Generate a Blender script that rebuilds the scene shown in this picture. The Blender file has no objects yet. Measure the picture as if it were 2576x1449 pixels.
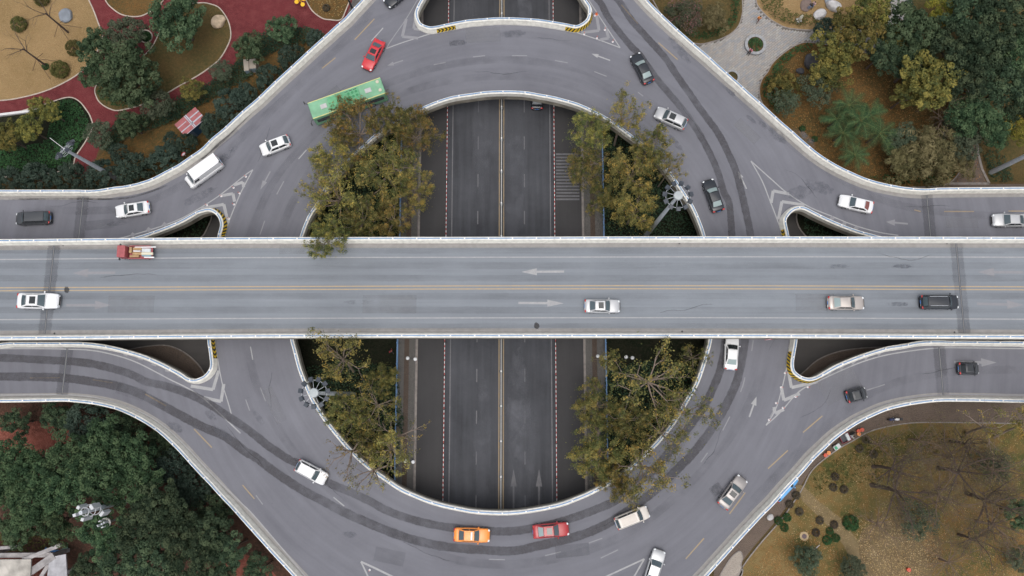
import bpy, bmesh, math, random
import numpy as np
from mathutils import Vector, Matrix
from mathutils.geometry import tessellate_polygon

# ------------------------------------------------------------------ camera, sky, sun, exposure
SC = bpy.context.scene
COL = SC.collection
H, F, TILT = 115.0, 2010.0, math.radians(8.0)      # flying height, focal length in picture units, tilt from straight down
cd = bpy.data.cameras.new("camera"); cam = bpy.data.objects.new("camera", cd); COL.objects.link(cam)
cam.location = (0, 0, H); cam.rotation_euler = (TILT, 0, 0)
cd.sensor_width = 36; cd.lens = 36 * F / 2576; cd.clip_end = 3000
SC.camera = cam
W = bpy.data.worlds.new("World"); SC.world = W; W.use_nodes = True
nt = W.node_tree; bg = nt.nodes["Background"]
sky = nt.nodes.new("ShaderNodeTexSky"); sky.sky_type = 'NISHITA'; sky.sun_disc = False
sky.sun_elevation = math.radians(78); sky.sun_rotation = math.radians(180); sky.dust_density = 6; sky.air_density = 1.0; sky.ozone_density = 1.0
hs = nt.nodes.new("ShaderNodeHueSaturation"); hs.inputs['Saturation'].default_value = 0.42
nt.links.new(sky.outputs[0], hs.inputs['Color']); nt.links.new(hs.outputs[0], bg.inputs[0])
bg.inputs[1].default_value = 0.15
sd = bpy.data.lights.new("sun", 'SUN'); sun = bpy.data.objects.new("sun", sd); COL.objects.link(sun)
sd.energy = 0.55; sd.angle = math.radians(60); sd.color = (1.0, 0.97, 0.93)
sun.rotation_euler = (math.radians(12), 0, 0); sun.location = (0, 0, 150)
SC.view_settings.view_transform = 'Standard'; SC.view_settings.look = 'None'
SC.view_settings.exposure = 0.08; SC.view_settings.gamma = 1.0
SC.cycles.adaptive_threshold = 0.02; SC.cycles.max_bounces = 6; SC.cycles.diffuse_bounces = 3; SC.cycles.glossy_bounces = 2; SC.cycles.transmission_bounces = 2; SC.cycles.transparent_max_bounces = 8

# ------------------------------------------------------------------ helpers
R = random.Random(11)
RN = np.random.default_rng(5)
CT, ST = math.cos(TILT), math.sin(TILT)
def P(x, y, z=0.0):
    """the point of the place at height z that the photograph shows at (x, y) of its 2576 x 1449 view"""
    u, v = x - 1288.0, 724.5 - y
    t = (H - z) / (F * CT - v * ST)
    return Vector((u * t, (v * CT + F * ST) * t, z))
def px2m(px, y, z=0.0):
    return px * (H - z) / (F * CT - (724.5 - y) * ST)
def PP(pts, z): return [P(x, y, z) for x, y in pts]
def smooth(pts, n=4, closed=False):
    """Catmull-Rom through 2-D or 3-D points"""
    pts = [Vector(p) for p in pts]; N = len(pts); out = []
    for i in range(N if closed else N - 1):
        p1, p2 = pts[i], pts[(i + 1) % N]
        p0 = pts[i - 1] if (closed or i > 0) else p1
        p3 = pts[(i + 2) % N] if (closed or i + 2 < N) else p2
        for k in range(n):
            t = k / n
            out.append(0.5 * ((2 * p1) + (p2 - p0) * t + (2 * p0 - 5 * p1 + 4 * p2 - p3) * t * t + (3 * p1 - p0 - 3 * p2 + p3) * t ** 3))
    if not closed: out.append(pts[-1])
    return out
def resample(pts, step):
    out = [pts[0].copy()]; acc = 0.0
    for a, b in zip(pts, pts[1:]):
        d = (b - a).length
        if d < 1e-9: continue
        t = step - acc
        while t <= d:
            out.append(a + (b - a) * (t / d)); t += step
        acc = (acc + d) % step
    return out
def inside(x, y, poly):
    c = False; j = len(poly) - 1
    for i in range(len(poly)):
        xi, yi = poly[i][0], poly[i][1]; xj, yj = poly[j][0], poly[j][1]
        if (yi > y) != (yj > y) and x < (xj - xi) * (y - yi) / (yj - yi) + xi: c = not c
        j = i
    return c
def tag(o, label=None, cat=None, group=None, kind=None):
    if label: o["label"] = label
    if cat: o["category"] = cat
    if group: o["group"] = group
    if kind: o["kind"] = kind
    return o
def empty(name, loc=(0, 0, 0), rz=0.0, label=None, cat=None, group=None):
    o = bpy.data.objects.new(name, None); COL.objects.link(o)
    o.location = loc; o.rotation_euler = (0, 0, rz); o.empty_display_size = 0.3
    return tag(o, label, cat, group)
def add(name, mesh, parent=None, loc=None, rot=None, scale=None, mat=None):
    o = bpy.data.objects.new(name, mesh); COL.objects.link(o)
    if parent: o.parent = parent
    if loc is not None: o.location = loc
    if rot is not None: o.rotation_euler = rot
    if scale is not None: o.scale = scale
    if mat is not None:
        o.material_slots[0].link = 'OBJECT'; o.material_slots[0].material = mat
    return o
class MB:
    """collects faces of one mesh"""
    def __init__(s): s.v = []; s.f = []; s.m = []
    def quad(s, a, b, c, d, m=0):
        n = len(s.v); s.v += [tuple(a), tuple(b), tuple(c), tuple(d)]; s.f.append((n, n + 1, n + 2, n + 3)); s.m.append(m)
    def poly(s, pts, m=0):
        n = len(s.v); s.v += [tuple(p) for p in pts]; s.f.append(tuple(range(n, n + len(pts)))); s.m.append(m)
    def box(s, x0, x1, y0, y1, z0, z1, m=0, mat=None, top=None):
        tx, ty = top or (1, 1); cx, cy = (x0 + x1) / 2, (y0 + y1) / 2
        V = [(x0, y0, z0), (x1, y0, z0), (x1, y1, z0), (x0, y1, z0)]
        V += [(cx + (x - cx) * tx, cy + (y - cy) * ty, z1) for x, y, _ in V]
        if mat is not None: V = [tuple(mat @ Vector(p)) for p in V]
        n = len(s.v); s.v += V
        for q in ((3, 2, 1, 0), (4, 5, 6, 7), (0, 1, 5, 4), (1, 2, 6, 5), (2, 3, 7, 6), (3, 0, 4, 7)):
            s.f.append(tuple(n + i for i in q)); s.m.append(m)
    def tube(s, pts, rad, n=6, m=0, cap=True):
        pts = [Vector(p) for p in pts]
        if not hasattr(rad, '__len__'): rad = [rad] * len(pts)
        base = len(s.v)
        for i, p in enumerate(pts):
            d = (pts[min(i + 1, len(pts) - 1)] - pts[max(i - 1, 0)])
            d = d.normalized() if d.length > 1e-9 else Vector((0, 0, 1))
            a = Vector((0, 0, 1)) if abs(d.z) < 0.9 else Vector((1, 0, 0))
            u = d.cross(a).normalized(); w = u.cross(d)
            for k in range(n):
                t = 2 * math.pi * k / n
                s.v.append(tuple(p + (u * math.cos(t) + w * math.sin(t)) * rad[i]))
        for i in range(len(pts) - 1):
            for k in range(n):
                k2 = (k + 1) % n; A = base + i * n; B = A + n
                s.f.append((A + k, B + k, B + k2, A + k2)); s.m.append(m)
        if cap:
            s.f.append(tuple(base + k for k in range(n))); s.m.append(m)
            e = base + (len(pts) - 1) * n
            s.f.append(tuple(e + k for k in reversed(range(n)))); s.m.append(m)
    def sphere(s, c, r, nu=10, nv=6, m=0):
        rx, ry, rz = r if hasattr(r, '__len__') else (r, r, r); n = len(s.v)
        for j in range(nv + 1):
            ph = math.pi * j / nv
            for i in range(nu):
                th = 2 * math.pi * i / nu
                s.v.append((c[0] + rx * math.sin(ph) * math.cos(th), c[1] + ry * math.sin(ph) * math.sin(th), c[2] + rz * math.cos(ph)))
        for j in range(nv):
            for i in range(nu):
                i2 = (i + 1) % nu
                s.f.append((n + j * nu + i, n + (j + 1) * nu + i, n + (j + 1) * nu + i2, n + j * nu + i2)); s.m.append(m)
    def patch(s, a, b, c, d, nu=4, nv=3, bulge=0.0, bow=0.0, m=0, out=None, sub=(0, 1, 0, 1), lift=0.0):
        """bilinear patch a-b (bottom) d-c (top); bulge pushes the middle along the normal"""
        a, b, c, d = map(Vector, (a, b, c, d)); nn = (b - a).cross(d - a).normalized()
        if out is not None and nn.dot(Vector(out)) < 0: nn = -nn
        base = len(s.v)
        for j in range(nv + 1):
            for i in range(nu + 1):
                u, v = sub[0] + (sub[1] - sub[0]) * i / nu, sub[2] + (sub[3] - sub[2]) * j / nv
                p = (a * (1 - u) + b * u) * (1 - v) + (d * (1 - u) + c * u) * v
                p = p + nn * (lift + bulge * 4 * u * (1 - u) * (0.4 + 0.6 * 4 * v * (1 - v)) + bow * 4 * u * (1 - u))
                s.v.append(tuple(p))
        for j in range(nv):
            for i in range(nu):
                q = base + j * (nu + 1) + i
                s.f.append((q, q + 1, q + nu + 2, q + nu + 1)); s.m.append(m)
    def strip(s, pts, width, z, m=0):
        """flat ribbon along 2-D/3-D points"""
        pts = [Vector((p[0], p[1])) for p in pts]; L = []; Rr = []
        ws = width if hasattr(width, '__len__') else [width] * len(pts)
        for i, p in enumerate(pts):
            d = (pts[min(i + 1, len(pts) - 1)] - pts[max(i - 1, 0)]).normalized(); nn = Vector((-d.y, d.x)) * ws[i] / 2
            L.append(p + nn); Rr.append(p - nn)
        n = len(s.v)
        for l, r in zip(L, Rr): s.v += [(r.x, r.y, z), (l.x, l.y, z)]
        for i in range(len(pts) - 1):
            s.f.append((n + 2 * i, n + 2 * i + 2, n + 2 * i + 3, n + 2 * i + 1)); s.m.append(m)
    def mesh(s, name, mats, smooth=False):
        me = bpy.data.meshes.new(name); me.from_pydata(s.v, [], s.f)
        for mt in (mats if isinstance(mats, (list, tuple)) else [mats]): me.materials.append(mt)
        if any(s.m): me.polygons.foreach_set("material_index", s.m)
        if smooth:
            me.polygons.foreach_set("use_smooth", [True] * len(me.polygons))
        me.update(); return me
    def build(s, name, mats, parent=None, smooth=False, **k):
        return add(name, s.mesh(name, mats, smooth), parent, **k)
def area2(p): return sum(p[i].x * p[(i + 1) % len(p)].y - p[(i + 1) % len(p)].x * p[i].y for i in range(len(p)))
def sheet(name, loops, z, mat, skirt=0.0, parent=None, skirtmat=None):
    """flat polygon (first loop) with holes, optional skirt downwards"""
    loops = [[Vector((p[0], p[1], 0)) for p in l] for l in loops]
    flat = [p for l in loops for p in l]
    tris = tessellate_polygon(loops)
    mb = MB(); mb.v = [(p.x, p.y, z) for p in flat]
    for t in tris:
        a, b, c = (flat[i] for i in t)
        mb.f.append(tuple(t) if (b - a).cross(c - a).z > 0 else (t[0], t[2], t[1])); mb.m.append(0)
    if skirt:
        n = len(flat); mb.v += [(p.x, p.y, z - skirt) for p in flat]; o = 0
        for f in list(mb.f): mb.f.append(tuple(n + i for i in reversed(f))); mb.m.append(1)
        for l in loops:
            k = len(l)
            for i in range(k):
                a, b = o + i, o + (i + 1) % k
                mb.f.append((a, a + n, b + n, b)); mb.m.append(1)
            o += k
    return mb.build(name, [mat, skirtmat or mat], parent)

# ------------------------------------------------------------------ materials
MATS = {}
def nodes(name):
    m = bpy.data.materials.new(name); m.use_nodes = True; t = m.node_tree
    return m, t, t.nodes["Principled BSDF"]
def mixc(t, fac, a, b, mode='MIX'):
    n = t.nodes.new("ShaderNodeMix"); n.data_type = 'RGBA'; n.blend_type = mode
    for s, v in ((n.inputs[0], fac), (n.inputs[6], a), (n.inputs[7], b)):
        if isinstance(v, (int, float)): s.default_value = v
        elif isinstance(v, (tuple, list)): s.default_value = (*v[:3], 1)
        else: t.links.new(v, s)
    return n.outputs[2]
def noise(t, scale, detail=4, vec=None, rough=0.55, lo=0.35, hi=0.65):
    n = t.nodes.new("ShaderNodeTexNoise"); n.inputs['Scale'].default_value = scale; n.inputs['Detail'].default_value = detail
    n.inputs['Roughness'].default_value = rough
    if vec is not None: t.links.new(vec, n.inputs['Vector'])
    r = t.nodes.new("ShaderNodeMapRange"); r.inputs[1].default_value = lo; r.inputs[2].default_value = hi
    t.links.new(n.outputs[0], r.inputs[0]); return r.outputs[0]
def pos(t, scale=(1, 1, 1), rot=0.0):
    g = t.nodes.new("ShaderNodeNewGeometry"); m = t.nodes.new("ShaderNodeMapping")
    m.inputs['Scale'].default_value = scale; m.inputs['Rotation'].default_value = (0, 0, rot)
    t.links.new(g.outputs['Position'], m.inputs[0]); return m.outputs[0]
def math2(t, op, a, b=None):
    n = t.nodes.new("ShaderNodeMath"); n.operation = op
    for i, v in enumerate((a, b)):
        if v is None: continue
        if isinstance(v, (int, float)): n.inputs[i].default_value = v
        else: t.links.new(v, n.inputs[i])
    return n.outputs[0]
def bump(t, b, h, strength=0.3, dist=0.02):
    n = t.nodes.new("ShaderNodeBump"); n.inputs['Strength'].default_value = strength; n.inputs['Distance'].default_value = dist
    t.links.new(h, n.inputs['Height']); t.links.new(n.outputs[0], b.inputs['Normal'])
def plain(name, col, rough=0.6, metal=0.0, var=0.0, vscale=3.0, coat=0.0, col2=None, spec=None):
    if name in MATS: return MATS[name]
    m, t, b = nodes(name)
    b.inputs['Roughness'].default_value = rough; b.inputs['Metallic'].default_value = metal; b.inputs['Coat Weight'].default_value = coat
    b.inputs['Coat Roughness'].default_value = 0.08
    if spec is not None: b.inputs['Specular IOR Level'].default_value = spec
    c2 = col2 or tuple(c * (1 - var) for c in col)
    if var or col2:
        c = mixc(t, noise(t, vscale, 6, pos(t)), c2, col); t.links.new(c, b.inputs['Base Color'])
    else: b.inputs['Base Color'].default_value = (*col, 1)
    MATS[name] = m; return m
CX, CY = P(1262, 748, 6).x, P(1262, 748, 6).y        # middle of the ring
def asphalt(name, col, dark, mode, streak=0.5, patchy=0.4, grain=0.35):
    m, t, b = nodes(name)
    if mode == 'polar':
        g = t.nodes.new("ShaderNodeNewGeometry"); s = t.nodes.new("ShaderNodeSeparateXYZ"); t.links.new(g.outputs['Position'], s.inputs[0])
        dx = math2(t, 'SUBTRACT', s.outputs[0], CX); dy = math2(t, 'SUBTRACT', s.outputs[1], CY)
        r = math2(t, 'SQRT', math2(t, 'ADD', math2(t, 'MULTIPLY', dx, dx), math2(t, 'MULTIPLY', dy, dy)))
        an = math2(t, 'ARCTAN2', dy, dx); c = t.nodes.new("ShaderNodeCombineXYZ")
        t.links.new(math2(t, 'MULTIPLY', r, 0.9), c.inputs[0]); t.links.new(math2(t, 'MULTIPLY', an, 2.2), c.inputs[1]); v = c.outputs[0]
    else:
        v = pos(t, (0.035, 1.1, 1) if mode == 'x' else (1.1, 0.05, 1))
    st = noise(t, 1.0, 4, v, 0.6, 0.3, 0.7)
    pa = noise(t, 0.09, 5, pos(t), 0.6, 0.35, 0.7)
    fi = noise(t, 3.2, 3, pos(t), 0.8, 0.25, 0.75)
    mot = noise(t, 0.5, 4, pos(t), 0.65, 0.3, 0.75)
    f = math2(t, 'ADD', math2(t, 'MULTIPLY', st, streak), math2(t, 'MULTIPLY', pa, patchy))
    f = math2(t, 'ADD', f, math2(t, 'ADD', math2(t, 'MULTIPLY', fi, grain * 0.55), math2(t, 'MULTIPLY', mot, grain * 0.45)))
    f = math2(t, 'DIVIDE', f, streak + patchy + grain)
    cc = mixc(t, f, dark, col)
    big = noise(t, 0.035, 6, pos(t), 0.68, 0.40, 0.62)
    cc = mixc(t, math2(t, 'MULTIPLY', big, 0.16), cc, tuple(c * 0.62 for c in dark))
    spk = noise(t, 1.9, 5, pos(t), 0.75, 0.62, 0.74)
    cc = mixc(t, math2(t, 'MULTIPLY', spk, 0.22), cc, tuple(c * 0.6 for c in dark))
    pal = noise(t, 5.5, 3, pos(t), 0.8, 0.60, 0.80)
    cc = mixc(t, math2(t, 'MULTIPLY', pal, 0.25), cc, tuple(min(1, c * 1.3) for c in col))
    t.links.new(cc, b.inputs['Base Color']); b.inputs['Roughness'].default_value = 0.82
    b.inputs['Specular IOR Level'].default_value = 0.3
    bump(t, b, noise(t, 25, 2, pos(t)), 0.25, 0.01)
    MATS[name] = m; return m
def soil(name, cols, s1=0.25, s2=2.5, rough=0.95, s3=9.0):
    m, t, b = nodes(name)
    c = mixc(t, noise(t, s1, 5, pos(t), 0.6, 0.38, 0.62), cols[0], cols[1])
    c = mixc(t, noise(t, s2, 5, pos(t), 0.7, 0.42, 0.68), c, cols[2])
    if len(cols) > 3: c = mixc(t, noise(t, s3, 3, pos(t), 0.7, 0.55, 0.68), c, cols[3])
    t.links.new(c, b.inputs['Base Color']); b.inputs['Roughness'].default_value = rough; b.inputs['Specular IOR Level'].default_value = 0.1
    bump(t, b, noise(t, 7, 4, pos(t)), 0.8, 0.08)
    MATS[name] = m; return m
def paint(name, col, wear, base, scale=1.3):
    """road paint worn through to the asphalt"""
    m, t, b = nodes(name)
    w = noise(t, scale, 7, pos(t), 0.72, 0.5 - wear * 0.5, 0.62 + (1 - wear) * 0.6)
    w2 = noise(t, 9, 3, pos(t), 0.7, 0.2, 0.6)
    c = mixc(t, math2(t, 'MULTIPLY', w2, math2(t, 'SUBTRACT', 1.0, w)), base, col)
    t.links.new(c, b.inputs['Base Color']); b.inputs['Roughness'].default_value = 0.7
    MATS[name] = m; return m
def stain(name, col, lo, hi, scale=0.9, strength=1.0, stretch=None):
    """a see-through stain: dark film over the surface under it, ragged by noise"""
    m, t, b = nodes(name); out = t.nodes["Material Output"]
    b.inputs['Base Color'].default_value = (*col, 1); b.inputs['Roughness'].default_value = 0.75
    tr = t.nodes.new("ShaderNodeBsdfTransparent"); mx = t.nodes.new("ShaderNodeMixShader")
    uvn = t.nodes.new("ShaderNodeAttribute"); uvn.attribute_name = "edge"
    f = noise(t, scale, 6, pos(t, stretch or (1, 1, 1)), 0.7, lo, hi)
    brk = noise(t, 0.13, 4, pos(t), 0.6, 0.36, 0.60); brk = math2(t, 'ADD', math2(t, 'MULTIPLY', brk, 0.6), 0.4)
    f = math2(t, 'MULTIPLY', math2(t, 'MULTIPLY', f, brk), strength)
    ed = math2(t, 'ADD', uvn.outputs['Fac'], math2(t, 'MULTIPLY', math2(t, 'SUBTRACT', noise(t, 2.2, 5, pos(t), 0.7, 0.3, 0.7), 0.5), 0.55)); edn = t.nodes.new("ShaderNodeMapRange"); edn.inputs[1].default_value = 0.3; edn.inputs[2].default_value = 0.85; t.links.new(ed, edn.inputs[0])
    f = math2(t, 'MULTIPLY', f, edn.outputs[0])
    t.links.new(f, mx.inputs[0]); t.links.new(tr.outputs[0], mx.inputs[1]); t.links.new(b.outputs[0], mx.inputs[2])
    t.links.new(mx.outputs[0], out.inputs[0]); MATS[name] = m; return m
LG = 1.3
def leafmat(name, cols, rnd=0.25):
    m, t, b = nodes(name); out = t.nodes["Material Output"]
    at = t.nodes.new("ShaderNodeAttribute"); at.attribute_name = "hue"
    cr = t.nodes.new("ShaderNodeValToRGB"); e = cr.color_ramp.elements
    while len(e) < len(cols): e.new(0.5)
    for i, c in enumerate(cols): e[i].position = i / (len(cols) - 1); e[i].color = (*[v * LG for v in c], 1)
    t.links.new(at.outputs['Fac'], cr.inputs[0])
    oi = t.nodes.new("ShaderNodeObjectInfo"); h = t.nodes.new("ShaderNodeHueSaturation")
    v = math2(t, 'ADD', math2(t, 'MULTIPLY', oi.outputs['Random'], rnd * 2), 1 - rnd); t.links.new(v, h.inputs['Value'])
    h.inputs['Saturation'].default_value = 0.95
    t.links.new(math2(t, 'ADD', math2(t, 'MULTIPLY', oi.outputs['Random'], 0.035), 0.4825), h.inputs['Hue'])
    t.links.new(cr.outputs[0], h.inputs['Color'])
    b.inputs['Roughness'].default_value = 0.7; b.inputs['Specular IOR Level'].default_value = 0.12
    t.links.new(h.outputs[0], b.inputs['Base Color'])
    tl = t.nodes.new("ShaderNodeBsdfTranslucent"); mx = t.nodes.new("ShaderNodeMixShader"); mx.inputs[0].default_value = 0.22
    t.links.new(h.outputs[0], tl.inputs[0]); t.links.new(b.outputs[0], mx.inputs[1]); t.links.new(tl.outputs[0], mx.inputs[2])
    t.links.new(mx.outputs[0], out.inputs[0]); MATS[name] = m; return m

M_DECK = asphalt('deck_asphalt', (0.268, 0.295, 0.325), (0.182, 0.200, 0.224), 'x', 0.75, 0.4, 0.3)
M_RING = asphalt('ring_asphalt', (0.212, 0.217, 0.246), (0.134, 0.136, 0.157), 'polar', 0.6, 0.5, 0.3)
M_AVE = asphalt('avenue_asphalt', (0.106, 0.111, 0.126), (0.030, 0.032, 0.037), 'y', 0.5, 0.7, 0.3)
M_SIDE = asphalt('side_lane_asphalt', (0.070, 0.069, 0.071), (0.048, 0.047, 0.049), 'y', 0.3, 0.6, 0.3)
M_LOWER = asphalt('lower_road_asphalt', (0.10, 0.095, 0.092), (0.06, 0.057, 0.056), 'x', 0.3, 0.7, 0.3)
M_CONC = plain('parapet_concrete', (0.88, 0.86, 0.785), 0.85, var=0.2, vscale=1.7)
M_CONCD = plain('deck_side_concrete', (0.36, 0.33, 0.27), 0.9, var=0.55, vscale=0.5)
M_GUT = plain('gutter_concrete', (0.295, 0.285, 0.275), 0.9, var=0.16, vscale=1.5)
M_BLUE = plain('blue_rail_paint', (0.13, 0.29, 0.55), 0.5)
M_WHITE = plain('white_paint', (0.82, 0.83, 0.84), 0.5)
M_YEL = plain('yellow_warning_paint', (0.78, 0.53, 0.02), 0.6, var=0.25, vscale=4)
M_BLK = plain('black_paint', (0.025, 0.026, 0.028), 0.6)
M_LINE = paint('white_line', (0.46, 0.46, 0.455), 0.68, (0.27, 0.275, 0.29))
M_LINEW = paint('worn_white_line', (0.31, 0.312, 0.325), 0.9, (0.225, 0.227, 0.245))
M_LINEY = paint('yellow_line', (0.56, 0.38, 0.16), 0.5, (0.30, 0.28, 0.25))
M_LINEYW = paint('worn_yellow_line', (0.42, 0.28, 0.10), 0.6, (0.24, 0.22, 0.20))
M_LINEA = paint('avenue_line', (0.20, 0.20, 0.21), 0.6, (0.09, 0.09, 0.10))
M_WET = stain('damp_track', (0.078, 0.076, 0.086), 0.05, 0.60, 0.8, 0.80)
M_PATCH = stain('dark_patch', (0.13, 0.138, 0.165), 0.38, 0.62, 1.0, 0.55)
M_OIL = stain('oil_spot', (0.05, 0.05, 0.052), 0.2, 0.4, 2.0, 0.9)
M_STEEL = plain('steel', (0.50, 0.53, 0.57), 0.4, 0.6)
M_GALV = plain('galvanised_pole', (0.62, 0.66, 0.71), 0.5, 0.2, var=0.2)
M_DARKM = plain('dark_metal', (0.055, 0.065, 0.08), 0.5)
M_RUB = plain('rubber', (0.02, 0.02, 0.021), 0.8)
M_KERB = plain('pale_kerb', (0.55, 0.47, 0.40), 0.85, var=0.25, vscale=2)
M_KERBG = plain('grey_kerb', (0.30, 0.27, 0.25), 0.9, var=0.3, vscale=2)
M_RED = soil('red_path', [(0.175, 0.038, 0.042), (0.135, 0.032, 0.035), (0.205, 0.056, 0.058), (0.12, 0.04, 0.038)], 0.12, 0.9, 0.9)
M_EARTH = soil('earth', [(0.12, 0.085, 0.042), (0.075, 0.065, 0.03), (0.16, 0.10, 0.045), (0.05, 0.06, 0.03)], 0.2, 1.8)
M_DRY = soil('dry_lawn', [(0.35, 0.235, 0.115), (0.245, 0.165, 0.075), (0.30, 0.205, 0.10), (0.42, 0.31, 0.17)], 0.18, 2.2)
M_MOSS = soil('mossy_lawn', [(0.12, 0.085, 0.036), (0.075, 0.075, 0.03), (0.155, 0.105, 0.045), (0.055, 0.055, 0.028)], 0.25, 2.5)
M_LEAFY = soil('leaf_litter_lawn', [(0.155, 0.098, 0.04), (0.08, 0.066, 0.028), (0.20, 0.105, 0.036), (0.055, 0.052, 0.024)], 0.16, 2.0)
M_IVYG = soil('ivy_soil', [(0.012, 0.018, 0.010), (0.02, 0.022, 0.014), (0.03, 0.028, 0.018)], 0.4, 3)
M_SELAWN = soil('mixed_lawn', [(0.25, 0.180, 0.080), (0.086, 0.092, 0.032), (0.225, 0.135, 0.052), (0.060, 0.078, 0.026)], 0.12, 0.8)
M_SAND = soil('bare_sand_path', [(0.23, 0.175, 0.095), (0.17, 0.13, 0.065), (0.25, 0.19, 0.11)], 0.3, 3)
M_REDSOIL = soil('red_soil', [(0.22, 0.075, 0.055), (0.15, 0.055, 0.04), (0.26, 0.10, 0.075)], 0.3, 2)
M_BRICK = soil('brown_pavement', [(0.165, 0.13, 0.108), (0.135, 0.108, 0.092), (0.19, 0.145, 0.115)], 0.5, 6)
M_PAVE = soil('grey_pavement', [(0.15, 0.145, 0.138), (0.125, 0.12, 0.115), (0.17, 0.162, 0.15)], 0.5, 5)
M_PAVEB = soil('brown_tactile_paving', [(0.12, 0.095, 0.078), (0.10, 0.08, 0.066), (0.14, 0.105, 0.085)], 0.5, 5)
M_JOINT = plain('paver_joint', (0.15, 0.135, 0.12), 0.95, var=0.2)
PAVERS = [plain('paver_%s' % k, c, 0.88, var=0.12, vscale=1.2) for k, c in
          (('grey', (0.33, 0.32, 0.31)), ('warm', (0.355, 0.33, 0.305)), ('cool', (0.30, 0.305, 0.315)), ('pale', (0.37, 0.36, 0.34)))]
M_BARK = plain('bark', (0.14, 0.105, 0.085), 0.95, var=0.4, vscale=6)
M_BARKP = plain('pale_bark', (0.36, 0.285, 0.235), 0.95, var=0.35, vscale=5)
M_BARKD = plain('dark_bark', (0.125, 0.09, 0.075), 0.95, var=0.4, vscale=5)
M_WOOD = plain('wooden_prop', (0.16, 0.10, 0.065), 0.9, var=0.3)
L_ROUND = leafmat('leaf_evergreen', [(0.020, 0.036, 0.026), (0.036, 0.058, 0.042), (0.062, 0.088, 0.066)], 0.18)
L_BROAD = leafmat('leaf_broad', [(0.022, 0.044, 0.022), (0.050, 0.084, 0.040), (0.094, 0.135, 0.068)], 0.2)
L_CANOPY = leafmat('leaf_canopy', [(0.018, 0.038, 0.018), (0.042, 0.078, 0.036), (0.090, 0.135, 0.062)], 0.22)
L_DARK = leafmat('leaf_dark', [(0.018, 0.033, 0.018), (0.038, 0.062, 0.034), (0.080, 0.110, 0.056)], 0.24)
L_OLIVE = leafmat('leaf_olive', [(0.055, 0.065, 0.022), (0.120, 0.115, 0.030), (0.215, 0.175, 0.042)], 0.2)
L_MIX = leafmat('leaf_turning', [(0.082, 0.090, 0.030), (0.19, 0.178, 0.055), (0.30, 0.245, 0.072), (0.43, 0.27, 0.05)], 0.25)
L_MIXG = leafmat('leaf_turning_green', [(0.062, 0.082, 0.028), (0.14, 0.15, 0.050), (0.24, 0.22, 0.068), (0.38, 0.27, 0.055)], 0.22)
L_GREY = leafmat('leaf_grey_green', [(0.042, 0.060, 0.036), (0.066, 0.088, 0.054), (0.10, 0.115, 0.072)], 0.15)
L_TAN = leafmat('leaf_tan', [(0.070, 0.066, 0.030), (0.135, 0.118, 0.052), (0.20, 0.170, 0.085)], 0.15)
L_LIME = leafmat('leaf_lime', [(0.07, 0.09, 0.018), (0.16, 0.16, 0.025), (0.30, 0.24, 0.03)], 0.1)
L_PALM = leafmat('leaf_palm', [(0.016, 0.040, 0.018), (0.036, 0.076, 0.030), (0.095, 0.135, 0.045)], 0.2)
L_IVY = leafmat('leaf_ivy', [(0.016, 0.045, 0.016), (0.030, 0.075, 0.026), (0.060, 0.120, 0.040)], 0.1)
L_HEDGE = leafmat('leaf_hedge', [(0.018, 0.038, 0.024), (0.032, 0.060, 0.032), (0.060, 0.098, 0.048)], 0.12)
L_PURPLE = leafmat('leaf_purple', [(0.052, 0.046, 0.034), (0.080, 0.066, 0.048), (0.12, 0.095, 0.066)], 0.15)
L_BALL = leafmat('leaf_box_ball', [(0.050, 0.055, 0.016), (0.080, 0.080, 0.024), (0.115, 0.105, 0.034)], 0.12)
L_FALL = leafmat('fallen_leaf', [(0.30, 0.20, 0.07), (0.40, 0.30, 0.14), (0.55, 0.47, 0.30)], 0.0)
L_FALLO = leafmat('fallen_orange_leaf', [(0.20, 0.10, 0.03), (0.30, 0.16, 0.045), (0.42, 0.27, 0.10)], 0.0)
L_PINK = leafmat('leaf_pinkish', [(0.035, 0.050, 0.030), (0.060, 0.075, 0.042), (0.085, 0.075, 0.050), (0.22, 0.10, 0.10)], 0.0)

# ------------------------------------------------------------------ lines read off the photograph (picture units)
A = [(-260,480),(-120,480),(0,480),(107,480),(183,480),(237,480),(283,473),(310,470),(347,462),(382,450),(415,433),(447,416),(475,397),(507,375),(533,349),(560,327),(587,302),(613,278),(644,252),(666,231),(691,207),(717,183),(742,160),(768,136),(793,113),(819,90),(844,67),(871,43),(889,23),(911,0),(948,-42),(982,-90),(1003,-140),(1012,-200),(1013,-300)]
B = [(1530,-300),(1532,-200),(1540,-140),(1560,-90),(1592,-42),(1628,0),(1656,29),(1681,53),(1706,76),(1731,98),(1757,121),(1783,143),(1808,166),(1834,189),(1860,212),(1886,236),(1913,259),(1939,283),(1965,307),(1992,330),(2019,354),(2047,378),(2076,399),(2108,418),(2141,434),(2176,449),(2211,460),(2248,468),(2285,474),(2329,477),(2365,475),(2442,474),(2576,473),(2700,473),(2840,473)]
C = [(-260,1008),(-120,1008),(0,1008),(83,1007),(157,1006),(187,1008),(225,1012),(262,1019),(298,1029),(338,1047),(370,1065),(400,1086),(428,1111),(454,1137),(479,1165),(504,1192),(529,1218),(554,1246),(580,1273),(605,1301),(630,1329),(656,1358),(681,1386),(707,1414),(734,1443),(762,1474),(798,1520),(824,1575),(832,1660)]
D = [(2840,1009),(2700,1009),(2576,1009),(2489,1007),(2409,1006),(2377,1006),(2344,1008),(2305,1013),(2267,1020),(2230,1030),(2199,1043),(2164,1060),(2132,1080),(2102,1102),(2075,1127),(2047,1154),(2022,1183),(1997,1210),(1971,1238),(1945,1268),(1917,1296),(1892,1323),(1866,1351),(1840,1380),(1814,1409),(1787,1439),(1755,1474),(1720,1520),(1692,1575),(1684,1660)]
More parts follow.
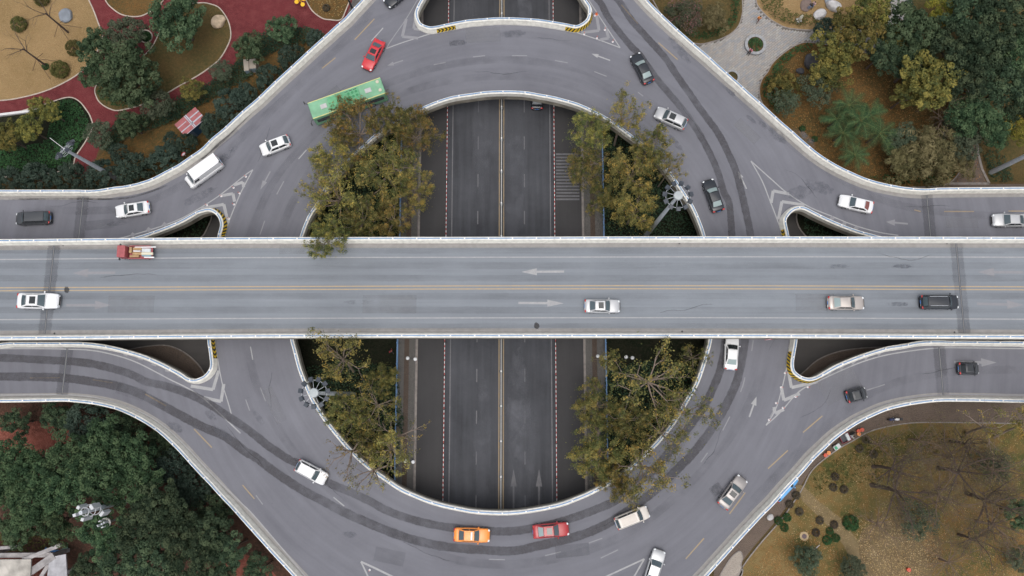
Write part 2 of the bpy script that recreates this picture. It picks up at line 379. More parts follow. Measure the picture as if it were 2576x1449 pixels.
E = [(1060,0),(1047,30),(1053,54),(1063,62.5),(1079,68),(1093,67.5),(1110.5,64),(1144,57),(1178,51),(1213,48),(1247,45.5),(1287,45.5),(1320,47),(1355,49.5),(1389,54.5),(1424,60.5),(1443,64.5),(1455,64),(1470,56),(1480,45),(1484,30),(1483,15),(1473,0),(1443,-45),(1395,-85),(1270,-105),(1140,-85),(1090,-45)]
Fh = [(1081,263),(1116,250),(1147,242),(1182,237),(1217,232),(1252,230),(1288,230),(1323,232),(1358,238),(1391,244),(1426,253),(1460,264),(1501,283),(1535,302),(1571,328),(1621,366),(1661,405),(1695,447),(1728,496),(1745,523),(1761,560),(1771,590),(1785,650),(1795,720),(1795,800),(1788,853),(1781,883),(1768,926),(1753,966),(1728,1009),(1695,1063),(1658,1109),(1621,1146),(1581,1183),(1535,1214),(1488,1239),(1451,1255),(1416,1268),(1380,1277),(1341,1284),(1303,1289),(1266,1291),(1227,1290),(1189,1287),(1151,1280),(1114,1272),(1077,1261),(1042,1247),(1007,1231),(974,1209),(924,1173),(884,1136),(851,1099),(817,1056),(787,1009),(766,963),(751,923),(739,876),(733,853),(729,800),(730,720),(742,650),(759,588),(777,543),(797,513),(814,480),(837,447),(857,427),(884,393),(921,360),(941,342),(964,326),(987,310),(1017,295),(1049,278)]
G = [(-200,620),(0,620),(200,617),(290,608),(345,597),(400,579),(451,558),(482,541),(496,533),(513,528),(524,526.5),(536,530),(543,535.5),(551,545),(556,561),(554,576),(549.5,593),(545,640),(537,700),(528,780),(524,852),(528,885),(531,917),(526,933),(514,947),(498,955),(485,957),(468,953),(452,942),(421,925),(388,909),(356,896),(320,885),(285,876),(248,869),(212,865),(173,864),(100,864),(22,864),(-200,864)]
J = [(2760,618),(2576,618),(2450,617),(2330,612),(2240,602),(2182,588),(2154,580),(2119,567),(2084,552),(2051,536),(2032,526),(2019,522),(2004,523),(1990,531),(1978,546),(1976,557),(1979,574),(1982.6,590),(1988,620),(1998,700),(2004,800),(2003.6,852),(1998.6,885),(1994.6,913),(1997.6,933),(2011,946),(2027,953),(2043,954),(2060,948),(2075,939),(2107,921),(2142,906),(2177,893),(2212,882),(2238,875),(2277,869),(2315,862),(2354,860),(2395,861),(2432,861),(2576,862),(2760,862)]
NR = [(-300,606),(0,605),(322,602),(644,600),(966,599.5),(1288,599),(1610,598),(1932,598),(2254,598.5),(2576,599),(2876,600)]
SR = [(-300,852),(0,850),(322,847.5),(644,845),(966,844),(1288,844),(1610,844),(1932,844.5),(2254,846),(2576,847),(2876,849)]
ZR, ZD = 6.0, 11.5            # height of the ring and of the straight flyover
TOPR, TOPD = ZR + 1.25, ZD + 1.25

def sm(pts, z, closed=False, n=4): return [P(p.x, p.y, z) for p in smooth(pts, n, closed)]
wA, wB, wC, wD = (sm(l, TOPR) for l in (A, B, C, D))
wE, wF, wG, wJ = (sm(l, TOPR, True) for l in (E, Fh, G, J))
wN, wS = sm(NR, TOPD), sm(SR, TOPD)

# ------------------------------------------------------------------ ground and avenue
g = MB(); g.quad((-900, -900, 0), (900, -900, 0), (900, 900, 0), (-900, 900, 0))
tag(g.build('ground', M_EARTH), kind='structure')
def gx(x): return P(x, 855, 0).x
def vband(name, x0, x1, y0, y1, z, mat, parent=None):
    m = MB(); m.quad((x0, y0, z), (x1, y0, z), (x1, y1, z), (x0, y1, z)); return m.build(name, mat, parent)
YB, YT = -90, 130
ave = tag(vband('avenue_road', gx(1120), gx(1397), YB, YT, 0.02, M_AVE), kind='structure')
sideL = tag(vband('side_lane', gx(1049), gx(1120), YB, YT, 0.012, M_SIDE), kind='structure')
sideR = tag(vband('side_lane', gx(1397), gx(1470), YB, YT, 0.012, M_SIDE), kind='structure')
for x0, x1, tx in ((1002, 1049, (1018, 1030)), (1470, 1522, (1489, 1501))):
    m = MB(); m.box(gx(x0), gx(x1), YB, YT, 0.0, 0.14)
    o = tag(m.build('pavement', M_PAVE), kind='structure')
    vband('tactile_strip', gx(tx[0]), gx(tx[1]), YB, YT, 0.146, M_PAVEB, o)
    kx = gx(x1) if x0 < 1200 else gx(x0)
    m = MB(); m.box(kx - 0.16, kx + 0.16, YB, YT, 0.0, 0.155); m.build('kerb', M_KERBG, o)
def gy(y): return P(1261, y, 0).y
mk = 0.026
for x in (1133.5, 1387): vband('edge_line', gx(x) - 0.08, gx(x) + 0.08, YB, YT, mk, M_LINEA, ave)
for x in (1200, 1320):
    for y0 in (-60, 45, 148, 250, 343, 438, 531, 627, 722, 828, 928, 1033, 1136, 1246, 1350):
        vband('lane_dash', gx(x) - 0.08, gx(x) + 0.08, gy(y0 + 33), gy(y0), mk, M_LINEA, ave)
for x in (1255.5, 1266.5): vband('yellow_line', gx(x) - 0.09, gx(x) + 0.09, YB, YT, mk, M_LINEYW, ave)
zebra = [gy(388 + 8.1 * k) for k in range(15)]
for y in zebra: vband('crossing_bar', gx(1402), gx(1462), y - 0.13, y + 0.13, 0.018, M_LINEA, sideR)
def arrow(parent, tip, tail, z, mat, hl=0.36, hw=1.15, sw=0.34):
    a, b = P(*tip, z), P(*tail, z); d = (a - b); L = d.length; d /= L; n = Vector((-d.y, d.x, 0)); h = b + d * L * (1 - hl)
    m = MB(); m.poly([b - n * sw / 2, h - n * sw / 2, h + n * sw / 2, b + n * sw / 2]); m.poly([h - n * hw / 2, a, h + n * hw / 2])
    return m.build('lane_arrow', mat, parent)
for x in (1292, 1356): arrow(ave, (x, 1180), (x, 1290), mk, M_LINEA, 0.4, 0.9, 0.25)
def film(name, pts, width, z, mat, parent, taper=True):
    """ragged stain ribbon with soft edges"""
    pts = [Vector((p[0], p[1])) for p in pts]; mb = MB(); N = len(pts); ed = []
    cr = ((-0.5, 0), (-0.36, 1), (0, 1), (0.36, 1), (0.5, 0))
    for i, p in enumerate(pts):
        d = (pts[min(i + 1, N - 1)] - pts[max(i - 1, 0)]).normalized(); n = Vector((-d.y, d.x))
        e = min(1, i / 4, (N - 1 - i) / 4) if taper else 1
        w = width * (0.95 + 0.1 * R.random())
        for o, k in cr: q = p + n * o * w; mb.v.append((q.x, q.y, z)); ed.append(k * e)
    for i in range(N - 1):
        for k in range(4):
            a = i * 5 + k; mb.f.append((a + 1, a, a + 5, a + 6)); mb.m.append(0)
    me = mb.mesh(name, mat); at = me.attributes.new("edge", 'FLOAT', 'POINT'); at.data.foreach_set("value", ed)
    return add(name, me, parent)
def blot(name, c, rx, ry, rot, z, mat, parent):
    mb = MB(); ed = [1.0]; mb.v.append((c.x, c.y, z)); n = 18
    for ring, e in ((0.6, 1.0), (1.0, 0.0)):
        for k in range(n):
            t = 2 * math.pi * k / n; q = ring * (0.85 + 0.3 * R.random()); x, y = rx * q * math.cos(t), ry * q * math.sin(t)
            mb.v.append((c.x + x * math.cos(rot) - y * math.sin(rot), c.y + x * math.sin(rot) + y * math.cos(rot), z)); ed.append(e)
    for k in range(n):
        k2 = (k + 1) % n; mb.f.append((0, 1 + k, 1 + k2)); mb.f.append((1 + k, 1 + n + k, 1 + n + k2, 1 + k2)); mb.m += [0, 0]
    me = mb.mesh(name, mat); at = me.attributes.new("edge", 'FLOAT', 'POINT'); at.data.foreach_set("value", ed)
    return add(name, me, parent)
blot('repair_patch', P(1300, 1000, 0), 1.8, 9, 0, 0.03, stain('pale_patch', (0.15, 0.157, 0.18), 0.36, 0.66, 0.28, 0.6), ave)
blot('repair_patch', P(1290, 420, 0), 2.2, 16, 0, 0.03, MATS['pale_patch'], ave)
blot('repair_patch', P(1215, 1120, 0), 1.6, 12, 0, 0.03, MATS['pale_patch'], ave)
blot('repair_patch', P(1320, 60, 0), 1.6, 8, 0, 0.03, MATS['pale_patch'], ave)
blot('repair_patch', P(1310, 1130, 0), 2.6, 14, 0, 0.032, MATS['pale_patch'], ave)
blot('repair_patch', P(1215, 330, 0), 2.0, 12, 0, 0.033, MATS['pale_patch'], ave)
blot('repair_patch', P(1180, 70, 0), 1.6, 7, 0, 0.031, MATS['pale_patch'], ave)

# fences along the avenue
def rail_fence(name, x, y0, y1, label):
    e = empty(name, (x, 0, 0), 0, label, 'fence')
    for z in (0.35, 1.12):
        m = MB(); m.box(-0.05, 0.05, y0, y1, z - 0.03, z + 0.03); m.build('rail', M_BLUE, e)
    post = MB(); post.box(-0.05, 0.05, -0.05, 0.05, 0.14, 1.28); post.box(-0.08, 0.08, -0.08, 0.08, 1.28, 1.33); pm = post.mesh('post', M_BLUE)
    y = y0
    while y <= y1: add('post', pm, e, (0, y, 0)); y += 3.0
    m = MB(); y = y0
    while y <= y1: m.box(-0.012, 0.012, y - 0.012, y + 0.012, 0.2, 1.25); y += 0.16
    tag(m.build('pickets', M_WHITE, e), kind='stuff'); return e
YF0, YF1 = gy(1240), gy(300)
rail_fence('picket_fence', gx(1002), YF0, YF1, 'blue picket fence between the wooded yard and the pavement, west of the avenue')
rail_fence('picket_fence', gx(1522), YF0, YF1, 'blue picket fence between the wooded yard and the pavement, east of the avenue')
e = empty('median_barrier', (gx(1261), 0, 0), 0, 'white steel median barrier along the centre of the avenue under the flyover', 'barrier')
for z in (0.4, 0.7, 1.0):
    m = MB(); m.box(-0.05, 0.05, YB, YT, z - 0.05, z + 0.05); m.build('rail', plain('median_paint', (0.55, 0.56, 0.56), 0.6, var=.15), e)
pm = MB(); pm.box(-0.09, 0.09, -0.09, 0.09, 0.02, 1.1, 0); pm.box(-0.28, 0.28, -0.18, 0.18, 0.02, 0.14, 1); pm = pm.mesh('post', [M_WHITE, M_DARKM])
y = YB + 1.0
while y < YT: add('post', pm, e, (0, y, 0)); y += 4.9
M_REDW = plain('red_pole_paint', (0.50, 0.06, 0.055), 0.5)
for x, side in ((1120, 'west'), (1397, 'east')):
    e = empty('pole_barrier', (gx(x), 0, 0), 0, 'red and white striped pole barrier beside the %s side lane of the avenue' % side, 'barrier')
    rod = MB(); n = 14; step = 4.6 / n
    for k in range(n): rod.box(-0.036, 0.036, k * step, (k + 1) * step, 0.72, 0.81, 0 if k % 2 else 1)
    rm = rod.mesh('striped_rod', [M_WHITE, M_REDW]); bs = MB(); bs.box(-0.16, 0.16, -0.16, 0.16, 0.02, 0.16); bs.box(-0.06, 0.06, -0.06, 0.06, 0.16, 0.86); bm_ = bs.mesh('base_post', M_BLK)
    y = gy(1290)
    while y < gy(-60):
        add('striped_rod', rm, e, (0, y + 0.08, 0)); add('base_post', bm_, e, (0, y, 0)); y += 4.76

# ------------------------------------------------------------------ ring road
outer = wA + wB + [Vector((p.x, p.y, 0)) for p in wD] + [Vector((p.x, p.y, 0)) for p in reversed(wC)]
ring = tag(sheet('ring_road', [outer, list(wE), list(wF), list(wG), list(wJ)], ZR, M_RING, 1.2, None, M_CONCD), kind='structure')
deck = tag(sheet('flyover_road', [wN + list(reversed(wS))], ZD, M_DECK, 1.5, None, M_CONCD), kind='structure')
def pier(parent, x, y, z1, r=0.9):
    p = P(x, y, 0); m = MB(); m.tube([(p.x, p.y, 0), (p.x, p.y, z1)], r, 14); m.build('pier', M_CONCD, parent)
for x in (-150, 420, 650, 1900, 2300, 2700):
    for y in (660, 790): pier(deck, x, y, ZD - 1.4)
for x in (1080, 1440): pier(deck, x, 725, ZD - 1.4, 0.8)
for x, y in ((120, 550), (330, 520), (560, 440), (700, 330), (860, 200), (980, 90), (1620, 150), (1760, 300), (1880, 430), (2150, 520), (2420, 545),
             (100, 940), (330, 980), (600, 1100), (760, 1240), (960, 1380), (1600, 1370), (1780, 1230), (1900, 1100), (2120, 1010), (2450, 940), (640, 700), (1890, 720)):
    pier(ring, x, y, ZR - 1.1, 0.8)

def parapet(path, z, label, closed=False, ref=None, name='parapet'):
    """concrete parapet wall with a blue rail on white posts"""
    e = empty(name, (0, 0, 0), 0, label, 'parapet', 'parapets of the interchange')
    pts = [Vector((p.x, p.y)) for p in path]
    if closed: pts.append(pts[0].copy())
    N = len(pts); nr = []
    for i in range(N):
        a = pts[i - 1] if i else (pts[-2] if closed else pts[0]); b = pts[i + 1] if i < N - 1 else (pts[1] if closed else pts[-1])
        d = (b - a).normalized(); nr.append(Vector((-d.y, d.x)))
    rs = 1
    if ref:
        q = P(*ref, z); i = min(range(N), key=lambda i: (pts[i] - Vector((q.x, q.y))).length); rs = 1 if (Vector((q.x, q.y)) - pts[i]).dot(nr[i]) > 0 else -1
    prof = [(-0.24, -1.15), (-0.24, 0.0), (-0.21, 0.92), (-0.23, 0.94), (-0.23, 1.0), (0.23, 1.0), (0.23, 0.95), (0.26, 0.80), (0.44, 0.25), (0.46, 0.0), (0.46, -0.3), (0.24, -1.15)]
    prof = [(rs * a, b) for a, b in prof]
    def loft(prof, name, mats, mi=None):
        m = MB(); k = len(prof)
        for p, n in zip(pts, nr):
            for o, h in prof: q = p + n * o; m.v.append((q.x, q.y, z + h))
        for i in range(N - 1):
            for j in range(k):
                j2 = (j + 1) % k; A0 = i * k; B0 = A0 + k
                m.f.append((A0 + j, A0 + j2, B0 + j2, B0 + j)); m.m.append(mi[j] if mi else 0)
        return m.build(name, mats, e)
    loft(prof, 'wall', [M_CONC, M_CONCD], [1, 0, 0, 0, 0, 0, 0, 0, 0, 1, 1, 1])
    loft([(-0.05, 1.17), (-0.05, 1.25), (0.05, 1.25), (0.05, 1.17)], 'rail', M_BLUE)
    m = MB(); m.box(-0.16, 0.16, -0.13, 0.13, 1.0, 1.12); m.box(-0.10, 0.10, -0.10, 0.10, 1.12, 1.30, top=(0.9, 0.9)); pm = m.mesh('post', M_WHITE)
    cum = 0.0; nxt = 1.2
    for i in range(N - 1):
        d = pts[i + 1] - pts[i]; L = d.length
        while nxt <= cum + L:
            q = pts[i] + d * ((nxt - cum) / L)
            add('post', pm, e, (q.x, q.y, z), (0, 0, math.atan2(d.y, d.x))); nxt += 3.12
        cum += L
    jm = MB(); jm.box(-0.008, 0.008, -0.235, 0.235, 0.9, 1.005); jm = jm.mesh('panel_joint', M_CONCD)
    cum = 0.0; nxt = 0.4
    for i in range(N - 1):
        d = pts[i + 1] - pts[i]; L = d.length
        while nxt <= cum + L:
            q = pts[i] + d * ((nxt - cum) / L)
            add('panel_joint', jm, e, (q.x, q.y, z), (0, 0, math.atan2(d.y, d.x))); nxt += 6.24
        cum += L
    e["_p"] = 0; del e["_p"]
    return e, pts, nr, rs
def warning(par, d0, d1, kind, z=ZR, step=0.45):
    """yellow and black warning stripes on the road face of a parapet between two picture points"""
    e, pts, nr, side = par
    a, b = P(*d0, TOPR), P(*d1, TOPR)
    ia = min(range(len(pts)), key=lambda i: (pts[i] - Vector((a.x, a.y))).length); ib = min(range(len(pts)), key=lambda i: (pts[i] - Vector((b.x, b.y))).length)
    if ia > ib: ia, ib = ib, ia
    cum = [0.0]
    for i in range(ia, ib): cum.append(cum[-1] + (pts[i + 1] - pts[i]).length)
    Lt = cum[-1]
    def at(s, h, off):
        s = min(max(s, 0), Lt - 1e-6); k = 0
        while k < len(cum) - 2 and cum[k + 1] < s: k += 1
        t = (s - cum[k]) / max(1e-9, cum[k + 1] - cum[k]); q = pts[ia + k].lerp(pts[ia + k + 1], t); n = nr[ia + k].lerp(nr[ia + k + 1], t)
        lean = 0.45 - 0.19 * (h - 0.25) / 0.55 if h < 0.8 else 0.26 - 0.03 * (h - 0.8) / 0.15
        q = q + n * side * (lean + off); return (q.x, q.y, z + h)
    m = MB(); K = max(2, int(Lt / 0.2))
    for k in range(K): m.quad(at(Lt * k / K, 0.2, 0.02), at(Lt * (k + 1) / K, 0.2, 0.02), at(Lt * (k + 1) / K, 0.8, 0.02), at(Lt * k / K, 0.8, 0.02)); m.quad(at(Lt * k / K, 0.8, 0.02), at(Lt * (k + 1) / K, 0.8, 0.02), at(Lt * (k + 1) / K, 0.93, 0.02), at(Lt * k / K, 0.93, 0.02))
    pan = m.build('warning_panel', M_YEL, e)
    s = 0.0; w = step * 0.5
    while s < Lt - 0.1:
        m = MB(); H2 = [(0.21, 0.0), (0.55, 0.0), (0.80, 0.0), (0.92, 0.0)]
        sh = (0, 0.17, 0.31, 0.37) if kind == 'diag' else (0, 0.3, 0.1, 0.0)
        for k in range(3):
            h0, h1 = H2[k][0], H2[k + 1][0]
            m.quad(at(s + sh[k], h0, 0.035), at(s + w + sh[k], h0, 0.035), at(s + w + sh[k + 1], h1, 0.035), at(s + sh[k + 1], h1, 0.035))
        m.build('stripe', M_BLK, pan); s += step
pA = parapet(wA, ZR, 'curved parapet with blue rail edging the ring road beside the red-path park', False, (700, 330))
pB = parapet(wB, ZR, 'curved parapet with blue rail edging the ring road beside the paved plaza and palms', False, (1800, 300))
pC = parapet(wC, ZR, 'curved parapet with blue rail edging the ring road beside the antenna masts', False, (600, 1100))
pD = parapet(wD, ZR, 'curved parapet with blue rail edging the ring road beside the blue car and bare trees', False, (1900, 1150))
pE = parapet(wE, ZR, 'parapet loop with warning stripes round the opening above the avenue at the top edge', True, (1250, 150))
pF = parapet(wF, ZR, 'great circular parapet with blue rail round the wooded middle of the ring', True, (1260, 150))
pG = parapet(wG, ZR, 'striped-nose parapet round the narrow opening near the red flatbed truck', True, (600, 560))
pJ = parapet(wJ, ZR, 'striped-nose parapet round the narrow opening beside the flyover, near the small two-seat cars', True, (1950, 560))
pN = parapet(wN, ZD, 'straight parapet with blue rail along the flyover edge beside the red flatbed truck', False, (1300, 640))
pS = parapet(wS, ZD, 'straight parapet with blue rail along the flyover edge beside the dark oval oil stain', False, (1300, 800))
warning(pE, (1097, 67), (1146, 57), 'chevron', step=0.52)
warning(pE, (1424, 60.5), (1483, 26), 'diag')
warning(pG, (530, 528), (549.5, 593), 'diag')
warning(pG, (524, 852), (530, 905), 'chevron', step=0.6)
warning(pJ, (1998, 888), (2066, 944), 'diag')
warning(pJ, (1979, 574), (1983, 592), 'chevron', step=0.6)

# ------------------------------------------------------------------ markings on the decks
zr, zd = ZR + 0.004, ZD + 0.004
LK = [0]
def line(parent, pts, z, w, mat, name='road_line', n=5):
    LK[0] += 1; z += (LK[0] % 7) * 0.0004
    m = MB(); m.strip([P(p.x, p.y, z) for p in smooth(pts, n)], w, z); return m.build(name, mat, parent)
line(deck, [(-260,654),(0,652.7),(322,650),(644,648),(1288,647),(1932,646),(2576,647),(2836,648)], zd, 0.15, M_LINE)
line(deck, [(-260,806),(0,804),(322,802.5),(644,801),(1288,799.5),(1932,799.5),(2576,803),(2836,804)], zd, 0.15, M_LINE)
for dy in (0, 7.6): line(deck, [(-260,725 + dy),(0,724 + dy),(322,722.5 + dy),(644,721 + dy),(1288,719 + dy),(1932,719 + dy),(2576,721.5 + dy),(2836,723 + dy)], zd, 0.14, M_LINEY, 'yellow_line')
def offset(path, d): 
    out = []
    for i, p in enumerate(path):
        a, b = path[max(i - 1, 0)], path[min(i + 1, len(path) - 1)]; t = Vector((b.x - a.x, b.y - a.y)).normalized(); out.append(Vector((p.x - t.y * d, p.y + t.x * d)))
    return out
for path, d in ((wN, -0.72), (wS, 0.72)):
    m = MB(); m.strip(offset(path, d), 0.62, zd); m.build('gutter', M_GUT, deck)
for par, path, d, w, n in ((ring, wA, -0.7, 0.5, 0), (ring, wB, -0.7, 0.5, 0), (ring, wC, 0.7, 0.5, 0), (ring, wD, -0.7, 0.5, 0)):
    m = MB(); m.strip(offset(path, d), w, zr); m.build('gutter', M_GUT, par)
arrow(deck, (1312, 684), (1419, 683), zd, M_LINE, hw=0.95, sw=.3); arrow(deck, (1418, 763), (1304, 762), zd, M_LINE, hw=0.95, sw=.3)
arrow(deck, (2460, 684.5), (2574, 685), zd, M_LINEW); arrow(deck, (2576, 767), (2458, 764), zd, M_LINEW)
arrow(deck, (280, 767.5), (166, 768), zd, M_LINEW); arrow(deck, (183, 687), (290, 686), zd, M_LINEW)
arrow(ring, (1903, 998), (1885, 1049), zr, M_LINE, 0.4, 0.8, 0.22); arrow(ring, (2507, 912), (2400, 911), zr, M_LINEW)
arrow(ring, (1856, 430), (1878, 475), zr, M_LINE, 0.4, 0.7, 0.2); arrow(ring, (2229, 558), (2284, 563), zr, M_LINEW, 0.4, 0.9, 0.25)
arrow(ring, (1488, 135), (1535, 152), zr, M_LINE, 0.35, 0.6, 0.18); arrow(ring, (974, 165), (1014, 152), zr, M_LINEW, 0.4, 0.6, 0.18)
arrow(ring, (655, 477), (680, 431), zr, M_LINEW, 0.45, 0.7, 0.18); arrow(ring, (1952, 1024), (1937, 1050), zr, M_LINEW, 0.4, 0.7, 0.2)
for s in ((964,70,934,103),(771,377,751,400),(714,456,696,489),(666,555,654,590),(1495,180,1526,192),(1396,152,1428,158),(1288,140,1326,140),(1190,143,1220,140),
          (1091,163,1121,157),(1605,232,1618,242),(630,872,636,905),(655,975,668,1009),(618,1005,628,1033),(839,1251,866,1273),(644,1246,661,1269),(1515,1354,1481,1366),
          (1411,1388,1371,1398),(1555,1383,1511,1404),(1836,1048,1818,1083),(1780,1139,1763,1163),(1870,966,1863,986),(1895,856,1891,883),(1874,949,1868,975),(2226,967,2180,982),
          (1230,1407,1270,1408)):
    line(ring, [s[:2], s[2:]], zr, 0.15, M_LINEW if (s[0] * 7 + s[1]) % 3 < 1.4 else M_LINE, 'lane_dash', 1)
for s in ((942,47,892,100),(844,145,810,172),(1563,12,1605,60),(1656,107,1705,150),(75,951,150,950),(233,955,283,963),(365,991,418,1021),(488,1079,533,1126),(2375,532,2450,532),
          (2537,531,2590,531),(2300,528,2316,532),(2069,1046,2020,1088),(1982,1133,1932,1179),(1771,1354,1725,1406),(1875,1239,1835,1293),(610,1220,640,1255)):
    line(ring, [s[:2], s[2:]], zr, 0.16, M_LINEYW, 'yellow_dash', 1)
line(ring, [(-200,995),(0,994),(157,993),(233,999),(300,1016),(367,1043),(417,1076),(467,1123),(533,1193),(600,1259),(644,1303),(767,1449),(800,1500)], zr, 0.15, M_LINE)
line(ring, [(2760,995),(2576,994),(2365,993),(2265,1006),(2200,1026),(2145,1053),(2059,1123),(1932,1259),(1755,1449),(1710,1500)], zr, 0.15, M_LINEW)
line(ring, [(-200,876),(0,877),(100,877),(215,880),(280,891),(340,910),(400,940),(430,956),(475,978),(515,1005),(545,1033),(605,1090)], zr, 0.16, M_LINE)
line(ring, [(2700,877),(2576,877),(2432,875),(2350,876),(2250,889),(2185,905),(2130,926),(2060,958),(2010,985),(1965,1035),(1927,1070)], zr, 0.16, M_LINE)
line(ring, [(541,862),(547,900),(552,930),(560,968),(573,1010),(582,1042)], zr, 0.14, M_LINE)
line(ring, [(1989,857),(1980,920),(1955,1020),(1927,1070)], zr, 0.14, M_LINE)
line(ring, [(290,602),(330,592),(400,571),(451,552),(490,531),(537,502),(570,478),(616,441),(636,427)], zr, 0.16, M_LINE)
line(ring, [(565,597),(575,560),(598,502),(613,470),(636,427)], zr, 0.16, M_LINE)
line(ring, [(1889,405),(1917,455),(1935,500),(1958,560),(1968,592)], zr, 0.16, M_LINE)
line(ring, [(1889,405),(1945,455),(1980,485),(2035,520),(2090,543),(2150,567),(2210,584),(2260,592)], zr, 0.16, M_LINE)
line(ring, [(1060,-20),(1048,3),(1020,50),(985,100),(972,122)], zr, 0.14, M_LINEW)
line(ring, [(972,122),(1010,108),(1060,92),(1090,83),(1150,70),(1210,63),(1265,61),(1330,63),(1400,70),(1430,76),(1500,98),(1560,120)], zr, 0.15, M_LINE)
line(ring, [(1470,-20),(1481,0),(1512,48),(1560,120)], zr, 0.14, M_LINE)
line(ring, [(908,1413),(945,1430),(1000,1457)], zr, 0.25, M_LINE); line(ring, [(908,1413),(920,1438),(930,1460)], zr, 0.2, M_LINE)
line(ring, [(1621,1406),(1528,1449),(1500,1462)], zr, 0.2, M_LINE); line(ring, [(1621,1406),(1607,1430),(1590,1460)], zr, 0.2, M_LINE)
def chev(a, l, r, w, mat=M_LINE):
    m = MB(); m.strip([P(*l, zr), P(*a, zr)], w, zr + 0.001); m.build('chevron_bar', mat, ring)
    m = MB(); m.strip([P(*a, zr), P(*r, zr)], w, zr + 0.002); m.build('chevron_bar', mat, ring)
for a, l, r in (((563,514),(505,525),(574,561)), ((586,487),(554,493),(590,507)), ((611,458),(588,466),(613,471)),
                ((536,980),(480,971),(550,932)), ((556,1010),(512,1000),(563,966)), ((1991,975),(1982,928),(2056,960)), ((1972,1007),(1965,972),(2012,990)), ((1950,1040),(1947,1024),(1972,1030)),
                ((1945,480),(1940,510),(1985,488)), ((1967,507),(1958,552),(2024,516)), ((1507,77),(1500,33),(1462,82)), ((1531,96),(1523,66),(1510,100)),
                ((1012,92),(1022,48),(1052,96)), ((1041,72),(1046,40),(1060,75))):
    chev(a, l, r, 0.42, M_LINE if a[1] > 300 else M_LINEW)
for a, b in (((312,888),(322,892)), ((347,899),(360,902)), ((382,913),(394,917)), ((416,929),(428,932)), ((448,944),(460,948)), ((2090,933),(2080,942)), ((2120,918),(2112,928)), ((2150,905),(2142,914)), ((2182,893),(2174,902)), ((2215,884),(2207,892)),
             ((330,588),(338,593)), ((370,575),(378,580)), ((410,562),(418,568)), ((2090,546),(2096,553)), ((2120,560),(2127,566)), ((2150,571),(2158,577))):
    line(ring, [a, b], zr + 0.001, 0.55, M_LINEW, 'hatch_bar', 1)
# damp tyre tracks, repair patches, oil
T1 = [(1440,-60),(1505,0),(1528,40),(1555,77),(1588,117),(1608,137),(1648,193),(1681,233),(1718,277),(1755,330),(1781,377),(1805,430),(1821,483),(1835,516),(1841,593),(1845,660)]
T2 = [(1500,-60),(1555,0),(1588,50),(1621,87),(1671,143),(1705,193),(1738,240),(1771,287),(1805,333),(1828,377),(1851,430),(1865,483),(1878,540),(1888,593),(1892,660)]
T3 = [(-150,898),(0,900),(100,905),(200,911),(267,923),(333,943),(367,960),(413,970),(467,988),(517,1011),(567,1043),(617,1076),(644,1097),(677,1123),(727,1156),(757,1169),(824,1213),(877,1236),(927,1259),(977,1286),(1044,1309),(1111,1324),(1144,1328),(1237,1336),(1288,1336),(1355,1326),(1431,1306),(1505,1279),(1555,1256),(1605,1213),(1648,1179),(1705,1109),(1748,1056),(1775,1016),(1798,966),(1811,933),(1822,880),(1826,820)]
T4 = [(-150,946),(0,947),(150,950),(250,963),(300,973),(350,990),(433,1033),(500,1069),(567,1099),(617,1136),(644,1151),(694,1189),(761,1233),(811,1259),(861,1286),(927,1316),(994,1343),(1061,1363),(1127,1376),(1211,1383),(1288,1386),(1355,1373),(1438,1353),(1488,1336),(1548,1306),(1640,1240),(1705,1179),(1738,1146),(1771,1106),(1805,1056),(1828,1016),(1851,966),(1861,930),(1872,870),(1876,820)]
for i, (T, w) in enumerate(((T1, 1.15), (T2, 1.2), (T3, 1.25), (T4, 1.35))):
    film('damp_track', [P(p.x, p.y, ZR) for p in smooth(T, 6)], w, ZR + 0.008 + 0.001 * i, M_WET, ring)
M_CRACK = stain('seam_crack', (0.05, 0.05, 0.055), 0.35, 0.6, 0.5, 0.8)
film('seam', [P(p.x, p.y, ZR) for p in smooth([(905,15),(870,55),(830,95),(780,140),(700,215),(640,275),(590,325),(540,372),(480,420)], 6)], 0.42, ZR + 0.012, M_CRACK, ring)
film('seam', [P(p.x, p.y, ZR) for p in smooth([(880,25),(845,75),(760,145),(700,200),(620,270)], 6)], 0.18, ZR + 0.013, M_CRACK, ring)
film('seam', [P(p.x, p.y, ZR) for p in smooth([(0,502),(150,500),(300,500),(370,485),(430,462)], 6)], 0.3, ZR + 0.012, M_CRACK, ring)
for x, y, rx, ry, ro in ((1708,124,3.0,0.8,-0.95),(1838,232,1.2,0.4,-0.8),(1890,300,1.1,0.35,-0.8),(1920,315,1.0,0.5,-0.8),(1290,85,2.4,0.7,0.1),(1152,108,1.6,0.5,0.05),(2010,485,2.5,1.2,0.2),(2060,470,2.6,1.0,-0.3),
                         (440,1074,1.5,0.7,-0.5),(530,1045,1.2,0.6,-0.7),(560,1090,2.0,0.6,-0.6),(880,1345,1.2,0.5,0),(2020,350,2.5,1.2,-0.7),(1955,340,2.0,0.9,-0.7),(500,495,3.0,0.8,0.5),(300,560,2.5,0.5,0.2),
                         (650,1050,1.6,0.5,-0.9),(1802,1232,0.9,0.9,0),(1700,360,1.8,0.5,-0.9),(560,400,3.0,0.7,0.7)):
    blot('dark_patch', P(x, y, ZR), rx, ry, ro, ZR + 0.014, M_PATCH, ring)
for x, y in ((1350, 819), (168, 729)): blot('oil_stain', P(x, y, ZD), 0.42, 0.55, 0.3, ZD + 0.01, M_OIL, deck)
for x, y, a in ((2110,670,1.6),(2270,670,1.5),(2260,765,2),(900,760,2.5)): blot('dark_patch', P(x, y, ZD), a, 0.35, 0, ZD + 0.011, M_PATCH, deck)
M_DRIP = stain('lane_drip', (0.12, 0.125, 0.14), 0.30, 0.66, 0.5, 0.22, (0.12, 1, 1))
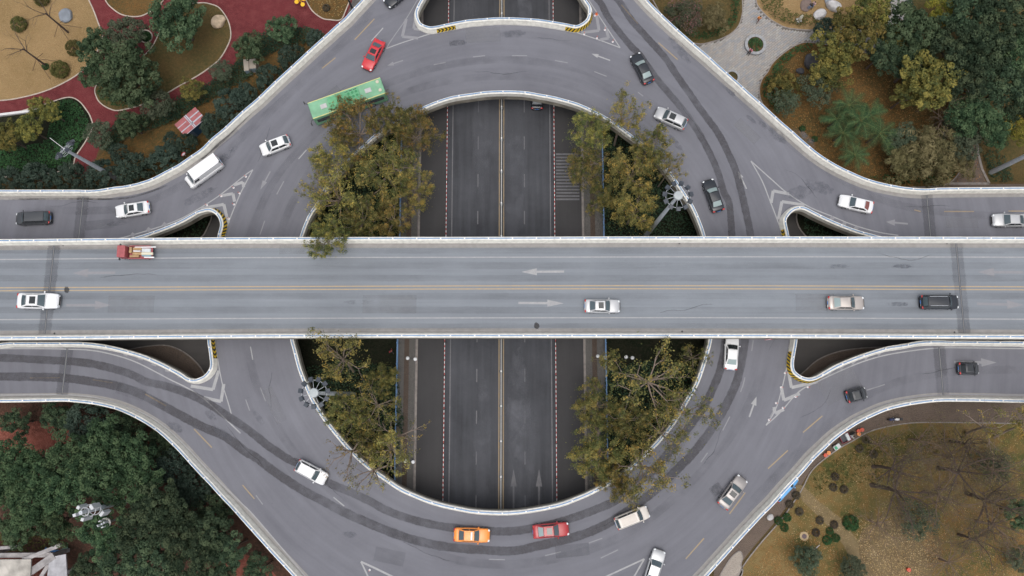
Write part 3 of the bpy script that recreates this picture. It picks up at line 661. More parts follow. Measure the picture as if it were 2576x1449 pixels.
for yy in (630, 668, 700, 745, 780, 822): film('lane_stain', [P(x, yy, ZD) for x in range(-200, 2800, 60)], 1.0, ZD + .0075, M_DRIP, deck, False)
M_DRIP2 = stain('ring_drip', (0.085, 0.087, 0.10), 0.35, 0.66, 0.4, 0.2)
for i, T in enumerate(([(620,640),(640,560),(700,440),(800,330),(900,250),(1000,200),(1120,165),(1260,150),(1400,165),(1520,215),(1620,290)], [(700,600),(740,500),(800,400),(880,310),(990,245),(1120,205),(1260,192),(1400,205),(1500,245)], [(40,520),(200,530),(330,520),(450,470),(560,390),(680,280),(800,170),(900,70),(950,0)], [(620,860),(650,980),(720,1110),(830,1230),(980,1330),(1120,1400),(1260,1420),(1420,1400),(1580,1340),(1720,1230),(1850,1080),(1930,900)], [(1660,60),(1800,190),(1950,330),(2080,430),(2240,510),(2450,540),(2650,545)], [(2650,930),(2400,935),(2220,975),(2080,1070),(1950,1200),(1800,1360)])):
    film('lane_stain', [P(p.x, p.y, ZR) for p in smooth(T, 6)], 1.3, ZR + .0158 + .0002 * i, M_DRIP2, ring)
for x, y in ((159,617),(815,614),(1709,612),(2382,612),(137,839),(807,835),(1716,834),(2401,836)): 
    m = MB(); p = P(x, y, ZD); m.tube([(p.x, p.y, zd), (p.x, p.y, zd + 0.004)], 0.13, 10); m.build('drain', M_BLK, deck)
def joint(parent, a, b, z):
    a3, b3 = P(*a, z), P(*b, z); d = (b3 - a3).normalized(); n = Vector((-d.y, d.x, 0))
    film('joint_band', [a3.lerp(b3, k / 14) for k in range(15)], 1.9, z + 0.006, stain('joint_band', (0.10, 0.10, 0.115), 0.05, 0.25, 1.2, 0.33) if 'joint_band' not in MATS else MATS['joint_band'], parent, False)
    for o, w, mt in ((0, 0.24, M_DARKM), (0.0, 0.06, M_GUT)):
        m = MB(); m.strip([a3, b3], w, z + (0.018 if w < 0.2 else 0.012)); m.build('expansion_joint', mt, parent)
for pr, a, b, z in ((deck, (137,614), (112,840), ZD), (deck, (2405,611), (2426,838), ZD), (ring, (210,492), (198,600), ZR), (ring, (170,873), (156,993), ZR), (ring, (2331,488), (2341,597), ZR), (ring, (2362,871), (2373,994), ZR)): joint(pr, a, b, z)

# square repairs and cracks
def repair(parent, x, y, L, Wd, rot, z, mat):
    c = P(x, y, z); mb = MB(); ca_, sa_ = math.cos(rot), math.sin(rot)
    mb.v = [(c.x + a * ca_ - b * sa_, c.y + a * sa_ + b * ca_, z) for a, b in ((-L / 2, -Wd / 2), (L / 2, -Wd / 2), (L / 2, Wd / 2), (-L / 2, Wd / 2))]; mb.f = [(0, 1, 2, 3)]; mb.m = [0]
    me = mb.mesh('repair_patch', mat); at_ = me.attributes.new("edge", 'FLOAT', 'POINT'); at_.data.foreach_set("value", [1.0] * 4); return add('repair_patch', me, parent)
M_REP = stain('square_repair', (0.10, 0.103, 0.118), 0.0, 0.7, 0.6, 0.28); M_REPL = stain('pale_repair', (0.27, 0.275, 0.29), 0.0, 0.7, 0.6, 0.35)
for i, (x, y, L, Wd, ro, mt) in enumerate(((1802,1232,1.6,1.4,.6,0),(1215,88,5.0,2.2,.05,1),(1150,108,2.2,.8,.1,0),(2110,965,5.5,4.0,.45,1),(1700,1180,4,1.6,.9,0),(560,350,5,1.4,.7,0),(980,1400,4,1.8,-.2,0),(2420,560,4.5,1.5,0,1),(690,1020,5,1.5,-1.1,1),(330,985,4,1.6,-.3,0),(1880,330,4,1.5,-.8,1),(1440,1385,4.5,1.6,.1,0),(820,250,5,1.4,.7,1),(250,565,4,1.3,.1,0))):
    repair(ring, x, y, L, Wd, ro, ZR + .0185 + .0002 * i, M_REPL if mt else M_REP)
for i, (x, y, L, Wd) in enumerate(((980,765,7,2.4),(2050,760,5,2.2),(330,765,6,2.2),(760,628,6,1.2))): repair(deck, x, y, L, Wd, 0, ZD + .0125 + .0002 * i, M_REPL)
M_TAR = stain('tar_crack', (0.075, 0.076, 0.084), 0.25, 0.5, 1.5, 0.55); rc = random.Random(3)
def crack(parent, x, y, ang_, L, z):
    c = P(x, y, z); pts = [Vector((c.x, c.y))]; a = ang_
    for _ in range(int(L / .5)): a += rc.uniform(-.35, .35); a += (ang_ - a) * .3; pts.append(pts[-1] + Vector((math.cos(a), math.sin(a))) * .5)
    film('tar_crack', pts, .09, z + .0225, M_TAR, parent)
for x, y, a, L in ((1180,180,.05,9),(1330,95,-.1,7),(780,300,.75,8),(640,420,.9,7),(1700,250,-1.0,9),(1960,420,-.7,8),(2260,520,-.1,8),(560,1060,-.7,9),(760,1160,-.6,8),(1000,1360,-.3,9),(1500,1330,.4,8),(1760,1180,.9,8),(2000,1060,.7,8),(2300,940,.15,7),(120,520,0,8),(680,920,-1.3,7),(1930,900,1.3,6)): crack(ring, x, y, a, L, ZR)
for x, y, a, L in ((240,700,.02,9),(1640,790,0,9),(2200,640,.02,9)): crack(deck, x, y, a, L, ZD)

# ------------------------------------------------------------------ ground under and beside the ring
def island(name, pts, z, mat, kerb=None, closed=True, n=4, kw=0.16, kind='structure'):
    s = [P(p.x, p.y, 0) for p in smooth(pts, n, True)]
    if area2(s) < 0: s.reverse()
    o = tag(sheet(name, [s], z, mat, z), kind=kind)
    if kerb:
        m = MB(); k = len(s)
        q = [Vector((p.x, p.y)) for p in s]
        for i in range(k):
            a, b = q[i], q[(i + 1) % k]; da = (q[(i + 1) % k] - q[i - 1]).normalized(); db = (q[(i + 2) % k] - q[i]).normalized()
            na, nb = Vector((da.y, -da.x)) * kw, Vector((db.y, -db.x)) * kw
            m.quad((a.x, a.y, z + 0.03), (a.x + na.x, a.y + na.y, z + 0.03), (b.x + nb.x, b.y + nb.y, z + 0.03), (b.x, b.y, z + 0.03))
            m.quad((a.x + na.x, a.y + na.y, 0), (b.x + nb.x, b.y + nb.y, 0), (b.x + nb.x, b.y + nb.y, z + 0.03), (a.x + na.x, a.y + na.y, z + 0.03))
            m.quad((b.x, b.y, 0), (a.x, a.y, 0), (a.x, a.y, z + 0.03), (b.x, b.y, z + 0.03))
        m.build('kerb', kerb, o)
    return o
def flat(name, pts, z, mat, n=3):
    s = [P(p.x, p.y, 0) for p in smooth(pts, n, True)]; return tag(sheet(name, [s], z, mat), kind='structure')
# park beside the red path
flat('red_path', [(-120,-120),(500,-130),(960,-120),(925,-40),(905,10),(880,50),(850,95),(800,78),(745,70),(690,80),(640,100),(600,130),(590,165),(560,190),(530,212),(470,243),(430,260),(380,287),(330,305),(290,322),(255,362),(238,410),(222,450),(175,430),(100,380),(-120,320)], 0.008, M_RED, 2)
island('dry_lawn', [(-140,245),(-60,253),(0,252),(43,247),(100,233),(150,213),(200,183),(235,145),(257,95),(247,60),(233,23),(217,-10),(190,-60),(-140,-110)], 0.09, M_DRY, M_KERB)
island('mossy_lawn', [(267,0),(283,20),(310,37),(347,41),(375,30),(410,0),(400,-60),(300,-80),(262,-30)], 0.09, M_LEAFY, M_KERB)
island('mossy_lawn', [(242,220),(245,245),(258,262),(280,274),(300,277),(340,268),(363,260),(423,232),(443,220),(497,190),(530,167),(553,147),(573,113),(580,87),(573,53),(553,23),(533,13),(505,9),(450,20),(410,70),(380,125),(330,165),(270,190)], 0.09, M_MOSS, M_KERB)
island('ivy_bed', [(100,268),(155,250),(180,247),(200,257),(215,275),(227,295),(232,320),(215,355),(190,392),(170,425),(60,440),(-140,440),(-140,300),(0,292)], 0.08, M_IVYG, M_KERB)
island('dry_lawn', [(762,-20),(771,0),(787,27),(811,45),(831,49),(857,49),(868,28),(880,-5),(890,-60),(800,-80)], 0.09, M_LEAFY, M_KERB)
flat('grey_path', [(862,60),(880,20),(900,-40),(930,-60),(930,20),(900,60)], 0.016, M_PAVE, 1)
flat('leaf_litter', [(250,440),(240,400),(300,360),(380,330),(450,290),(520,250),(580,220),(640,170),(720,110),(790,90),(840,100),(760,200),(620,330),(500,430),(400,470)], 0.014, M_LEAFY, 2)
island('round_bed', [(367 + 15 * math.cos(t), 92 + 14 * math.sin(t)) for t in [k * math.pi / 6 for k in range(12)]], 0.12, M_IVYG, M_KERB)
# plaza
plz = [(1700,90),(1751,109),(1788,105),(1828,90),(1855,67),(1866,33),(1866,0),(1864,-60),(1905,-60),(1903,0),(1911,20),(1932,43),(1949,55),(1975,68),(2005,73),(2045,75),(2100,70),(2200,55),(2230,20),(2240,-50),(2290,-50),(2290,40),(2260,110),(2200,135),(2120,120),(2035,108),(1999,117),(1965,140),(1942,163),(1932,182),(1918,200),(1911,227),(1920,262),(1950,320),(1880,300)]
plzw = [P(p.x, p.y, 0) for p in smooth(plz, 3, True)]
plaza = tag(sheet('plaza', [plzw], 0.012, M_JOINT), kind='structure')
ang = math.atan2(*(lambda v: (v.y, v.x))(P(2060, 82, 0) - P(1990, 135, 0)))
ca, sa = math.cos(ang), math.sin(ang); pw, ph = 0.62, 0.31; cells = []
xs = [p.x * ca + p.y * sa for p in plzw]; ys = [-p.x * sa + p.y * ca for p in plzw]
row = 0; yy = min(ys)
while yy < max(ys):
    xx = min(xs) - (pw / 2 if row % 2 else 0)
    while xx < max(xs):
        ok = all(inside((xx + dx) * ca - (yy + dy) * sa, (xx + dx) * sa + (yy + dy) * ca, plzw) for dx, dy in ((0.03, 0.03), (pw - 0.03, 0.03), (pw - 0.03, ph - 0.03), (0.03, ph - 0.03)))
        if ok:
            c = Vector(((xx + pw / 2) * ca - (yy + ph / 2) * sa, (xx + pw / 2) * sa + (yy + ph / 2) * ca, 0)); cells.append((c, (c - P(1960, 110, 0)).length))
        xx += pw
    yy += ph; row += 1
cells.sort(key=lambda c: c[1])
pms = []
for k in range(4):
    m = MB(); m.box(-pw / 2 + 0.015, pw / 2 - 0.015, -ph / 2 + 0.015, ph / 2 - 0.015, 0.0, 0.05, top=(0.985, 0.97)); pms.append(m.mesh('paver', PAVERS[k]))
rest = MB(); MZ = Matrix.Rotation(ang, 4, 'Z')
for i, (c, _) in enumerate(cells):
    k = R.choice((0, 0, 1, 1, 2, 3)); h = 0.0 + R.uniform(-0.004, 0.004)
    if i < 300: add('paver', pms[k], plaza, (c.x, c.y, h), (0, 0, ang))
    else: rest.box(-pw / 2 + 0.015, pw / 2 - 0.015, -ph / 2 + 0.015, ph / 2 - 0.015, 0, 0.05 + h, k, Matrix.Translation(c) @ MZ)
tag(rest.build('outer_pavers', PAVERS, plaza), kind='stuff')
island('shrub_bed', [(1640,-60),(1866,-60),(1866,0),(1866,33),(1855,67),(1828,90),(1788,105),(1751,109),(1700,85),(1660,30)], 0.08, M_MOSS, M_KERBG)
island('rock_lawn', [(1904,-60),(1903,0),(1911,20),(1932,43),(1949,55),(1975,68),(2005,73),(2045,75),(2100,70),(2190,52),(2225,20),(2232,-60)], 0.08, M_DRY, M_KERBG)
island('leaf_litter_lawn', [(2035,108),(1999,117),(1965,140),(1942,163),(1932,182),(1918,200),(1911,227),(1920,262),(1965,322),(2020,375),(2080,425),(2160,460),(2280,470),(2380,462),(2420,420),(2440,380),(2450,300),(2420,200),(2350,150),(2260,130),(2200,138),(2120,122)], 0.08, M_LEAFY, M_KERBG)
flat('wood_floor', [(2300,-80),(2300,40),(2280,110),(2350,150),(2420,200),(2460,300),(2470,380),(2490,458),(2700,458),(2700,-80)], 0.02, M_MOSS, 1)
flat('brown_path', [(2378,462),(2410,420),(2428,385),(2432,340),(2452,340),(2456,385),(2466,425),(2482,462)], 0.03, M_BRICK, 1)
for pts in ([(2372,462),(2406,420),(2425,385),(2429,340)], [(2488,462),(2470,425),(2460,385),(2456,340)], [(2372,462),(2488,462)]):
    m = MB(); m.strip([P(x, y, 0) for x, y in pts], 0.35, 0.06); tag(m.build('kerb', M_KERBG), kind='structure')
flat('brown_pavement', [(2100,455),(2240,466),(2380,464),(2700,462),(2700,500),(2100,500)], 0.034, M_BRICK, 1)
# wooded yards inside the ring, lower roads in the gores
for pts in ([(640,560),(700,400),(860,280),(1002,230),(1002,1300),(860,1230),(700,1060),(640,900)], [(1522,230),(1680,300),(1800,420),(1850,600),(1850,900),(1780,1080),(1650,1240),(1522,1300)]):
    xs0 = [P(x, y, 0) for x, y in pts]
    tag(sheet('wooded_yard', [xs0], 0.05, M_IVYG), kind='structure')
flat('lower_road', [(-200,480),(560,480),(640,560),(640,900),(560,1000),(-200,1000)], 0.018, M_LOWER, 1)
flat('lower_road', [(1900,480),(2780,480),(2780,1000),(1900,1000)], 0.018, M_LOWER, 1)
island('corner_pavement', [(260,905),(330,880),(400,870),(440,876),(480,900),(510,935),(520,975),(470,1010),(330,1000)], 0.12, M_BRICK, M_KERBG)
island('corner_pavement', [(2010,960),(2030,930),(2070,900),(2140,880),(2260,876),(2330,900),(2200,990),(2060,1010)], 0.12, M_BRICK, M_KERBG)
island('corner_bed', [(380,935),(430,928),(470,950),(490,985),(440,1000),(380,985)], 0.16, M_EARTH)
island('corner_bed', [(2060,965),(2075,930),(2110,910),(2170,908),(2170,960),(2100,990)], 0.16, M_IVYG, M_KERBG)
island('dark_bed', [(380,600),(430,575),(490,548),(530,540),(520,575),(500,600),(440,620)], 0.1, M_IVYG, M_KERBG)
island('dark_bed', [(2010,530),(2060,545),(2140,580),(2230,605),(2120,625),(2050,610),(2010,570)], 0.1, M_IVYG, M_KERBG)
# south-west wood, south-east lawn
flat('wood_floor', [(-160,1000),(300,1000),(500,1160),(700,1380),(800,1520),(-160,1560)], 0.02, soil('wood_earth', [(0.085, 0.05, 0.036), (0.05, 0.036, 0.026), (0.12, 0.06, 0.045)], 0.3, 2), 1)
flat('red_soil', [(-100,1070),(60,1060),(160,1065),(180,1110),(120,1140),(0,1150),(-100,1140)], 0.03, M_REDSOIL, 2)
flat('red_soil', [(560,1400),(620,1395),(680,1430),(700,1480),(600,1500),(555,1450)], 0.03, M_REDSOIL, 2)
flat('red_soil', [(330,1090),(380,1090),(370,1125),(335,1125)], 0.03, M_REDSOIL, 2)
flat('service_lane', [(1830,1449),(1900,1370),(1960,1300),(2010,1230),(2042,1179),(2099,1133),(2145,1106),(2185,1084),(2232,1071),(2282,1063),(2332,1061),(2576,1064),(2760,1066),(2760,980),(2300,980),(2050,1100),(1800,1400)], 0.02, M_BRICK, 2)
island('mixed_lawn', [(1862,1440),(1905,1378),(1968,1305),(2016,1235),(2045,1182),(2101,1136),(2147,1109),(2187,1087),(2234,1074),(2284,1066),(2334,1064),(2450,1065),(2576,1067),(2760,1069),(2760,1580),(1900,1580),(1850,1500)], 0.1, M_SELAWN, M_KERBG)
flat('sandy_path', [(2000,1225),(2020,1222),(2060,1262),(2110,1300),(2150,1350),(2200,1400),(2240,1500),(2150,1500),(2140,1420),(2120,1370),(2070,1310),(2020,1262)], 0.107, M_SAND, 2)
flat('sandy_path', [(2170,1330),(2240,1310),(2330,1320),(2370,1370),(2340,1450),(2250,1500),(2190,1470),(2160,1390)], 0.111, soil('flowering_ground', [(0.20, 0.15, 0.08), (0.13, 0.095, 0.05), (0.19, 0.135, 0.08), (0.32, 0.26, 0.16)], 0.4, 2), 2)
island('stone_paving', [(1812,1449),(1835,1410),(1858,1388),(1866,1400),(1862,1420),(1866,1440),(1845,1470),(1800,1480)], 0.1, soil('crazy_paving', [(0.42, 0.37, 0.32), (0.36, 0.32, 0.28), (0.45, 0.40, 0.35)], 0.5, 4), M_KERBG)

# ------------------------------------------------------------------ vehicles
M_GLASS = plain('car_glass', (0.075, 0.105, 0.12), 0.06, coat=0.5); M_GLASSD = plain('dark_car_glass', (0.02, 0.025, 0.028), 0.08, coat=0.4)
M_GLASSP = plain('pale_car_glass', (0.30, 0.38, 0.38), 0.12, coat=0.5)
M_RIM = plain('wheel_rim', (0.45, 0.46, 0.48), 0.35, 0.7); M_LAMP = plain('head_lamp', (0.75, 0.78, 0.80), 0.15, coat=0.6)
M_TAIL = plain('tail_lamp', (0.50, 0.03, 0.03), 0.25, coat=0.5); M_PLATE = plain('blue_plate', (0.06, 0.20, 0.55), 0.4); M_TRIM = plain('black_trim', (0.03, 0.03, 0.032), 0.5)
def carpaint(name, c, metal=0.0, rough=0.3): return plain('paint_' + name, c, rough, metal, coat=0.35)
CARMESH = {}
SPEC = {  # L, W, roof height, cowl x, roof front x, roof rear x, rear base x, rear base z, belt scale
    'sedan': (4.75, 1.82, 1.47, 1.08, 0.30, -0.95, -1.72, 1.05, 1.0),
    'suv': (4.65, 1.88, 1.70, 1.18, 0.50, -1.72, -2.18, 1.18, 1.13),
    'hatch': (4.30, 1.82, 1.58, 1.12, 0.45, -1.45, -2.02, 1.10, 1.08),
    'mpv': (4.90, 1.86, 1.75, 1.45, 0.75, -1.95, -2.33, 1.15, 1.13),
    'micro': (2.75, 1.66, 1.54, 0.80, 0.25, -0.80, -1.18, 1.10, 1.1),
    'van': (5.95, 2.05, 2.55, 2.35, 1.65, -2.75, -2.92, 1.3, 1.35)}
def car_meshes(kind):
    if kind in CARMESH: return CARMESH[kind]
    L, Wd, Hr, xc, x1, x2, x3, z3, bs = SPEC[kind]; w = Wd / 2; f, r = L / 2, -L / 2; out = {}
    hz = (0.95 if kind != 'van' else 1.30) * (bs if kind != 'van' else 1.0); tz = z3 - 0.03
    st = [(r, .66 * w, .58, .62), (r + .05, .82 * w, tz * .82, tz * .86), (r + .16, .93 * w, tz * .93, tz * .97), (r + .5, .985 * w, tz * .95, tz), (r * .4, w, hz, hz + .03), (0, w, hz * .985, hz + .02),
          (xc - .1, w, hz * .97, hz + .02), (xc + .35 * (f - xc), .985 * w, hz * .92, hz * .97), (xc + .7 * (f - xc), .95 * w, hz * .84, hz * .89), (f - .14, .87 * w, hz * .74, hz * .77), (f - .04, .76 * w, hz * .60, hz * .63), (f, .60 * w, .50, .52)]
    m = MB(); sec = [(-.92, 0), (-1, .12), (-1, .55), (-.985, .86), (-.93, .97), (-.80, 1.0), (-.4, None), (0, None), (.4, None), (.80, 1.0), (.93, .97), (.985, .86), (1, .55), (1, .12), (.92, 0)]
    zb = 0.22; k = len(sec)
    for x, ww, zs, zc in st:
        for o, h in sec:
            z = zb + (zs - zb) * h if h is not None else zs + (zc - zs) * (1 - (abs(o) * 1.15) ** 2)
            m.v.append((x, o * ww, z))
    for i in range(len(st) - 1):
        for j in range(k - 1): m.f.append((i * k + j, i * k + j + 1, (i + 1) * k + j + 1, (i + 1) * k + j)); m.m.append(0)
        m.f.append((i * k + k - 1, i * k, (i + 1) * k, (i + 1) * k + k - 1)); m.m.append(0)
    m.f.append(tuple(range(k))); m.m.append(0); m.f.append(tuple(reversed(range((len(st) - 1) * k, len(st) * k)))); m.m.append(0)
    out['body'] = m.mesh('body', M_WHITE, True)
    zc0 = hz - 0.01; wb = .88 * w; wr = (.70 if kind != 'van' else .86) * w; wb3 = (.84 if kind != 'van' else .90) * w; z3 = tz - 0.01
    c0l, c0r = Vector((xc - .12, wb, zc0)), Vector((xc - .12, -wb, zc0)); r1l, r1r = Vector((x1, wr, Hr - .04)), Vector((x1, -wr, Hr - .04))
    r2l, r2r = Vector((x2, wr * .97, Hr - .05)), Vector((x2, -wr * .97, Hr - .05)); c3l, c3r = Vector((x3, wb3, z3)), Vector((x3, -wb3, z3))
    m = MB()
    m.patch(c0r, c0l, r1l, r1r, 8, 3, 0.02, 0.10, out=(1, 0, .5)); m.patch(c3l, c3r, r2r, r2l, 8, 3, 0.02, 0.06, out=(-1, 0, .5)); m.patch(r1r, r1l, r2l, r2r, 8, 6, 0.05, 0.0, out=(0, 0, 1))
    m.patch(c0l, c3l, r2l, r1l, 8, 3, 0.02, 0.0, out=(0, 1, 0)); m.patch(c3r, c0r, r1r, r2r, 8, 3, 0.02, 0.0, out=(0, -1, 0))
    out['cabin'] = m.mesh('cabin', M_WHITE, True)
    def glass(nm, q, out_, ins, bow, bul, mt=M_GLASS):
        m = MB(); l, rr, bo, to = ins; m.patch(*q, 8, 3, bul, bow, out=out_, sub=(l, 1 - rr, bo, 1 - to), lift=.014); out[nm] = m.mesh(nm, mt, True)
    glass('windscreen', (c0r, c0l, r1l, r1r), (1, 0, .5), (.05, .05, .05, .04), 0.10, 0.02)
    glass('rear_window', (c3l, c3r, r2r, r2l), (-1, 0, .5), (.08, .08, .10 if kind != 'van' else .25, .05), 0.06, 0.02)
    for s, q in ((1, (c0l, c3l, r2l, r1l)), (-1, (c3r, c0r, r1r, r2r))):
        a, b, c, d = q; ins = ((.07, .52, .08, .14), (.51, .08, .08, .14)) if s > 0 else ((.52, .07, .08, .14), (.08, .51, .08, .14))
        if kind == 'micro': ins = ((.07, .25, .08, .14),) if s > 0 else ((.25, .07, .08, .14),)
        if kind == 'van': ins = ((.03, .80, .25, .30),) if s > 0 else ((.80, .03, .25, .30),)
        for i, n in enumerate(ins): glass('side_window_%d_%d' % (s, i), q, (0, s, 0), n, 0.0, 0.02, M_GLASSD)
    m = MB(); xa, xb = x1 - .18, x1 - .18 - min(.85, (x1 - x2) * .55); zz = Hr + .028; ws = wr * .66
    m.patch((xb, -ws, zz - .004), (xa, -ws, zz - .012), (xa, ws, zz - .012), (xb, ws, zz - .004), 3, 4, 0, 0.0); out['sunroof'] = m.mesh('sunroof', M_GLASSD)
    m = MB(); m.tube([(0, -.11, 0), (0, .11, 0)], .33, 16); out['tyre'] = m.mesh('tyre', M_RUB)
    m = MB(); m.tube([(0, -.115, 0), (0, .115, 0)], .21, 12); out['rim'] = m.mesh('rim', M_RIM)
    m = MB(); m.sphere((0, 0, 0), (.10, .12, .075), 8, 5); m.box(-.03, .03, -.14, 0, -.03, .0); out['mirror'] = m.mesh('mirror', M_WHITE, True)
    m = MB(); m.sphere((0, 0, 0), (.20, .17, .09), 10, 5); out['headlight'] = m.mesh('headlight', M_LAMP, True)
    m = MB(); m.sphere((0, 0, 0), (.13, .20, .09), 10, 5); out['tail_light'] = m.mesh('tail_light', M_TAIL, True)
    m = MB(); m.box(-.02, .02, -.24, .24, -.07, .07); out['number_plate'] = m.mesh('number_plate', M_PLATE)
    m = MB(); m.box(-.05, .05, -.5, .5, -.09, .09, top=(.8, .95)); out['grille'] = m.mesh('grille', M_TRIM)
    m = MB(); m.box(-(x1 - x2) * .42, (x1 - x2) * .42, -.02, .02, 0, .035); out['roof_rail'] = m.mesh('roof_rail', M_STEEL)
    m = MB(); m.box(-.006, .006, -w * .86, w * .86, 0, .006); out['seam'] = m.mesh('panel_seam', M_TRIM)
    m = MB(); m.box(r * .86, f * .86, -w * .88, w * .88, .16, .30); out['underbody'] = m.mesh('underbody', M_TRIM)
    CARMESH[kind] = out; return out
def car(kind, x, y, front, z, pm, label, name='parked', sunroof=False, glassmat=None, rails=False, roofmat=None, s=1.0, blue=True, rearmat=None, cat='car', drop_mirror=False):
    """a car centred on picture point (x, y); front = picture point its nose looks to"""
    M = car_meshes(kind); L, Wd, Hr, xc, x1, x2, x3, z3, bs = SPEC[kind]; w = Wd / 2
    a, b = P(x, y, z + 0.7), P(*front, z + 0.7); d = b - a; rz = math.atan2(d.y, d.x)
    e = empty(name, (a.x, a.y, z + 0.02), rz, label, cat, 'cars on the roads'); e.scale = (s, s, s)
    add('body', M['body'], e, mat=pm); add('cabin', M['cabin'], e, mat=roofmat or pm); add('underbody', M['underbody'], e)
    add('windscreen', M['windscreen'], e, mat=glassmat or M_GLASS); add('rear_window', M['rear_window'], e, mat=rearmat or glassmat or M_GLASS)
    for k in M:
        if k.startswith('side_window'): add('side_window', M[k], e)
    if sunroof: add('sunroof', M['sunroof'], e)
    ax = L * .30 if kind != 'micro' else L * .33
    for sx in (1, -1):
        for sy in (1, -1):
            wl = empty('wheel', (sx * ax, sy * (w - .10), .33)); wl.parent = e; add('tyre', M['tyre'], wl); add('rim', M['rim'], wl)
    hz = SPEC[kind][8] * .95 if kind != 'van' else 1.3
    for sy in (1, -1):
        add('headlight', M['headlight'], e, (L / 2 - .20, sy * w * .72, hz * .70), (0, 0, -sy * .5)); add('tail_light', M['tail_light'], e, (-L / 2 + .12, sy * w * .76, (z3 - .03) * .86 if kind != 'van' else 1.3))
        add('mirror', M['mirror'], e, (xc - .22, sy * (w + .10), hz + .06), (0, 0, 0 if sy > 0 else math.pi), mat=pm)
    add('number_plate', M['number_plate'], e, (-L / 2 - .01, 0, .70), mat=M_PLATE if blue else M_WHITE); add('number_plate', M['number_plate'], e, (L / 2 + .01, 0, .48), mat=M_PLATE if blue else M_WHITE)
    add('grille', M['grille'], e, (L / 2 - .005, 0, hz * .52))
    add('panel_seam', M['seam'], e, (xc + .02, 0, hz * .985 + .012))
    if rails:
        for sy in (1, -1): add('roof_rail', M['roof_rail'], e, ((x1 + x2) / 2, sy * (SPEC[kind][1] / 2 * .64), Hr - .01))
    return e
PW = carpaint('white', (0.80, 0.81, 0.82)); PSIL = carpaint('silver', (0.55, 0.56, 0.57), 0.3); PBLK = carpaint('black', (0.022, 0.026, 0.033), 0.0, 0.25); PGRY = carpaint('dark_grey', (0.06, 0.065, 0.072), 0.2)
PRED = carpaint('red', (0.58, 0.035, 0.045)); PRED2 = carpaint('deep_red', (0.40, 0.035, 0.04)); POR = carpaint('orange', (0.90, 0.30, 0.05)); PBEI = carpaint('beige', (0.46, 0.42, 0.39), 0.3); PCRM = carpaint('cream', (0.66, 0.62, 0.57))
PBLU = carpaint('sky_blue', (0.12, 0.40, 0.78)); PCHA = carpaint('champagne', (0.33, 0.31, 0.30), 0.3)
N = 'car'
car('mpv', 84, 549, (0, 552), ZR, PGRY, 'dark grey people carrier on the ramp beside the expansion joint, tail lights red', N, glassmat=M_GLASS, s=.98)
car('sedan', 333, 527, (210, 546), ZR, PW, 'white saloon with dark sunroof on the ramp, just past the expansion joint', N, sunroof=True)
car('hatch', 692, 366, (590, 405), ZR, PW, 'white hatchback with long dark glass roof between the van and the green bus', N, sunroof=True)
car('sedan', 939, 138, (905, 205), ZR, PRED, 'bright red saloon above the green bus', N, sunroof=True)
car('sedan', 1003, -14, (960, 20), ZR, PBLK, 'black car only just in view at the top edge', N)
car('sedan', 1615, 172, (1578, 100), ZR, PBLK, 'black saloon with pale windows below the striped parapet nose', N, glassmat=M_GLASSP)
car('suv', 1687, 298, (1600, 258), ZR, PSIL, 'silver estate with roof rails and sunroof on the wide curve', N, sunroof=True, rails=True)
car('sedan', 1794, 492, (1762, 400), ZR, PBLK, 'black saloon with green-tinted windows beside the round floodlight mast', N, glassmat=M_GLASSP)
car('sedan', 2153, 513, (2060, 490), ZR, PW, 'white saloon near the parapet below the tan feathery tree', N, rearmat=plain('reddish_glass', (0.22, 0.08, 0.07), 0.15))
car('sedan', 2540, 554, (2400, 552), ZR, PSIL, 'silver saloon cut by the right edge, above the flyover', N)
car('sedan', 97, 757, (240, 758), ZD, PW, 'white saloon with small sunroof crossing the flyover expansion joint', N, sunroof=True, s=1.12)
car('sedan', 1515, 770, (1640, 771), ZD, PSIL, 'silver saloon alone in the middle of the flyover', N, sunroof=True, s=.97)
car('sedan', 2128, 762, (2280, 762), ZD, PBEI, 'beige saloon following the black people carrier on the flyover', N, rearmat=M_GLASSP)
car('mpv', 2363, 760, (2500, 760), ZD, PBLK, 'long black people carrier on the flyover, about to cross the expansion joint', N, rails=True, s=1.0)
car('sedan', 1840, 886, (1846, 790), ZR, PW, 'white saloon coming out from under the flyover', N, glassmat=M_GLASSD, rearmat=M_GLASSP)
car('micro', 2436, 927, (2560, 928), ZR, PGRY, 'tiny dark two-seater with black roof beside the painted lane arrow', N, roofmat=PBLK, sunroof=True, rearmat=M_GLASSD, glassmat=M_GLASSD)
car('micro', 2154, 993, (2260, 966), ZR, PGRY, 'tiny dark two-seater with black roof below the striped parapet nose', N, roofmat=PBLK, sunroof=True, rearmat=M_GLASSD, glassmat=M_GLASSD)
car('suv', 784, 1188, (880, 1240), ZR, PW, 'white hatchback with debris on its roof beside the overhanging bare branches', N, s=.95)
tx = car('sedan', 1187, 1346, (1300, 1350), ZR, POR, 'orange taxi with roof sign on the lower curve', 'taxi', cat='taxi', s=1.0)
m = MB(); m.box(-.12, .12, -.52, .52, 1.48, 1.60, top=(.7, .95)); m.build('roof_sign', M_WHITE, tx)
car('sedan', 1386, 1334, (1500, 1324), ZR, PRED2, 'deep red saloon ahead of the orange taxi', N, sunroof=True, rearmat=M_GLASSP)
cv = car('mpv', 1590, 1302, (1690, 1262), ZR, PCRM, 'cream estate with ribbed roof under the overhanging tree', N, s=.95)
for k in range(-3, 4): m = MB(); m.box(-1.7, .5, k * .15 - .012, k * .15 + .012, 1.765, 1.785); m.build('roof_rib', M_KERB, cv)
car('sedan', 1843, 1238, (1905, 1155), ZR, PCHA, 'champagne saloon with black glass roof near the outer parapet', N, sunroof=True)
car('sedan', 1646, 1428, (1668, 1360), ZR, PSIL, 'silver saloon leaving by the bottom edge', N)
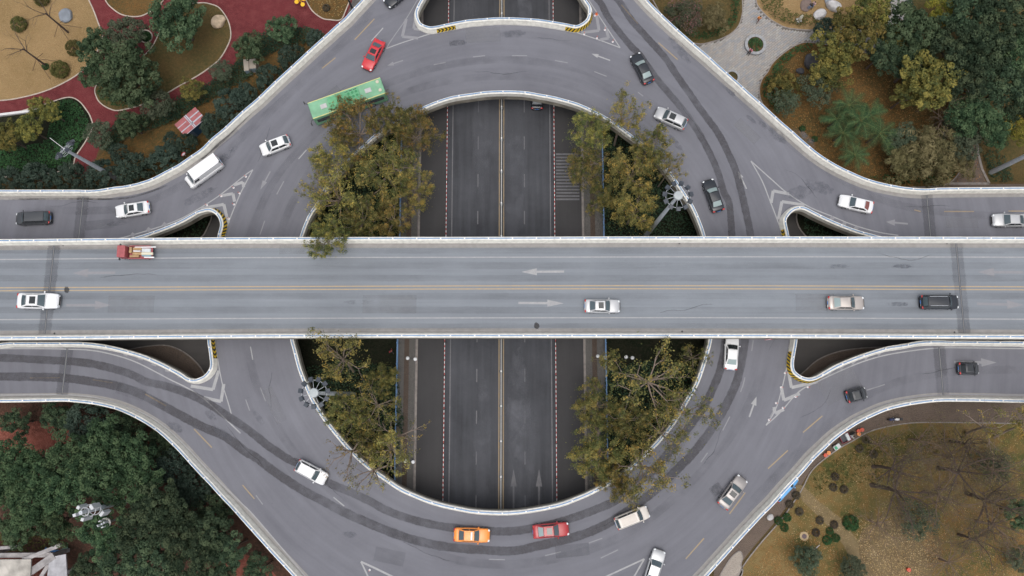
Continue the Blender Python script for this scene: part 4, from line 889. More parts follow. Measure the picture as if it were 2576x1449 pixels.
car('sedan', 1351, 237, (1351, 100), 0.02, PBLK, 'black saloon on the shaded avenue entering under the ring', N)
car('suv', 1973, 1225, (2039, 1153), 0.02, PBLU, 'sky blue hatchback parked behind the outer parapet', N, s=.95)
# white van
va = car('van', 514, 434, (430, 495), ZR, PW, 'white panel van with ladder rack on the ramp, near the painted nose', 'panel_van', cat='van', s=.93)
m = MB(); m.box(-2.98, -2.78, -.80, .80, 2.56, 2.64); m.build('rear_spoiler', M_WHITE, va)
m = MB(); m.box(-.3, .4, -.35, .35, 2.52, 2.56); m.build('roof_vent', M_WHITE, va)
for k in range(7):
    m = MB(); m.box(-2.5 + k * .3, -2.36 + k * .3, -1.02, -.99, 1.62, 1.78); m.build('lettering', M_DARKM, va)
    m = MB(); m.box(-2.5 + k * .3, -2.38 + k * .3, -1.03, -1.0, 1.36, 1.48); m.build('lettering', M_DARKM, va)
# green bus
a, b = P(872, 247, ZR + 3), P(780, 280, ZR + 3)
a0, b0 = P(951, 228, ZR + 3), P(791, 285, ZR + 3); rz = math.atan2(b0.y - a0.y, b0.x - a0.x)
bus = empty('city_bus', (a.x, a.y, ZR + .02), rz, 'pale green city bus half hidden by the yellowing tree', 'bus')
PGRN = plain('bus_green', (0.22, 0.47, 0.29), 0.6, var=0.22, vscale=.9); PGRN2 = plain('bus_green_cover', (0.15, 0.46, 0.24), 0.6, var=0.25, vscale=2); PYG = plain('bus_yellow_edge', (0.72, 0.66, 0.25), 0.5)
BL, BW, BH = 5.35, 1.26, 3.0
def bev(name, x0, x1, y0, y1, z0, z1, r, mat, parent, seg=2):
    bm = bmesh.new(); bmesh.ops.create_cube(bm, size=1.0); 
    for v in bm.verts: v.co = Vector(((x0 + x1) / 2 + v.co.x * (x1 - x0), (y0 + y1) / 2 + v.co.y * (y1 - y0), (z0 + z1) / 2 + v.co.z * (z1 - z0)))
    bmesh.ops.bevel(bm, geom=list(bm.edges), offset=r, segments=seg, affect='EDGES', profile=0.6)
    me = bpy.data.meshes.new(name); bm.to_mesh(me); bm.free(); me.materials.append(mat); return add(name, me, parent)
bev('body', -BL, BL, -BW, BW, .35, BH - .05, .12, PGRN, bus); bev('roof', -BL + .08, BL - .08, -BW + .09, BW - .09, BH - .10, BH + .02, .05, PGRN, bus)
for s in (1, -1):
    m = MB(); m.box(-BL + .05, BL - .05, s * (BW - .085) - .04, s * (BW - .085) + .04, BH - .04, BH + .035); m.build('roof_edge', PYG, bus)
    m = MB(); m.box(-BL + .5, BL - .4, s * (BW + .004) - .008, s * (BW + .004) + .008, 1.35, 2.35); m.build('side_windows', M_GLASSD, bus)
    for wx in (-3.0, 2.7):
        wl = empty('wheel', (wx, s * (BW - .14), .48)); wl.parent = bus; o = add('tyre', car_meshes('sedan')['tyre'], wl, scale=(1.45, 1.3, 1.45)); add('rim', car_meshes('sedan')['rim'], wl, scale=(1.45, 1.32, 1.45))
    m = MB(); m.tube([(BL - .05, s * 1.1, 2.75), (BL + .3, s * 1.35, 2.8), (BL + .45, s * 1.65, 2.7)], .04, 6); m.box(BL + .38, BL + .5, s * 1.65 - .12, s * 1.65 + .12, 2.25, 2.72); m.build('mirror', M_TRIM, bus)
m = MB(); m.box(BL - .02, BL + .012, -1.15, 1.15, .9, 2.75); m.build('windscreen', M_GLASSD, bus); m = MB(); m.box(-BL - .012, -BL + .02, -1.15, 1.15, 1.2, 2.7); m.build('rear_window', M_GLASSD, bus)
bev('air_conditioner', -1.9, .75, -.92, .92, BH, BH + .26, .06, PGRN2, bus); bev('battery_cover', .9, 2.6, -.9, .9, BH, BH + .2, .06, PGRN2, bus)
for i in range(3):
    for j in (-.28, .28):
        m = MB(); m.tube([(-1.55 + i * .55, j - .1, BH + .255), (-1.55 + i * .55, j - .1, BH + .285)], .19, 14); m.build('fan', plain('fan_green', (0.04, 0.25, 0.10), 0.5), bus)
    m = MB(); m.box(-1.7 + i * .62, -1.25 + i * .62, -.80, -.70, BH + .26, BH + .27); m.build('grille_slot', M_TRIM, bus)
for x in (-3.15, 3.35): bev('roof_hatch', x - .45, x + .45, -.33, .33, BH, BH + .1, .05, plain('grey_hatch', (0.52, 0.52, 0.52), 0.6, var=.15), bus)
for y in (-.72, .55): m = MB(); m.tube([(-4.75, y, BH), (-4.75, y, BH + .12)], .23, 14); m.build('roof_vent', plain('cream_vent', (0.56, 0.53, 0.42), 0.6), bus)
# red pickup with a load of panels
a = P(345, 635, ZD + 1); pk = empty('pickup_truck', (a.x, a.y, ZD + .02), math.pi + .0, 'small red flatbed truck carrying wooden and white panels on the flyover', 'truck')
PTR = plain('truck_red', (0.42, 0.10, 0.11), 0.5, var=.25); M_CARD = plain('plywood', (0.50, 0.33, 0.17), 0.8, var=.25, vscale=2)
bev('cab', 1.15, 2.2, -.78, .78, .45, 1.95, .12, PTR, pk); m = MB(); m.patch((2.21, -.68, 1.1), (2.21, .68, 1.1), (2.14, .62, 1.8), (2.14, -.62, 1.8), 4, 2, 0, .03, out=(1, 0, 0)); m.build('windscreen', M_GLASSD, pk)
m = MB(); m.box(-1.9, 2.0, -.7, .7, .4, .75); m.build('chassis', M_TRIM, pk); m = MB(); m.box(-1.95, 1.05, -.8, .8, .75, .83); m.build('bed_floor', PTR, pk)
for s in (1, -1):
    m = MB(); m.box(-1.75, 1.05, s * .82 - .04, s * .82 + .04, .8, 1.25); m.build('bed_side', PTR, pk)
    m = MB(); m.box(2.0, 2.1, s * .95 - .12, s * .95 + .12, 1.2, 1.5); m.build('mirror', M_TRIM, pk)
    for wx in (1.5, -1.1):
        wl = empty('wheel', (wx, s * .68, .36)); wl.parent = pk; add('tyre', car_meshes('sedan')['tyre'], wl); add('rim', car_meshes('sedan')['rim'], wl)
M_PALE = plain('pale_foam', (0.62, 0.66, 0.67), 0.7, var=.1); M_CREAMP = plain('cream_panel', (0.68, 0.64, 0.50), 0.7); M_TEAL = plain('teal_panel', (0.25, 0.42, 0.50), 0.7)
G2 = 'panels loaded on the red truck'
for nm, mt, bx, lb in (('plywood_sheet', M_CARD, (-.6, .55, .0, .34, .85, 1.12), 'middle plywood sheet on the red truck'), ('plywood_sheet', M_CARD, (-.6, .5, -.62, -.3, .85, 1.15), 'plywood sheet nearest the truck parapet side on the red truck'),
                       ('plywood_sheet', M_CARD, (-.35, .85, .40, .66, .85, 1.2), 'outermost plywood sheet beside the road line on the red truck'), ('foam_panel', M_PALE, (-1.75, -.6, -.55, -.05, .85, 1.05), 'pale grey foam panel at the tail of the red truck'),
                       ('cream_panel', M_CREAMP, (-2.1, -.6, .0, .32, .85, 1.1), 'cream panel sticking out of the red truck'), ('teal_panel', M_TEAL, (-1.85, -.62, .36, .52, .85, 1.0), 'blue-grey panel at the tail of the red truck'),
                       ('white_board', M_WHITE, (-2.3, -1.0, .56, .74, 1.0, 1.12), 'white board sticking out furthest toward the road line on the red truck'), ('white_board', M_WHITE, (-2.45, .3, -.74, -.60, 1.0, 1.12), 'long white board along the parapet side of the red truck'),
                       ('cardboard_box', M_CARD, (.62, .95, -.65, .1, .85, 1.25), 'brown box standing behind the cab of the red truck'), ('white_board', M_WHITE, (-.5, .45, -.22, -.08, .85, 1.2), 'short white board between plywood sheets on the red truck')):
    o = bev(nm, *bx, .015, mt, None, 1); o.matrix_world = Matrix.Translation(pk.location) @ Matrix.Rotation(math.pi + R.uniform(-.02, .02), 4, 'Z'); tag(o, lb, 'panel' if nm != 'cardboard_box' else 'box', G2)

# ------------------------------------------------------------------ plants
def leaf_mesh(name, cen, nrm, size, hue, mat, aspect=0.55):
    """many small pointed leaves: centres, normals, sizes as arrays"""
    n = len(cen); nrm = nrm / (np.linalg.norm(nrm, axis=1, keepdims=True) + 1e-9)
    a = RN.normal(size=(n, 3)); u = np.cross(nrm, a); u /= (np.linalg.norm(u, axis=1, keepdims=True) + 1e-9); v = np.cross(nrm, u)
    L = size[:, None]; Wd = L * aspect
    V = np.stack([cen - u * L * .5, cen + v * Wd * .5 + u * L * .05, cen + u * L * .5, cen - v * Wd * .5 + u * L * .05], 1).reshape(-1, 3)
    me = bpy.data.meshes.new(name); me.vertices.add(4 * n); me.vertices.foreach_set("co", V.ravel())
    me.loops.add(4 * n); me.loops.foreach_set("vertex_index", np.arange(4 * n, dtype=np.int32))
    me.polygons.add(n); me.polygons.foreach_set("loop_start", np.arange(0, 4 * n, 4, dtype=np.int32)); 
    at = me.attributes.new("hue", 'FLOAT', 'FACE'); at.data.foreach_set("value", np.clip(hue, 0, 1).astype(np.float32))
    me.materials.append(mat); me.update(calc_edges=True); me.validate(); return me
def sph(n):
    d = RN.normal(size=(n, 3)); return d / np.linalg.norm(d, axis=1, keepdims=True)
def crown(name, mat, nc=70, per=70, cr=0.30, leaf=0.10, flat=0.8, rough=0.25, droop=0.0, aspect=0.55, low=-0.35, hspread=0.22, core=0.3):
    """leafy crown of radius 1 built of clumps set over an uneven dome"""
    d = sph(nc * 3); d = d[d[:, 2] > low][:nc]; nc = len(d)
    rad = RN.uniform(1 - rough - .12, 1 - cr * .55, nc); rad[: int(nc * core)] *= RN.uniform(.35, .8, int(nc * core))
    lob = 1 + rough * .6 * np.sin(3 * np.arctan2(d[:, 1], d[:, 0]) + RN.uniform(0, 6)) * np.sqrt(np.clip(1 - d[:, 2] ** 2, 0, 1))
    c = d * (rad * lob)[:, None]; c[:, 2] *= flat
    cs = cr * RN.uniform(.65, 1.25, nc); ch = RN.normal(0, hspread, nc)
    dd = sph(nc * per); rr = np.repeat(cs, per) * RN.uniform(.55, 1.0, nc * per) ** .5
    p = np.repeat(c, per, 0) + dd * rr[:, None] * np.array([1, 1, .75]); p[:, 2] -= droop * (p[:, 0] ** 2 + p[:, 1] ** 2)
    nr = dd * .7 + np.array([0, 0, .55]) + RN.normal(0, .45, (nc * per, 3))
    hue = .45 + np.repeat(ch, per) + RN.normal(0, .2, nc * per) + .12 * dd[:, 2]
    return leaf_mesh(name, p, nr, leaf * RN.uniform(.6, 1.3, nc * per), hue, mat, aspect)
def trunk_mesh(name, mat, forks=5):
    """unit trunk: from the ground to z = 1 with a few limbs into the crown"""
    m = MB(); m.tube([(0, 0, 0), (.01, 0, .25), (-.01, .01, .55), (0, 0, .8)], [.05, .036, .03, .024], 7)
    for k in range(forks):
        t = 2 * math.pi * k / forks + R.uniform(-.4, .4); q = .32 + .2 * R.random()
        m.tube([(0, 0, .5 + .06 * k), (math.cos(t) * q * .5, math.sin(t) * q * .5, .75), (math.cos(t) * q, math.sin(t) * q, 1.0 + .05 * R.random())], [.024, .016, .006], 5)
    return m.mesh(name, mat)
TR = [trunk_mesh('trunk', M_BARK) for _ in range(2)]
CR = {}
for key, mat, kw in (('round', L_ROUND, dict(nc=120, per=60, cr=.15, leaf=.10, flat=.85, rough=.12, core=.15)), ('broad', L_BROAD, dict(nc=125, per=80, cr=.145, leaf=.082, flat=.75, rough=.28, core=.30, hspread=.28)),
                     ('canopy', L_CANOPY, dict(nc=120, per=105, cr=.145, leaf=.068, flat=.6, rough=.34, core=.32, hspread=.3)), ('dark', L_DARK, dict(nc=120, per=105, cr=.145, leaf=.068, flat=.65, rough=.32, core=.32, hspread=.3)),
                     ('olive', L_OLIVE, dict(nc=105, per=75, cr=.14, leaf=.078, flat=.6, rough=.36, core=.3, hspread=.28)), ('grey', L_GREY, dict(nc=105, per=65, cr=.15, leaf=.082, flat=.7, rough=.28)),
                     ('tan', L_TAN, dict(nc=100, per=80, cr=.16, leaf=.14, flat=.5, rough=.42, droop=.2, aspect=.16)), ('lime', L_LIME, dict(nc=50, per=130, cr=.23, leaf=.07, flat=.7, rough=.28)), ('pink', L_PINK, dict(nc=64, per=130, cr=.24, leaf=.07, flat=.7, rough=.22)),
                     ('wispy', L_GREY, dict(nc=90, per=45, cr=.16, leaf=.08, flat=.6, rough=.35))):
    CR[key] = [crown('crown', mat, **kw) for _ in range(3 if key in ('round', 'broad', 'canopy', 'dark', 'olive') else 2)]
BALL = {k: crown('crown', m, nc=110, per=42, cr=.16, leaf=.13, flat=.85, rough=.03, core=.05, low=-.6, hspread=.1) for k, m in (('ball', L_BALL), ('purple', L_PURPLE), ('green', L_IVY), ('dark', L_HEDGE))}
def grow(m, tips, p, d, L, r, depth, spread, seg=3, kids=3, curl=.25, upw=.1, shrink=.62):
    pts = [p.copy()]; q = p.copy(); dd = d.copy()
    for k in range(seg):
        dd = (dd + Vector((R.uniform(-curl, curl), R.uniform(-curl, curl), R.uniform(-curl, curl) * .6 + upw * .3))).normalized(); q = q + dd * L / seg; pts.append(q.copy())
    e = r * .5 if depth else r * .3
    m.tube(pts, [r + (e - r) * k / seg for k in range(seg + 1)], 5 if r > .05 else (4 if r > .02 else 3), cap=False)
    if depth == 0: tips.append((pts[-1], dd)); return
    for k in range(kids):
        i = seg if k == 0 else R.randint(max(1, seg - 2), seg); b = pts[i]
        ax = Vector((R.gauss(0, 1), R.gauss(0, 1), R.gauss(0, .6))); ax = (ax - dd * ax.dot(dd)); ax = ax.normalized() if ax.length > 1e-6 else Vector((1, 0, 0))
        nd = (dd + ax * spread * R.uniform(.6, 1.2) + Vector((0, 0, upw))).normalized()
        grow(m, tips, b, nd, L * shrink * R.uniform(.75, 1.2), max(e * (.9 if k == 0 else .7), .006), depth - 1, spread, seg, kids, curl, upw, shrink)
def sparse(seed, barkm, leafm, limbs=8, fork=.55, tuft=11, kids=4, depth=2, up=.45, keep=1.0, size=.26, fill=0, tr=.5, thin=1.0):
    """open-crowned tree, crown radius about 4, top near z = 10"""
    R.seed(seed); m = MB(); tips = []; h0 = 10 * fork
    m.tube([(0, 0, 0), (.1, 0, h0 * .5), (0, .05, h0)], [.24 * thin, .19 * thin, .15 * thin], 8, cap=False)
    for k in range(limbs):
        t = 2 * math.pi * k / limbs + R.uniform(-.3, .3); el = R.uniform(.15, .75) if k % 3 else R.uniform(.8, 1.3)
        d = Vector((math.cos(t) * math.cos(el), math.sin(t) * math.cos(el), math.sin(el) * up * 2)).normalized()
        grow(m, tips, Vector((0, .05, h0 - .1 * (k % 3))), d, R.uniform(2.0, 2.7), .11 * thin, depth, .75, 3, kids, .22, .12, .55)
    tm = m.mesh('trunk', barkm)
    c = []; nr = []; hu = []
    for p, d in tips:
        if R.random() > keep: continue
        hb = R.uniform(-.42, .42); nn = int(tuft * R.uniform(.5, 1.4))
        for _ in range(nn):
            o = Vector((R.gauss(0, 1), R.gauss(0, 1), R.gauss(0, .7))).normalized() * R.uniform(.08, tr)
            c.append(p + o); nr.append(o.normalized() + Vector((R.gauss(0, .4), R.gauss(0, .4), .6))); hu.append(.42 + hb + R.gauss(0, .17))
    for _ in range(fill):
        p, d = R.choice(tips); o = Vector((R.gauss(0, .8), R.gauss(0, .8), R.uniform(-1.8, 0))); c.append(p * .8 + o + Vector((0, 0, 1))); nr.append(Vector((R.gauss(0, .5), R.gauss(0, .5), .8))); hu.append(R.gauss(.3, .2))
    if not c: return tm, None
    return tm, leaf_mesh('crown', np.array([tuple(v) for v in c]), np.array([tuple(v) for v in nr]), size * RN.uniform(.6, 1.3, len(c)), np.array(hu), leafm, .5)
M_BARKP2 = plain('twig_bark', (0.21, 0.150, 0.115), 0.95, var=.3, vscale=5)
SP = {'sparse': [sparse(s, M_BARKP, lm, 9, .55, 23, 4, 2, keep=.95, fill=250, tr=.44, size=.22, thin=.75) for s, lm in ((21, L_MIX), (22, L_MIX), (23, L_MIXG))],
      'full': [sparse(s, M_BARKP, lm, 10, .5, n_, 5, 2, fill=900, tr=.46, size=.22, keep=.95, thin=.8) for s, lm, n_ in ((31, L_MIXG, 44), (32, L_MIX, 36), (33, L_MIXG, 38), (34, L_MIX, 42))],
      'thin': [sparse(s, M_BARKP, L_MIX, 7, .55, 9, 4, 2, keep=.6, size=.22, tr=.4) for s in (41, 42)],
      'bare': [sparse(s, M_BARKD, L_TAN, 7, .34, 4, 4, 4, up=.62, keep=.3, size=.09, thin=.72) for s in (51, 52, 53)],
      'twiggy': [sparse(s, M_BARKP2, L_TAN, 12, .35, 4, 4, 3, keep=.4, size=.12, thin=.55) for s in (61,)]}
R.seed(77)
def tree(kind, x, y, r, zc, label, name=None, base=None, var=None, group=None):
    """a tree whose crown centre the photograph shows at (x, y) with radius r picture units, zc metres up; base = picture point of the trunk's foot"""
    c = P(x, y, zc); rm = px2m(r, y, zc); b = P(*base, 0) if base else Vector((c.x, c.y, 0))
    nm = name or {'round': 'evergreen_tree', 'broad': 'broadleaf_tree', 'canopy': 'broadleaf_tree', 'dark': 'broadleaf_tree', 'olive': 'yellowing_tree', 'tan': 'feathery_tree', 'bare': 'bare_tree', 'twiggy': 'bare_tree'}.get(kind, 'deciduous_tree')
    e = empty(nm, (b.x, b.y, 0), 0, label, 'tree', group)
    rz = R.uniform(0, 6.28)
    if kind in SP:
        tm, cm = R.choice(SP[kind]) if var is None else SP[kind][var]
        s = rm / 4.0; top = zc + rm * .55; sz = max(.6, top / 9.0, zc / 7.6)
        off = Vector((c.x - b.x, c.y - b.y, 0))
        M = Matrix.Identity(4); M[0][2] = off.x / zc * 1.0; M[1][2] = off.y / zc * 1.0       # the tree leans towards its crown
        for n2, me in (('trunk', tm), ('crown', cm)):
            if me is None: continue
            o = add(n2, me, e); o.matrix_local = M @ Matrix.Rotation(rz, 4, 'Z') @ Matrix.Diagonal((s, s, sz, 1))
    else:
        me = R.choice(CR[kind]) if var is None else CR[kind][var]
        o = add('crown', me, e, (c.x - b.x, c.y - b.y, zc), (R.uniform(-.12, .12), R.uniform(-.12, .12), rz), (rm * R.uniform(.94, 1.06), rm * R.uniform(.94, 1.06), rm * R.uniform(.85, 1.05)))
        d = Vector((c.x - b.x, c.y - b.y, zc)); t = add('trunk', R.choice(TR), e, (0, 0, 0)); q = d.to_track_quat('Z', 'Y')
        t.rotation_mode = 'QUATERNION'; t.rotation_quaternion = q; t.scale = (rm * 1.3, rm * 1.3, d.length)
    return e
def shrub(kind, x, y, r, label, h=None, group='clipped shrubs'):
    c = P(x, y, .5); rm = px2m(r, y, .5); e = empty('shrub', (c.x, c.y, 0), R.uniform(0, 6), label, 'shrub', group)
    add('crown', BALL[kind], e, (0, 0, rm * .55), None, (rm, rm, rm * .85)); m = MB(); m.tube([(0, 0, 0), (0, 0, rm * .6)], rm * .08, 6); m.build('stem', M_BARK, e); return e
def carpet(name, pts, h, dens, leaf, mat, label, cat='hedge', z0=.05, n=2, aspect=.6, kind='stuff', bushy=.5):
    """ground cover or hedge as a mass of leaves over a picture polygon"""
    s = [P(p.x, p.y, 0) for p in smooth(pts, n, True)]; xs = [p.x for p in s]; ys = [p.y for p in s]
    A0 = abs(area2(s)) / 2; c = []; want = int(A0 * dens); tries = 0
    ph = [R.uniform(0, 6) for _ in range(4)]
    while len(c) < want and tries < want * 6:
        tries += 1; x, y = R.uniform(min(xs), max(xs)), R.uniform(min(ys), max(ys))
        if inside(x, y, s):
            hh = h * (1 - bushy * .5 + bushy * .5 * math.sin(x * 1.7 + ph[0]) * math.sin(y * 1.9 + ph[1]) + bushy * .25 * math.sin(x * 4.1 + ph[2]) * math.sin(y * 3.7 + ph[3]))
            c.append((x, y, z0 + hh * R.uniform(.45, 1.0)))
    c = np.array(c); nr = np.stack([RN.normal(0, .5, len(c)), RN.normal(0, .5, len(c)), np.ones(len(c))], 1)
    hue = .4 + RN.normal(0, .22, len(c)) + .15 * np.sin(c[:, 0] * .9) * np.sin(c[:, 1] * 1.1)
    me = leaf_mesh(name, c, nr, leaf * RN.uniform(.6, 1.3, len(c)), hue, mat, aspect)
    o = add(name, me); return tag(o, label, cat, None, kind)
def litter(pts, dens, leaf, mat, label, z=.115): return carpet('fallen_leaves', pts, .02, dens, leaf, mat, label, 'leaves', z, 1, .7)

# ---- park by the red path
carpet('ivy_ground_cover', [(150,258),(180,252),(198,262),(212,280),(222,298),(226,320),(208,356),(184,392),(166,420),(60,432),(0,432),(0,380),(110,360),(130,300)], .5, 55, .28, L_IVY, 'bright green ivy bed left of the red path, under the floodlight mast', 'ground cover')
carpet('hedge_bank', [(290,318),(330,302),(380,285),(430,258),(470,240),(530,210),(560,188),(592,163),(612,150),(640,190),(600,215),(560,240),(520,262),(480,285),(440,310),(380,330),(330,345),(300,372),(270,385),(255,362)], 1.3, 70, .27, L_HEDGE, 'dark hedge running between the red path and the red-roofed shed', 'hedge')
carpet('hedge_bank', [(640,100),(690,82),(745,72),(800,80),(815,100),(780,112),(735,120),(690,135),(655,150),(640,130)], 1.3, 70, .27, L_HEDGE, 'dark hedge below the red path near the yellow exercise frame', 'hedge')
carpet('ground_cover', [(248,225),(252,245),(268,262),(300,270),(345,258),(380,240),(330,225),(280,215)], .3, 18, .3, L_IVY, 'low green cover along the rounded end of the oval lawn', 'ground cover', .1)
tree('broad', 447, 58, 80, 5.5, 'big dark green tree on the oval lawn beside the tan boulder', var=0)
tree('broad', 330, 192, 90, 6, 'largest spreading tree over the rounded end of the oval lawn', var=1)
tree('broad', 245, 125, 56, 5, 'green tree overhanging the edge of the round dry lawn', var=2)
tree('grey', 318, 90, 58, 5, 'grey-green tree over the red path beside the small round bed')
tree('broad', 240, 185, 42, 4, 'green tree reaching over the red path bend', var=0)
tree('broad', 628, 118, 40, 4, 'bushy green tree beside the beige utility boxes', var=1)
tree('broad', 707, 74, 40, 4, 'bushy green tree below the open red court', var=2)
tree('grey', 556, 178, 30, 3.5, 'small grey-green tree at the end of the dark hedge')
tree('olive', 482, 226, 36, 4, 'yellow-green tree between the oval lawn and the shed')
tree('grey', 395, 262, 46, 4, 'grey-green tree in the hedge opposite the oval lawn end')
tree('broad', 325, 312, 41, 4, 'rounded olive-green tree at the red path junction')
tree('grey', 250, 336, 39, 4, 'rounded dark grey-green tree at the red path junction')
tree('olive', 98, 268, 34, 4, 'thin yellowing tree against the white wall by the red path')
tree('olive', 70, 322, 46, 5, 'yellowing tree with a bright yellow patch over the ivy bed')
tree('olive', 15, 345, 45, 5, 'yellowing tree at the left edge beside the ivy bed')
tree('olive', 128, 282, 30, 4, 'small yellowing tree at the tip of the ivy bed')
rw = 'evergreen trees along the ramp parapet'
for i, (x, y, r, lb) in enumerate(((18,455,34,'dark round evergreen at the left edge, first of the row along the ramp parapet'), (95,450,40,'dark round evergreen, second from the left edge in the row along the ramp parapet'),
        (178,448,37,'dark round evergreen, third from the left edge, beside the red path end'), (258,442,37,'dark round evergreen behind the foot of the floodlight mast'), (338,432,43,'large dark evergreen by the ramp parapet right of the mast foot'),
        (418,402,38,'dark evergreen by the parapet below the round red-white sign'), (300,386,24,'small fresh green bush in the leaf litter near the mast foot'), (430,352,19,'small pale green bush left of the shed'),
        (470,360,24,'small dark evergreen right below the shed'), (540,315,32,'dark evergreen against the parapet right of the shed'), (583,262,40,'large grey-green evergreen by the parapet above the shed'),
        (618,240,28,'small dark evergreen beside the parapet, between two larger ones'), (678,198,35,'dark blue-green evergreen by the parapet below the utility boxes'), (735,146,34,'dark blue-green evergreen by the parapet above the utility boxes'),
        (793,98,22,'last small evergreen of the row, by the red court and parapet'))):
    tree('round', x, y, r * 1.13, 2.6, lb, 'evergreen_tree', group=rw)
for x, y, r, lb in ((48,62,20,'olive clipped ball shrub near the left edge of the dry lawn'), (187,122,21,'olive clipped ball shrub at the edge of the dry lawn beside the green tree'), (152,176,23,'olive clipped ball shrub by the lower bare tree foot'), (106,-3,20,'olive clipped ball shrub cut by the top edge')): shrub('ball', x, y, r, lb)
shrub('green', 112, 166, 9, 'tiny bright green plant at the foot of the lower bare tree'); shrub('green', 367, 92, 13, 'green clump filling the small round bed in the red path')
shrub('purple', 820, 18, 10, 'dark ball shrub on the leaf-strewn lawn beside the yellow exercise frame')
for x, y, lb in ((172, 82, 'bare tree held by wooden props beside the grey boulder'), (118, 167, 'bare tree held by wooden props on the lower dry lawn')):
    c = P(x, y, 0); R.seed(int(x)); e = empty('bare_tree', (c.x, c.y, 0), 0, lb, 'tree'); m = MB(); tips = []
    m.tube([(0, 0, 0), (.05, 0, 3), (0, .05, 6)], [.17, .13, .10], 8, cap=False)
    for k in range(4): t = k * 1.57 + R.random(); grow(m, tips, Vector((0, .05, 5.0 + .3 * k)), Vector((math.cos(t) * .6, math.sin(t) * .6, .8)).normalized(), 2.6, .07, 3, .55, 3, 3, .15, .1, .62)
    m.build('trunk', M_BARKD, e)
    for k in range(4):
        t = k * 1.57 + .35; m = MB(); m.tube([(math.cos(t) * 2.2, math.sin(t) * 2.2, .05), (math.cos(t) * .12, math.sin(t) * .12, 2.6)], .035, 5); m.build('prop', M_WOOD, e)
R.seed(101)
# ---- wooded yards inside the ring
gi = 'trees inside the ring'
for kind, x, y, r, zc, base, lb in (
    ('full', 890, 285, 82, 11.5, (935, 395), 'yellowing tree overhanging the green bus'), ('full', 1005, 262, 62, 12, (1000, 385), 'thin yellowing tree behind the green bus tail'),
    ('full', 1040, 330, 66, 9, None, 'dense yellowing tree against the avenue beneath the upper curve'), ('full', 965, 420, 95, 9.5, None, 'biggest dense green-gold tree in the upper west yard'),
    ('full', 832, 400, 66, 10.5, (872, 450), 'yellowing tree reaching over the parapet below the green bus'), ('full', 1045, 470, 56, 8, None, 'green tree by the pavement in the upper west yard'),
    ('sparse', 855, 495, 88, 11, (880, 540), 'starburst tree with pale branches beside the parapet in the upper west yard'), ('sparse', 788, 485, 62, 11, (850, 520), 'thin branches spreading over the ring lane west of the upper yard'),
    ('full', 915, 660, 60, 14.5, (915, 565), 'orange-tinged tree pushing over the flyover parapet'), ('full', 905, 545, 70, 10, None, 'yellowing tree standing between the starburst tree and the flyover parapet'), ('full', 985, 545, 62, 9, None, 'green-gold tree by the flyover in the upper west yard'),
    ('sparse', 1565, 262, 70, 12, (1545, 365), 'thin yellow tree standing over the upper curve lane'), ('full', 1490, 318, 64, 9.5, None, 'yellowing tree beside the avenue under the upper curve, east yard'),
    ('full', 1650, 362, 66, 11.5, (1615, 430), 'bright yellow tree overhanging the upper right parapet'), ('full', 1468, 415, 66, 9, None, 'green-gold tree hanging over the zebra crossing'),
    ('full', 1595, 428, 74, 10, None, 'dense golden tree in the middle of the upper east yard'), ('full', 1520, 490, 46, 8, None, 'dark green-gold tree by the blue fence in the upper east yard'),
    ('full', 1605, 522, 66, 10, None, 'olive tree beside the round floodlight mast'), ('sparse', 1690, 420, 44, 11, (1655, 470), 'thin yellow tree beside the parapet just above the round floodlight mast'),
    ('sparse', 890, 905, 92, 14.8, (890, 935), 'wide yellowing tree poking over the flyover south parapet, west yard'), ('full', 960, 950, 48, 9, None, 'green tree at the blue fence in the lower west yard'),
    ('full', 872, 1035, 74, 11, None, 'leafy yellow tree beside the spoked floodlight in the lower west yard'), ('sparse', 940, 1020, 74, 11, None, 'yellowing tree with thick pale limb in the lower west yard'),
    ('thin', 1045, 1075, 78, 12, (1000, 1075), 'nearly bare tree with rusty tips reaching over the west side lane'), ('full', 930, 1115, 56, 10, None, 'green-gold tree along the parapet in the lower west yard'),
    ('sparse', 1000, 1150, 84, 11, (990, 1120), 'starburst tree over the globe lamp at the bottom of the west yard'), ('thin', 860, 1155, 74, 12, (925, 1120), 'bare branches spreading over the road beside the white hatchback'),
    ('thin', 940, 1210, 74, 11.5, (965, 1160), 'bare branches hanging over the lower curve below the west yard'),
    ('sparse', 1640, 960, 118, 12, None, 'great starburst tree in the lower east yard beside the parapet'), ('sparse', 1532, 905, 42, 10, None, 'small thin tree over the pavement just below the flyover, east yard'),
    ('sparse', 1735, 890, 44, 11, (1720, 900), 'yellowing tree tucked between flyover and parapet, lower east yard'), ('full', 1470, 1035, 66, 9, (1505, 1030), 'yellow-green tree leaning over the east pavement'),
    ('full', 1585, 1060, 70, 10, None, 'dense golden tree behind the blue fence in the lower east yard'), ('sparse', 1665, 1085, 78, 11, (1640, 1080), 'olive tree along the curved parapet in the lower east yard'),
    ('full', 1468, 1165, 84, 10, (1515, 1140), 'bushy yellow tree beside the east pole barrier near the lower curve'), ('sparse', 1745, 1035, 78, 12, (1690, 1040), 'thin branches reaching over the damp tyre track, lower east side'),
    ('full', 1545, 1200, 54, 10, None, 'yellowing tree at the bottom corner of the lower east yard'), ('sparse', 1645, 1215, 104, 12, (1600, 1140), 'open yellowing tree overhanging the cream estate'),
    ('sparse', 1530, 1250, 54, 11, (1540, 1180), 'small yellow branches hanging over the lower curve parapet')):
    tree(kind, x, y, r, zc, lb, 'yellowing_tree', base, group=gi)
carpet('undergrowth', [(770,560),(830,450),(920,370),(1002,320),(1002,590),(1002,640),(760,640)], .9, 34, .28, L_HEDGE, 'dark undergrowth under the upper west trees inside the ring', 'undergrowth')
